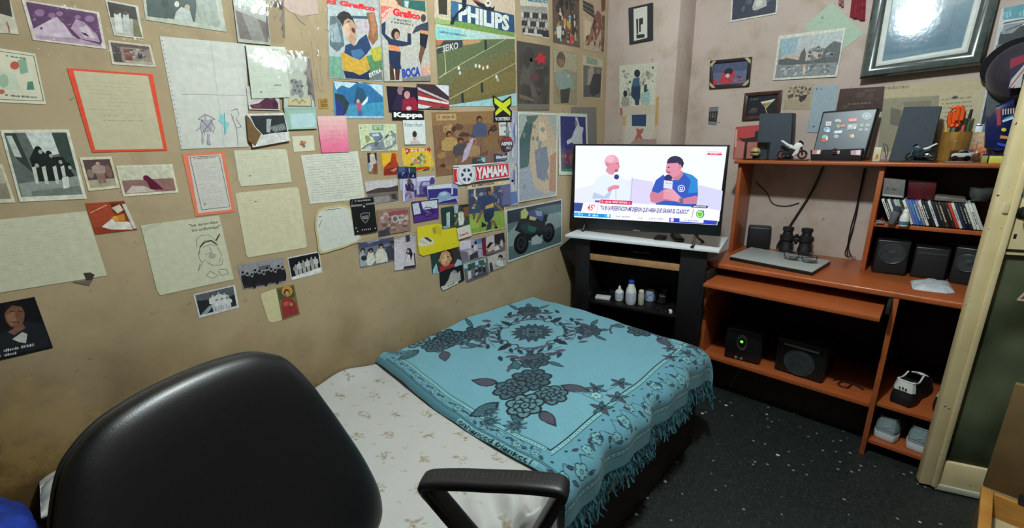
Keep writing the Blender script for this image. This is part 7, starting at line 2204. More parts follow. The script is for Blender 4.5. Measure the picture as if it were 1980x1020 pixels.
a.p('181e22', [(566,625),(590,570),(640,540),(690,560),(740,580),(730,640),(680,690),(630,680),(600,640)]); a.p('22363c', [(590,600),(640,580),(690,620),(660,650),(620,640)]); a.p('2c5a50', [(640,600),(690,610),(680,640),(640,630)]); a.p('9aa6aa', [(660,670),(690,650),(725,680),(715,700),(660,710)]); a.p('a8b06a', [(600,520),(625,500),(645,530),(630,560),(600,560)]); a.p('3c5078', [(640,520),(690,505),(740,530),(755,545),(720,575),(690,560),(650,560)]); a.p('8a90a4', [(680,515),(720,520),(720,545),(690,545)]); a.p('b8a878', [(650,545),(690,555),(680,572),(648,566)]); a.p('1c2228', [(730,540),(755,535),(745,575),(720,590)]); done(a)
# --- upper right of the left wall
a = L('team_photo', 'black and white football team photo in three rows, high on the wall', 'photo', [(372,-60),(535,-60),(545,226),(388,196)], 'c0b7a4', 0, FD)
a.t('3a7090', 'MUNDO', [(420,-8),(536,-2),(536,22),(425,10)], .05); a.p('6c6c68', [(378,32),(532,42),(544,205),(392,185)]); a.p('8c8c86', [(378,32),(532,42),(535,75),(380,65)])
for r_, y0 in enumerate((55,105,150)):
    for i in range(9):
        x = 388 + r_ * 4 + i * 17; y = y0 + i * 1.5
        a.p('34353a' if (i + r_) % 3 else 'b4b2aa', [(x - 8, y + 14),(x + 8, y + 14),(x + 8, y + 44),(x - 8, y + 44)]); a.e('a0988c', x, y + 6,5.5,8)
a.p('b9b4a6', [(392,188),(500,200),(500,215),(392,200)]); a.p('2c2c30', [(505,175),(540,180),(544,218),(505,212)]); done(a)
a = L('photograph', 'tall colour photo of a crowd celebrating, at the top right of the left wall', 'photo', [(562,-70),(718,-70),(723,276),(568,246)], '5a4a40', 0, FD)
uv(a).blobs(91, ['3a3230', '6a5044', '4a4a48', '2a2626'], 40,.16); a.blobs(92, ['b0a090', 'a88a48', '8a3a38', '9aa0a4', '6a7a58', 'c0b49c', '7a5038'], 40,.07,.03,.3,.97,.98); a.p('3c3c3c', [(0,.05),(1,.12),(1,.22),(0,.2)]); a.p('b8363c', [(.6,.84),(.74,.8),(.7,.96),(.6,.98)]); a.p('b8903c', [(.5,.55),(.66,.62),(.62,.72),(.5,.66)]); a.p('b8c0b8', [(.12,.7),(.3,.66),(.28,.9),(.14,.9)]); done(a)
a = L('photograph', 'photo of people climbing beside stadium steps, rightmost at the top of the left wall', 'photo', [(735,-60),(880,-60),(868,312),(740,286)], 'a8937c', 0, FD)
a.p('3c3a36', [(738,0),(800,30),(812,110),(742,60)]); a.line('b0a48e', [(740,20),(810,60)], 1.6); a.line('b0a48e', [(741,45),(811,88)], 1.6); a.p('7a4a44', [(800,110),(825,60),(845,80),(850,160),(815,240),(800,180)]); a.p('6a4038', [(845,-20),(872,-20),(870,60),(848,70)]); a.p('5a4a3c', [(850,90),(868,90),(862,300),(845,300)]); a.p('8a5a4c', [(770,170),(800,150),(800,230),(760,270)]); a.p('c0ac92', [(750,110),(790,130),(780,200),(748,240)]); uv(a).blobs(93, ['7a5c4c', 'b09878', '4c3c34', '94705c'], 26,.07,.06,.45,.94,.96); done(a)
a = L('dark_poster', 'dark grey poster with a bright red star', 'poster', [(357,236),(550,268),(546,640),(362,640)], '47433f', 0, FD)
uv(a).blobs(94, ['403c39', '4f4a45', '3a3634', '55504a'], 26,.2,.02,.02,.98,.98); px(a); a.p('b02834', [(496,300),(508,325),(532,330),(515,345),(520,372),(497,360),(478,375),(480,350),(452,345),(478,325)]); a.p('6a5c50', [(370,545),(420,560),(460,580),(450,586),(375,570)]); a.p('5c544e', [(430,480),(460,500),(470,560),(445,560)]); a.p('5a3a38', [(430,430),(480,425),(485,465),(440,470)]); a.p('6a665c', [(363,600),(520,605),(544,600),(545,636),(364,636)]); done(a)
a = L('photograph', 'photo of a man in a pale teal shirt, right of the red star poster', 'photo', [(566,284),(710,312),(705,606),(570,600)], '857e66', 0, FD)
a.p('9a9078', [(570,290),(706,316),(704,420),(640,400),(572,420)]); a.p('7c8c84', [(580,430),(610,405),(650,420),(680,450),(690,520),(660,520),(610,530),(592,500)]); a.p('3c3a38', [(608,520),(668,510),(655,598),(612,598)]); a.e('5c4a3c', 612,345,26,46); a.p('7a6450', [(590,340),(630,345),(632,390),(605,395)]); a.p('8a6c54', [(580,480),(600,520),(606,570),(590,560)]); a.e('a0a49c', 655,440,8,8); done(a)
a = L('photograph', 'small photo of two people under a pale heading, nearest the corner', 'photo', [(738,318),(856,346),(850,575),(738,565)], 'b1a48c', 0, FD)
a.p('7c8c7c', [(760,325),(825,345),(825,380),(760,368)]); a.p('605a52', [(742,378),(850,392),(842,568),(742,562)]); a.p('8d8578', [(770,400),(800,390),(812,470),(800,520),(765,500)]); a.p('34343a', [(800,430),(845,420),(840,540),(795,560),(770,530)]); a.e('a08a74', 790,400,12,16); a.e('7a6a60', 830,415,12,15); a.p('4c4a4c', [(745,500),(780,490),(780,560),(745,560)]); done(a)

# ================================================================== clear plastic films taped over the papers
def film(label, corners, off, seed, bulge=0.0, m=None):
    rnd = random.Random(seed)
    Q = [atx(x, y, XL + off) for x, y in corners]
    ph = [rnd.uniform(0,6) for _ in range(6)]
    def fn(u, v):
        p = Q[0] * (1 - u) * (1 - v) + Q[1] * u * (1 - v) + Q[2] * u * v + Q[3] * (1 - u) * v
        e = .0016 * math.sin(u * 19 + v * 5 + ph[0]) + .0016 * math.sin(v * 23 - u * 7 + ph[1]) + .0010 * math.sin(u * 47 + v * 31 + ph[2])
        if bulge: e = e * .35 + bulge * math.sin(math.pi * v) * math.sin(math.pi * u) ** .6
        return p + Vector((e, 0,0))
    b = MB(); b.grid(fn, 34,34)
    single('plastic_film', label, 'plastic film', b, m or M_FILM)


film('crinkled clear plastic film over the purple photo and its neighbours', [(28,-8),(236,-8),(298,126),(60,108)], .0135,1)
film('shiny plastic sleeve round the grey photo at the top of the wall', [(444,-20),(548,-20),(552,84),(458,80)], .0170,2,.016, M_SLEEVE)
film('shiny plastic sleeve over the pale letter and the chequered drawing', [(470,90),(598,100),(612,212),(484,214)], .0190,3,.020, M_SLEEVE)
film('clear plastic film over the top of the large folded drawing', [(304,30),(470,60),(478,130),(318,124)], .0105,4)
film('clear plastic strip taped down the left edge of the two magazine covers', [(620,-14),(662,-14),(668,164),(634,166)], .0135,5)
film('clear plastic strip hanging between the sleeve and the magazine covers', [(552,-10),(617,-10),(631,180),(612,176)], .0115,6)
film('clear plastic film over the group photos under the shield card', [(690,462),(806,446),(806,466),(694,484)], .0150,7)
film('clear plastic film over the violet photos below the yellow comic card', [(764,330),(800,326),(796,384),(774,388)], .0160,8)

# ================================================================== chase and back wall
a = Art((0, YC, 0), NB, [(195,55),(351,20),(351,262),(202,290)], .012,(1160,0,3.4)); a.fr_px = a.fr; a.meta = ('framed_picture', 'small upright picture of dark towers in a dark frame above the television', 'picture', M_PRINT, None); a.sheet('2a2c32', None, .0115)
a.p('c6c4bc', [(228,62),(318,42),(318,250),(230,272)]); a.p('26302a', [(245,128),(258,125),(258,225),(248,228)]); a.p('26302a', [(264,125),(290,118),(290,160),(275,165),(276,210),(265,215)]); a.p('26302a', [(246,230),(300,225),(300,248),(248,256)]); a.line('8a8a84', [(245,85),(290,62)], 1); done(a)
a = L('collage_poster', 'pale collage poster with a dark blue standing figure, left of the chase edge', 'poster', [(128,432),(378,408),(357,752),(130,757)], 'b9b8a8', 0,(1160,0,3.4), M_PHOTO, wall='C')
uv(a).blobs(101, ['8e8e84', 'a9a89a', '787a74', 'c3c1b3', '9a988a'], 60,.07); a.blobs(102, ['3c3e40', '54565a'], 26,.035); px(a)
a.p('3c5068', [(220,520),(255,510),(268,580),(266,640),(205,630),(208,580)]); a.p('2c3a50', [(208,570),(266,570),(266,650),(230,660),(206,630)]); a.e('2a3236', 246,482,20,26); a.p('3a5c78', [(222,515),(262,508),(262,560),(224,562)]); a.p('30424c', [(230,640),(262,640),(258,690),(232,690)]); a.p('264038', [(292,560),(310,552),(308,625),(290,628)]); a.p('8ca8a4', [(275,610),(330,600),(330,680),(278,690)]); a.e('2e3036', 168,615,14,22); a.p('8f8d84', [(145,640),(195,640),(195,700),(145,705)])
a.p('9a5a58', [(132,708),(357,700),(356,752),(134,756)]); a.p('c3c0b4', [(150,720),(210,710),(205,745),(165,752)]); a.p('c3c0b4', [(235,715),(280,712),(278,750),(238,750)]); a.p('4a3c3c', [(160,735),(200,725),(190,752),(165,752)]); a.p('b8b0a8', [(305,725),(352,720),(350,750),(310,750)]); done(a)
a = L('wall_calendar', 'pale poster with a blue square and a small red figure, just above the television', 'poster', [(150,700),(388,600),(378,985),(150,985)], 'b3a694', 1,(1160,0,3.4), M_PAPER, [(150,700),(360,690),(372,600),(392,592),(376,985),(150,985)], wall='C')
a.p('ac8c5c', [(372,640),(390,630),(384,820),(362,830)]); a.p('ac9468', [(150,765),(178,762),(175,825),(152,828)]); a.p('b9afa2', [(178,760),(362,752),(362,830),(330,940),(160,945)]); a.p('2c405e', [(212,755),(308,752),(304,830),(213,828)]); a.p('a05a50', [(240,840),(262,850),(290,842),(285,870),(270,885),(290,925),(278,930),(258,905),(232,935),(225,925),(245,880)]); a.p('9a7c78', [(215,930),(240,912),(330,915),(375,908),(374,945),(200,945)]); a.line('8a8480', [(290,858),(330,852)], 1.4); done(a)
FJ = (1340,0,3.5172)
a = L('photograph', 'white-edged blue-grey picture with a pale animal shape, cut by the top edge of the photo', 'picture', [(268,-110),(588,-130),(572,95),(255,152)], 'c6c4bc', 1, FJ, wall='B', th=.0035)
a.p('3a404e', [(278,-100),(576,-120),(562,86),(266,138)]); uv(a).blobs(111, ['465062', '343a46', '525c6c'], 22,.12,.06,.1,.92,.9); px(a); a.p('a6a8a4', [(405,50),(420,0),(450,-40),(500,-20),(503,40),(470,55),(440,68),(410,72)]); a.p('c0c0ba', [(425,10),(450,-20),(480,0),(470,40),(430,50)]); done(a)
def frame(name, label, cat, c4, wall_y, th, wdt, m_frame, inner, fr, rail_m=None):
    """real picture frame: four mitred rails round a recessed picture; returns art for the inside"""
    P = [on(fr[0] + x / fr[2], fr[1] + y / fr[2], (0, wall_y, 0),(0,1,0)) for x, y in c4]
    t = thing(name, label, cat, (P[0] + P[1] + P[2] + P[3]) / 4)
    c = sum(P, Vector()) / 4
    b = MB()
    u = (P[1] - P[0] + P[2] - P[3]).normalized(); v = (P[0] - P[3] + P[1] - P[2]).normalized()
    I = [P[0] + u * wdt - v * wdt, P[1] - u * wdt - v * wdt, P[2] - u * wdt + v * wdt, P[3] + u * wdt + v * wdt]
    for i in range(4):
        j = (i + 1) % 4
        b.prism([P[i], P[j], I[j], I[i]], (0,-th, 0), .0018)
    b.build('frame_rail', m_frame, t)
    a = Art((0, wall_y, 0), NB, I, th * .5); a.sheet(inner, None, .002)
    return t, a, P, I


t, a, P, I = frame('framed_photo', 'small framed photo of a red figure with pale frame corners', 'picture', [(122,415),(405,386),(386,585),(115,604)], YB - .0008,.014,.017, mat('dark_frame', '241f24', .35), '5a6480', FJ)
a.p('485470', [(0,0),(1,0),(1,.4),(0,.45)]); a.p('a83a48', [(.2,.95),(.26,.5),(.36,.35),(.4,.5),(.5,.55),(.58,.32),(.66,.5),(.62,.9),(.5,1)]); a.e('2c2430', .46,.42,.13,.17); a.e('c8a8a8', .44,.6,.07,.1); a.p('a83a48', [(.0,.75),(.1,.7),(.16,1),(0,1)]); a.blobs(112, ['6a6480', '9a5a6c', '4c4c64'], 10,.1,.62,.6,.98,.98); a.finish('photo', None, None, M_PHOTO, parent=t)
for i in range(4):
    c = P[i]; u = (P[(i + 1) % 4] - c).normalized(); v = (P[i - 1] - c).normalized()
    b = MB(); b.prism([c + u * .004 + v * .034 + Vector((0,-.0142,0)), c + u * .034 + v * .004 + Vector((0,-.0142,0)), c + u * .018 + v * .0025 + Vector((0,-.0142,0)), c + u * .0025 + v * .018 + Vector((0,-.0142,0))], (0,-.0006,0)); b.build('corner_piece', mat('pale_gold', 'b0a47c', .4), t)
a = L('ticket', 'tiny dark ticket stuck alone on the wall right of the chase', 'ticket', [(112,730),(173,725),(160,850),(103,846)], '2c2f33', 0, FJ, M_PRINT, wall='B')
a.p('6f7478', [(112,732),(172,727),(168,755),(108,758)]); a.p('70757a', [(106,825),(162,828),(160,848),(104,845)]); a.line('b8b4a0', [(122,770),(120,800)], 1.6); a.line('b8b4a0', [(138,768),(134,798),(146,785)], 1.6); a.line('8a8c8c', [(155,765),(150,815)], 1.2); done(a)
t, a, P, I = frame('framed_picture', 'dark picture of a cocktail glass in a brown wooden frame behind the left grey speaker', 'picture', [(357,634),(612,612),(592,800),(337,817)], YB - .0008,.016,.018, mat('brown_frame', '4a2c26', .35, '3a201c', 30), '1a1c26', FJ)
a.p('c8c4b8', [(.44,.32),(.92,.22),(.84,.36),(.52,.42)]); a.p('9a8438', [(.56,.42),(.8,.36),(.68,.66),(.64,.66)]); a.line('d0ccb8', [(.62,.62),(.7,.92)], 2); a.line('c8c4b8', [(.46,.34),(.64,.64),(.92,.24)], 1.6); a.g('8a8c94', [(.1,.14),(.36,.12),(.36,.18),(.1,.2)]); a.e('4c4a40', .24,.7,.12,.12); a.e('3a3a34', .2,.78,.16,.08); a.finish('picture', None, None, M_PRINT, parent=t)
a = L('photograph', 'faded brown photo of a dirt race under the lake picture', 'photo', [(642,578),(832,570),(800,742),(610,746)], 'a59782', 0, FJ, wall='B')
uv(a).blobs(113, ['5c5044', '7c7060', '4a4038', '8c8070'], 30,.09,.05,.05,.95,.55); a.p('9c8e78', [(.0,.6),(.95,.58),(.9,.98),(0,.98)]); a.p('3a3230', [(.55,.45),(.8,.4),(.75,.6),(.6,.72),(.52,.6)]); a.p('5a4a44', [(.1,.4),(.3,.35),(.3,.5),(.12,.56)]); done(a)
a = L('letter', 'pale blue sheet hanging between the brown photo and the badge board', 'letter', [(826,583),(992,578),(940,880),(776,898)], '90a0aa', 1, FJ, M_PAPER, wall='B', outline=[(826,583),(992,578),(965,760),(850,900),(776,898)])
a.g('4c5c74', [(838,598),(880,596),(878,612),(836,614)]); uv(a).w('7c8c98', .08,.2,.9,.62,8,21,.5,.6); px(a); a.line('4a5a6c', [(790,810),(782,880)], 1); a.e('4c5868', 822,860,8,6); done(a)
a = L('green_paper', 'pale green paper turned as a diamond behind the lake picture', 'paper', [(948,15),(1162,230),(1020,335),(766,172)], '9fb3a0', 0, FJ, M_PAPER, wall='B', outline=[(948,15),(1162,230),(1020,335),(990,380),(850,330),(766,172)])
for k in range(3): a.line('7f9482', [(830 + k * 20,170 - k * 18),(900 + k * 20,150 - k * 18)], 1); 
a.e('7c8a84', 880,120,10,8); done(a)
a = L('lake_picture', 'white-bordered faded picture of a lake with trees and a tower, before the green paper', 'picture', [(584,244),(1040,190),(980,522),(545,546)], 'c4c3b8', 2, FJ, M_PHOTO, wall='B', th=.004)
a.p('8f9494', [(600,268),(1024,210),(968,508),(558,532)]); a.p('8ea6b2', [(600,268),(740,248),(720,380),(600,410)]); a.p('a9b0b0', [(720,250),(1020,212),(1005,330),(700,372)]); a.p('b3a49a', [(610,380),(760,350),(900,330),(900,400),(600,420)]); a.p('55595a', [(585,410),(640,395),(720,410),(735,360),(760,325),(770,360),(765,420),(870,395),(900,330),(960,280),(1010,290),(995,400),(985,440),(700,445),(580,440)]); a.p('7f8386', [(575,445),(985,425),(968,506),(560,530)])
uv(a).blobs(114, ['6d7274', '9aa0a0', '5c6264', 'aaaea8'], 34,.05,.08,.66,.92,.94); a.blobs(115, ['6a7072', '858c8c', '4e5456'], 22,.06,.5,.3,.93,.66); px(a)
for x in (690,760,810,845,880): a.line('b6bec0', [(x + 60,240),(x + 20,330)], 2.4)
a.p('c09a7c', [(750,440),(768,438),(762,510),(748,512)]); a.p('c8b8a4', [(752,460),(764,460),(760,505),(750,508)]); done(a)
# red pennant hanging at the top
t = thing('red_scarf', 'red folded scarf hanging at the top left of the large glazed frame', 'scarf', aty(1658,20,2.67))
for pts, c, nm in (([(984,-90),(1022,-90),(1022,48),(990,22)], 'a03440', 'left_end'),([(1088,-90),(1178,-90),(1168,140),(1066,112)], '9c2c3c', 'right_end')):
    Q = [aty(1340 + x / 3.5172, y / 3.5172,2.668) for x, y in pts]
    def fn(u, v, Q=Q):
        p = Q[0] * (1 - u) * (1 - v) + Q[1] * u * (1 - v) + Q[2] * u * v + Q[3] * (1 - u) * v
        return p + Vector((0,.006 * math.sin(u * 14), 0))
    b = MB(); b.grid(fn, 24,10,.0015); b.build('cloth_end', mat('red_cloth_' + nm, c, .9, '6a1c28' if nm == 'right_end' else 'b89090', 70), t)
a = L('red_folder', 'red and black folder standing at the left end of the top shelf against the wall', 'folder', [(292,862),(450,848),(452,1075),(272,1080)], 'b0504a', 1, FJ, M_PRINT, wall='B', th=.0035)
a.p('b8464a', [(300,870),(450,855),(440,950),(350,960),(310,930)]); a.p('2c2c34', [(310,935),(350,942),(420,930),(425,890),(450,890),(450,960),(350,970)]); a.p('b8746a', [(300,960),(450,970),(450,1070),(280,1075)]); a.p('c8a49a', [(292,880),(304,880),(296,1000),(284,1000)]); done(a)
a = L('brown_plaque', 'dark brown plaque behind the badge board', 'plaque', [(1625,172),(1711,167),(1706,214),(1616,218)], '3f2b26', 2, None, M_PRINT, wall='B', th=.0046)
uv(a).blobs(116, ['4a342e', '35231f', '533c34'], 24,.12); a.g('7a6a64', [(.25,.62),(.75,.6),(.75,.68),(.25,.7)]); done(a)
FK = (1640,0,3.091)
a = L('newspaper_page', 'old yellowed newspaper page behind the right grey speaker', 'newspaper', [(215,512),(830,455),(780,900),(170,930)], 'b3a688', 0, FK, M_PAPER, wall='B')
a.p('8f8874', [(205,590),(545,570),(530,880),(175,910)]); a.p('b5ab8e', [(545,560),(820,530),(790,880),(530,890)]); a.t('6e6654', 'NUESTRO', [(225,518),(365,510),(364,527),(224,535)], .02)
a.p('6c675a', [(255,640),(320,660),(310,760),(250,740)]); a.p('7c7666', [(330,610),(500,600),(490,700),(340,700)])
for k in range(6): a.g('6f6a58', [(560,590 + k * 26),(740,575 + k * 26),(739,585 + k * 26),(559,600 + k * 26)], k)
a.p('4a4a44', [(615,585),(640,570),(660,580),(640,592)]); done(a)
a = L('dark_poster', 'dark poster with sky-blue top and white edge behind the hanging cap', 'poster', [(916,55),(1240,-30),(1180,760),(778,752)], 'b9bdbc', 1, FK, M_PHOTO, wall='B')
a.p('4e8c9c', [(930,50),(1240,-20),(1230,80),(925,120)]); a.g('86b4bc', [(935,75),(1060,55),(1060,95),(935,110)]); a.p('33383c', [(905,210),(915,190),(1228,100),(1170,750),(792,742)]); a.p('7e8a8e', [(930,150),(1060,130),(980,200),(915,205)]); a.line('20262a', [(930,140),(1060,115)], 4); a.line('20262a', [(940,185),(1040,145)], 3); a.p('6c6a6c', [(885,270),(920,262),(900,330),(872,340)]); a.p('50585c', [(830,560),(980,520),(1000,640),(820,700)]); done(a)

# large glazed frame, leaning slightly back at the top
tilt = math.radians(5.2)
nf = Vector((0,-math.cos(tilt), math.sin(tilt)))
c0 = aty(1780,70, YB - .042)
C4 = [(1700,-70),(1958,-100),(1898,124),(1662,152)]
P = [on(x, y, c0, nf) for x, y in C4]
fr_t = thing('large_frame', 'large grey picture frame with reflecting glass hung high on the right', 'picture', sum(P, Vector()) / 4)
u = (P[1] - P[0] + P[2] - P[3]).normalized(); v = (P[0] - P[3] + P[1] - P[2]).normalized()
def inset(w): return [P[0] + u * w - v * w, P[1] - u * w - v * w, P[2] - u * w + v * w, P[3] + u * w + v * w]
prof = [(0,-.016),(0,-.004),(.008,.008),(.024,.013),(.040,.008),(.046,.001),(.048,-.004),(.048,-.016)]
b = MB(); b.loft([[p + nf * h for p in inset(w)] for w, h in prof], cap=False)
for i, f in enumerate(()): pass
b.build('frame_rail', mat('grey_lacquer', '4a5452', .22, '3c4644', 40, coat=.5), fr_t)
b = MB(); b.loft([[p + nf * h for p in inset(w)] for w, h in ((.0482,-.010),(.0482,-.002),(.056,.001),(.067,-.004),(.070,-.010))], cap=False); b.build('inner_fillet', mat('silver_fillet', 'c4c8c4', .3), fr_t)
I = inset(.0700)
a = Art(c0, nf, [p for p in I], -.0095); a.sheet('8c9aa2', None, .002)
a.r('7c8c98', .0,.0,.82,.93); a.line('6c7c84', [(.03,.94),(.84,.93),(.86,.0)], 1.0); a.w('74848e', .1,.1,.75,.85,14,33,.8,.5); a.finish('picture', None, None, M_PAPER, parent=fr_t)
b = MB(); I2 = inset(.0695); b.prism([p - nf * .0070 for p in I2], nf * .0015)
def glass_pane():
    m, nt, bb = nodes_of('picture_glass')
    out = nt.nodes['Material Output']
    tr = nt.nodes.new('ShaderNodeBsdfTransparent'); tr.inputs[0].default_value = (.86,.92,.95,1)
    gl = nt.nodes.new('ShaderNodeBsdfGlossy'); gl.inputs['Roughness'].default_value = .075
    tc = nt.nodes.new('ShaderNodeTexCoord'); no = nt.nodes.new('ShaderNodeTexNoise'); no.inputs['Scale'].default_value = 45; no.inputs['Detail'].default_value = 5
    nt.links.new(tc.outputs['Object'], no.inputs['Vector'])
    bp = nt.nodes.new('ShaderNodeBump'); bp.inputs['Strength'].default_value = .10; bp.inputs['Distance'].default_value = .002
    nt.links.new(no.outputs[0], bp.inputs['Height']); nt.links.new(bp.outputs[0], gl.inputs['Normal'])
    mx = nt.nodes.new('ShaderNodeMixShader'); mx.inputs[0].default_value = .04
    nt.links.new(tr.outputs[0], mx.inputs[1]); nt.links.new(gl.outputs[0], mx.inputs[2]); nt.links.new(mx.outputs[0], out.inputs[0])
    return m
b.build('glass', glass_pane(), fr_t)

# cap hanging on the wall
pc = aty(1962,136,2.664)
t = thing('hanging_cap', 'dark purple cap with a red and white flag emblem hanging at the right edge', 'cap', pc)
MC_ = Matrix.Translation(pc) @ Matrix.Rotation(math.radians(-14), 4, 'Y') @ Matrix.Diagonal((1.75,1.5,1.75,1))
rings = []
for k in range(8):
    f = k / 7
    r = math.cos(f * 1.45) ** .8
    rings.append([MC_ @ Vector((.058 * r * math.cos(q) + .012,-.062 * math.sin(f * 1.45), .062 * r * math.sin(q) - .008)) for q in [2 * math.pi * i / 28 for i in range(28)]])
b = MB(); b.loft(rings, cap=True); cr = b.build('crown', mat('purple_black_felt', '241c2a', .8, '2e2434', 80, sheen=.2), t)
def brim(uu, vv):
    q = math.pi * (.22 + .80 * uu)
    r0 = .056 + .017 * vv * math.sin(math.pi * uu) ** .6
    return MC_ @ Vector((r0 * 1.02 * math.cos(q) + .012,-.004 - .010 * vv, r0 * math.sin(q) - .008))
b = MB(); b.grid(brim, 24,6,.003); b.build('visor', mat('black_felt', '17131a', .8), t)
a = Art(aty(1966,145,2.562), NB, [(1954,112),(1996,100),(1994,166),(1950,172)], .0, None)
a.sheet('28243c', [(0,0),(1,0),(1,1),(0,1)]); a.p('b8b4b4', [(0,.95),(.1,.7),(1,.1),(1,.32),(.2,.98)]); a.p('b8b4b4', [(.25,1),(.42,.6),(.62,.6),(.55,1)]); a.p('8c2438', [(0,.05),(1,0),(1,.18),(0,.35)]); a.line('a02c40', [(.05,.95),(1,.22)], 3); done_ = a.finish('flag_emblem', None, None, M_PRINT, parent=cr)

# ================================================================== office chair in front
ce = Vector((-.32,.947,0)).normalized(); cn = Vector((ce.y, -ce.x, 0))
cs = Vector((-cn.x * math.sin(.305), -cn.y * math.sin(.305), math.cos(.305)))
CP = Vector((-.81,.10,.94)); CNN = ce.cross(cs)
if CNN.dot(cn) < 0: CNN = -CNN
BASE = Vector((-.365,.245,0))
ch = thing('office_chair', 'black leather office chair with open loop armrest in the foreground', 'chair', BASE)
M_LEA = mat('black_leather', '07090d', .37, '0b0e13', 160, bump=.10, bscale=520, spec=.6)
M_CHP = mat('chair_plastic', '141416', .42, '1a1a1d', 200, bump=.15, bscale=700)
HW = [(.063,.0),(.0605,.055),(.050,.112),(.030,.150),(.004,.175),(-.057,.203),(-.110,.219),(-.166,.234),(-.255,.253),(-.325,.260),(-.370,.257),(-.410,.240),(-.434,.200),(-.448,.14),(-.453,.0)]
outl = [(w, s) for s, w in HW] + [(-w, s) for s, w in HW[-2:0:-1]]
po = spline([Vector((x, y, 0)) for x, y in outl + outl[:1]], 4)[:-1]
cc = Vector((0,-.20,0))
def ring(f, h, crown=0.0):
    out = []
    for p in po:
        q = cc + (p - cc) * f
        if q.x < 0: q.x *= .965
        bow = .016 * (q.x / .26) ** 2 - .018 * math.sin((q.y + .48) / .54 * math.pi)     # wraps round the sides
        out.append(CP + ce * q.x + cs * q.y + CNN * (h + bow))
    return out
b = MB()
b.loft([ring(.40,-.056), ring(.80,-.054), ring(.90,-.045), ring(.955,-.032), ring(.985,-.018), ring(.992,-.008), ring(.985,.001), ring(.962,.009), ring(.925,.0155), ring(.87,.0205), ring(.79,.0240), ring(.66,.0255), ring(.42,.0235), ring(.18,.0225)])
b.build('backrest', M_LEA, ch, sharp=70)
b = MB(); b.tube(ring(.988,-.020), .004,6, True); b.build('piping', M_LEA, ch)
SC_ = Vector((-.415,.235,0))
MSt = Matrix(((cn.x, ce.x, 0, SC_.x),(cn.y, ce.y, 0, SC_.y),(0,0,1,0),(0,0,0,1)))
b = MB(); b.box(-.21,.23,-.235,.235,.505,.575,.032, MSt, 5); b.build('seat', M_LEA, ch)
b = MB(); b.box(-.13,.12,-.10,.10,.482,.5045,.004, MSt); b.build('seat_plate', M_CHP, ch)
p0 = MSt @ Vector((-.12,0,.497)); p1 = CP + cs * -.36 + CNN * -.085
b = MB(); b.tube(spline([p0, MSt @ Vector((-.21,0,.500)), CP + cs * -.405 + CNN * -.095, p1], 6), .02,10, flat=(.07,.012,(0,0,1))); b.build('back_bar', M_CHP, ch)
A0 = atz(818,928,.665); A1 = atz(1094,940,.705)
ad = (A1 - A0); al = ad.length; ad.normalize(); asd = ad.cross(Vector((0,0,1))).normalized()
nA = asd
for k, sh in enumerate((Vector((0,0,0)), ce * -.56)):
    def AP(px_, py_): return on(px_, py_, A0, nA) + sh
    lo0 = AP(905,1030); lo1 = AP(1040,1030)
    d0 = (lo0 - (A0 + sh)).normalized(); d1 = (lo1 - (A1 + sh)).normalized()
    e0 = A0 + sh + d0 * ((A0.z - .500) / -d0.z); e1 = A1 + sh + d1 * ((A1.z - .500) / -d1.z)
    mid = (A0 + A1) / 2 + sh + Vector((0,0,.006))
    pts = [e0, e0.lerp(A0 + sh, .8), A0 + sh + d0 * .018, A0 + sh + ad * .012,(A0 + sh).lerp(mid, .5) + Vector((0,0,.003)), mid, (A1 + sh).lerp(mid, .5) + Vector((0,0,.003)), A1 + sh - ad * .012, A1 + sh + d1 * .018, e1.lerp(A1 + sh, .8), e1]
    b = MB()
    sp_ = spline(pts, 5); rings = []
    for i, p in enumerate(sp_):
        t_ = (sp_[min(i + 1, len(sp_) - 1)] - sp_[max(i - 1,0)]).normalized()
        hn = asd.cross(t_).normalized()
        rings.append([p + asd * .025 * math.copysign(abs(math.cos(q)) ** .5, math.cos(q)) + hn * .0125 * math.copysign(abs(math.sin(q)) ** .6, math.sin(q)) for q in [2 * math.pi * j / 20 for j in range(20)]])
    b.loft(rings); arm = b.build('armrest', M_CHP, ch, sharp=50)
    if k == 0:
        b = MB()
        for i in range(26):
            f = .06 + .88 * i / 25
            for j in (-1,0,1):
                p = A0.lerp(A1, f) + Vector((0,0,.0183 + .006 * math.sin(math.pi * f))) + asd * .006 * j - asd * -.004
                b.ell(p, (.0012,.0012,.0012), None, 6)
        dt = b.build('stud_pattern', mat('grey_studs', '5a5c60', .3), arm)
        dt['kind'] = 'stuff'
    b = MB(); c0_ = MSt @ Vector((0,.10 if k == 0 else -.10,.497)); b.tube([e0.lerp(e1,.5), c0_], .01,8, flat=(.05,.01,(0,0,1))); b.tube([e0, e1], .01,8, flat=(.04,.01,(0,0,1))); b.build('arm_bracket', M_CHP, ch)
b = MB(); b.cyl(BASE + Vector((0,0,.11)), BASE + Vector((0,0,.30)), .026,18); b.cyl(BASE + Vector((0,0,.30)), BASE + Vector((0,0,.484)), .015,18); b.build('gas_column', M_STEEL, ch)
for k in range(5):
    q = k * 1.2566
    d = Vector((math.cos(q), math.sin(q), 0))
    b = MB(); b.tube([BASE + d * .02 + Vector((0,0,.115)), BASE + d * .13 + Vector((0,0,.10)), BASE + d * .235 + Vector((0,0,.072))], [.022,.019,.014], 8); lg_ = b.build('base_leg', M_CHP, ch)
    b = MB(); c = BASE + d * .232 + Vector((0,0,.0275)); tt_ = Vector((-d.y, d.x, 0))
    for sg in (-1,1): b.cyl(c + tt_ * sg * .008, c + tt_ * sg * .020,.027,16)
    b.cyl(c, c + Vector((0,0,.04)), .006,8); b.build('caster', M_BLK, lg_)

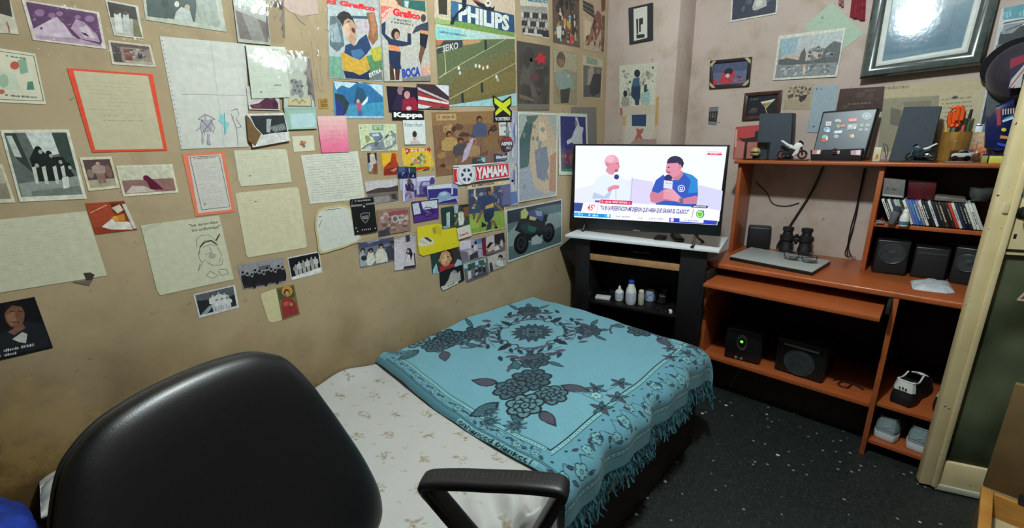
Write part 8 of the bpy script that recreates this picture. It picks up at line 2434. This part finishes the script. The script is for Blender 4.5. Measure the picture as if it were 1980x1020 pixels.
# ================================================================== pillow and clothes at the head of the bed
# white folded pillow
b = MB()
def pil(u, v):
    a, c = (u - .5) * 2,(v - .5) * 2
    ex = (1 - abs(a) ** 3.0) ** .6 * (1 - abs(c) ** 3.0) ** .6 if abs(a) < 1 and abs(c) < 1 else 0
    return a, c, ex
pf_ = [lambda u, v: Vector((-1.462 + .084 * pil(u, v)[0], .03 + .19 * pil(u, v)[1], .530 + .050 * pil(u, v)[2] + .003 * math.sin(u * 17 + v * 9))),
       lambda u, v: Vector((-1.462 + .084 * pil(u, v)[0], .03 + .19 * pil(u, v)[1], .530 - .050 * pil(u, v)[2]))]
for fn in pf_: b.grid(fn, 26,30)
bmesh.ops.remove_doubles(b.bm, verts=b.bm.verts, dist=.0008)
single('pillow', 'white pillow lying against the wall behind the office chair', 'pillow', b, mat('white_cotton', 'b9bcb8', .9, 'c4c6c2', 14, bump=.1, bscale=90))

# blue clothes heaped at the head of the bed
b = MB(); b.box(-1.535,-1.16,-.52,-.145,.0,.41,.02, None, 3)
single('storage_box', 'dark storage box standing at the head of the bed under the blue clothes', 'box', b, mat('dark_box', '1a1816', .6))
rn = random.Random(2)
def heap(name, label, c, r, m, seed, amp=.25):
    rr = random.Random(seed); ph = [rr.uniform(0,6) for _ in range(8)]
    rings = []
    for i in range(15):
        f = i / 14; th = f * math.pi * .5
        ring_ = []
        for j in range(40):
            q = 2 * math.pi * j / 40
            k = 1 + amp * (.35 * math.sin(3 * q + ph[0] + f * 3) + .3 * math.sin(5 * q + ph[1] - f * 4) + .18 * math.sin(9 * q + ph[2] + f * 6))
            x = r[0] * math.cos(th) ** .55 * math.cos(q) * k; y = r[1] * math.cos(th) ** .55 * math.sin(q) * k
            z = r[2] * math.sin(th) * (1 + .12 * math.sin(4 * q + ph[3]) * math.cos(th)) + .006 * math.sin(9 * q + f * 9 + ph[4]) * (f > .05)
            ring_.append(Vector(c) + Vector((min(x, 5), y, max(z, .0005))))
        rings.append(ring_)
    b = MB(); b.loft(rings); return single(name, label, 'clothes', b, m, sharp=60)
heap('blue_garment', 'bright blue crumpled garment at the lower left corner beside the chair', (-1.425,-.262,.411),(.098,.100,.165), mat('blue_fabric', '183ca8', .85, '0f2674', 22, bump=.3, bscale=90), 5)
heap('teal_garment', 'small piece of pale teal cloth beside the blue garment', (-1.285,-.185,.411),(.03,.028,.12), mat('teal_fabric', '5a9a9c', .85, '7ab4b0', 30, bump=.3, bscale=90), 9,.15)

# ================================================================== open door on the right
dd = Vector((.943,.333,0)).normalized(); dn = Vector((dd.y, -dd.x, 0))      # dn faces the room
D0 = atz(1801,934,.022); E0 = D0 - dd * .036
def DP(a_, z, out=0.0): return E0 + dd * a_ + dn * out + Vector((0,0, z - E0.z))
def da(px_, py_):
    p = on(px_, py_, D0, dn); return (p - E0).dot(dd), p.z
def cream():
    m, nt, bb = nodes_of('old_cream_paint')
    out, no, mp = noise_color(nt, hexc('d6c496'), hexc('e2d2a6'), 7,6)
    n2 = nt.nodes.new('ShaderNodeTexNoise'); n2.inputs['Scale'].default_value = 55; n2.inputs['Detail'].default_value = 3
    nt.links.new(mp.outputs[0], n2.inputs['Vector'])
    cr = nt.nodes.new('ShaderNodeValToRGB'); cr.color_ramp.elements[0].position = .71; cr.color_ramp.elements[1].position = .74
    nt.links.new(n2.outputs[0], cr.inputs[0])
    x = nt.nodes.new('ShaderNodeMix'); x.data_type = 'RGBA'; nt.links.new(cr.outputs[0], x.inputs[0]); nt.links.new(out, x.inputs[6]); x.inputs[7].default_value = (*hexc('4a3a28'), 1)
    nt.links.new(x.outputs[2], bb.inputs['Base Color']); bb.inputs['Roughness'].default_value = .38
    return m
M_CREAM = cream()
W = .74; TH = .034
door = thing('door_1', 'open cream-painted door with a dark glass pane at the right edge', 'door', DP(W / 2,0))
def slab(name, a0, a1, z0, z1, o0=-TH, o1=0.0, m=None, bev=.002, parent=None):
    b = MB(); b.prism([DP(a0, z0, o0), DP(a1, z0, o0), DP(a1, z1, o0), DP(a0, z1, o0)], dn * (o1 - o0), bev); return b.build(name, m or M_CREAM, parent or door)
GA, GZ0 = da(1816,890); _, GZ1 = da(1945,492)
door['kind'] = 'structure'
slab('lock_stile', 0, GA, .012,2.02)
slab('hinge_stile', W - .09, W, .012,2.02)
slab('bottom_rail', GA + .0003, W - .0903,.03, GZ0)
slab('lock_rail', GA + .0003, W - .0903, GZ1, GZ1 + .30)
slab('top_rail', GA + .0003, W - .0903,1.90,2.02)
slab('edge_bead', .034,.052,.014,2.0,.0002,.011, None, .004)
slab('weather_strip', .045, W - .05,.006,.029,-.004,.009, mat('grey_white_strip', 'b4b4a0', .5), .002)
slab('dark_gap', GA - .004, W - .09, GZ1 + .012, GZ1 + .020,.0003,.0022, M_BLKM, 0)
def doorglass():
    m, nt, bb = nodes_of('rippled_door_glass')
    bb.inputs['Base Color'].default_value = (.30,.36,.30,1); bb.inputs['Roughness'].default_value = .30
    bb.inputs['Transmission Weight'].default_value = .6; bb.inputs['IOR'].default_value = 1.3
    tc = nt.nodes.new('ShaderNodeTexCoord'); no = nt.nodes.new('ShaderNodeTexNoise'); no.inputs['Scale'].default_value = 90; no.inputs['Detail'].default_value = 4
    nt.links.new(tc.outputs['Object'], no.inputs['Vector'])
    bp = nt.nodes.new('ShaderNodeBump'); bp.inputs['Strength'].default_value = .5; bp.inputs['Distance'].default_value = .002
    nt.links.new(no.outputs[0], bp.inputs['Height']); nt.links.new(bp.outputs[0], bb.inputs['Normal'])
    no2 = nt.nodes.new('ShaderNodeTexNoise'); no2.inputs['Scale'].default_value = 3.4; nt.links.new(tc.outputs['Object'], no2.inputs['Vector'])
    cr = nt.nodes.new('ShaderNodeValToRGB'); cr.color_ramp.elements[0].position = .36; cr.color_ramp.elements[1].position = .68; cr.color_ramp.elements[0].color = (.035,.045,.018,1); cr.color_ramp.elements[1].color = (.30,.36,.22,1)  # pale blotches paint a hazy glow into the pane's colour
    nt.links.new(no2.outputs[0], cr.inputs[0]); nt.links.new(cr.outputs[0], bb.inputs['Base Color'])
    return m
M_DG = doorglass()
slab('glass_pane', GA + .0005, W - .0905, GZ0 + .0005, GZ1 - .0005,-.020,-.015, M_DG, 0)
slab('glass_pane', GA + .0005, W - .0905, GZ1 + .3005,1.8995,-.020,-.015, M_DG, 0)
a_, z_ = da(1932,398); slab('latch_plate', .020,.033, z_ - .022, z_ + .012,.0004,.006, mat('brass_white', 'c8bc98', .35), .001)
ka, kz = da(1978,411)
b = MB(); R = Matrix.Translation(DP(ka, kz, .0005)) @ dn.to_track_quat('Z', 'Y').to_matrix().to_4x4(); b.lathe([(.018,0),(.020,.003),(.012,.006),(.009,.02),(.017,.027),(.020,.038),(.014,.047),(0,.049)], R, 26); b.build('knob', mat('dark_metal_knob', '3a3a38', .25, metal=.8), door)
ha, hz = da(1962,456); slab('keyhole', ha - .003, ha + .004, hz - .008, hz + .007,.0003,.0016, M_BLKM, .0008)
ha, hz = da(1974,377)
a = Art(D0, dn, [(1968,370),(1986,372),(1984,384),(1966,382)], .0008); a.sheet('a8b4a8'); a.p('4a8098', [(.1,.3),(.8,.2),(.7,.9),(.2,.8)]); a.finish('small_sticker', None, None, M_PRINT, parent=door)
a = Art(D0 + dn * -.0148, dn, [(1966,578),(1992,552),(1996,585),(1966,580)], .0008); a.sheet('c3bca8'); a.p('a03830', [(.2,.6),(.9,.25),(.9,.75)]); a.finish('triangle_sticker', None, None, M_PRINT, parent=door)

# ================================================================== chest at the lower right
ZC = .45
Pc = atz(1917,953, ZC); Pr = atz(1984,968, ZC); Pf = atz(1912,1024, ZC)
cy_ = (Pf - Pc).normalized(); cx_ = Vector((-cy_.y, cy_.x, 0))
t = thing('wooden_chest', 'light wooden chest with its brown lid standing open in the lower right corner', 'chest', Pc + cx_ * .25 + cy_ * .15 - Vector((0,0, ZC)))
def CB(name, x0, x1, y0, y1, z0, z1, m, bev=.002):
    b = MB(); M = Matrix(((cx_.x, cy_.x, 0, Pc.x),(cx_.y, cy_.y, 0, Pc.y),(0,0,1,0),(0,0,0,1))); b.box(x0, x1, y0, y1, z0, z1, bev, M); return b.build(name, m, t)
M_PINE = mat('pine', 'b4803c', .5, 'a06c2e', 12, sc=(1,1,6)); M_CARD = mat('pale_board', 'b8a888', .7, 'aa9a7a', 10); M_LID = mat('brown_lid', '6e5836', .55, '5e4a2c', 9)
CB('side_board', -.016,.0,-.016,.34,0, ZC - .0125, mat('dark_side', '4a3c22', .6)); CB('rim_strip', -.018,.004,-.016,.34, ZC - .012, ZC, M_PINE); CB('side_board', .50,.516,-.016,.34,0, ZC, M_PINE)  # left side board coloured darker than the other boards
CB('back_board', .0045,.4997,-.016,-.002,0, ZC - .002, M_PINE); CB('front_board', .0045,.4997,.326,.34,0, ZC, M_PINE); CB('inner_tray', .0045,.4995,-.0015,.3255, ZC - .075, ZC - .065, M_CARD)
CB('lid', -.016,.516,-.036,-.018, ZC + .0005, ZC + .30, M_LID)
p = atz(1975,967, ZC); q = (p - Pc).dot(cx_)
CB('hinge', q - .006, q + .006,-.0175,-.0005, ZC - .0015, ZC + .016, M_BLK, .001)
b = MB(); M = Matrix(((cx_.x, cy_.x, 0, Pc.x),(cx_.y, cy_.y, 0, Pc.y),(0,0,1,0),(0,0,0,1))); b.box(.05,.14,.09,.2, ZC - .0648, ZC - .03,.004, M)
single('blue_packet', 'pale blue packet lying inside the open wooden chest', 'packet', b, mat('pale_blue', '7c9cb8', .5))

# cables by the leg of the desk
cable('floor_cable', 'black cable looping between the TV stand and the desk', [aty(1330,640,2.40), aty(1326,668,2.32), aty(1340,660,2.28), aty(1354,650,2.24)], .0025)
cable('wall_cable', 'thin cable hanging on the wall between the TV stand and the desk', [aty(1334,590,2.5), aty(1338,625,2.5), aty(1330,655,2.46), aty(1345,672,2.36), aty(1358,655,2.28)], .0018)
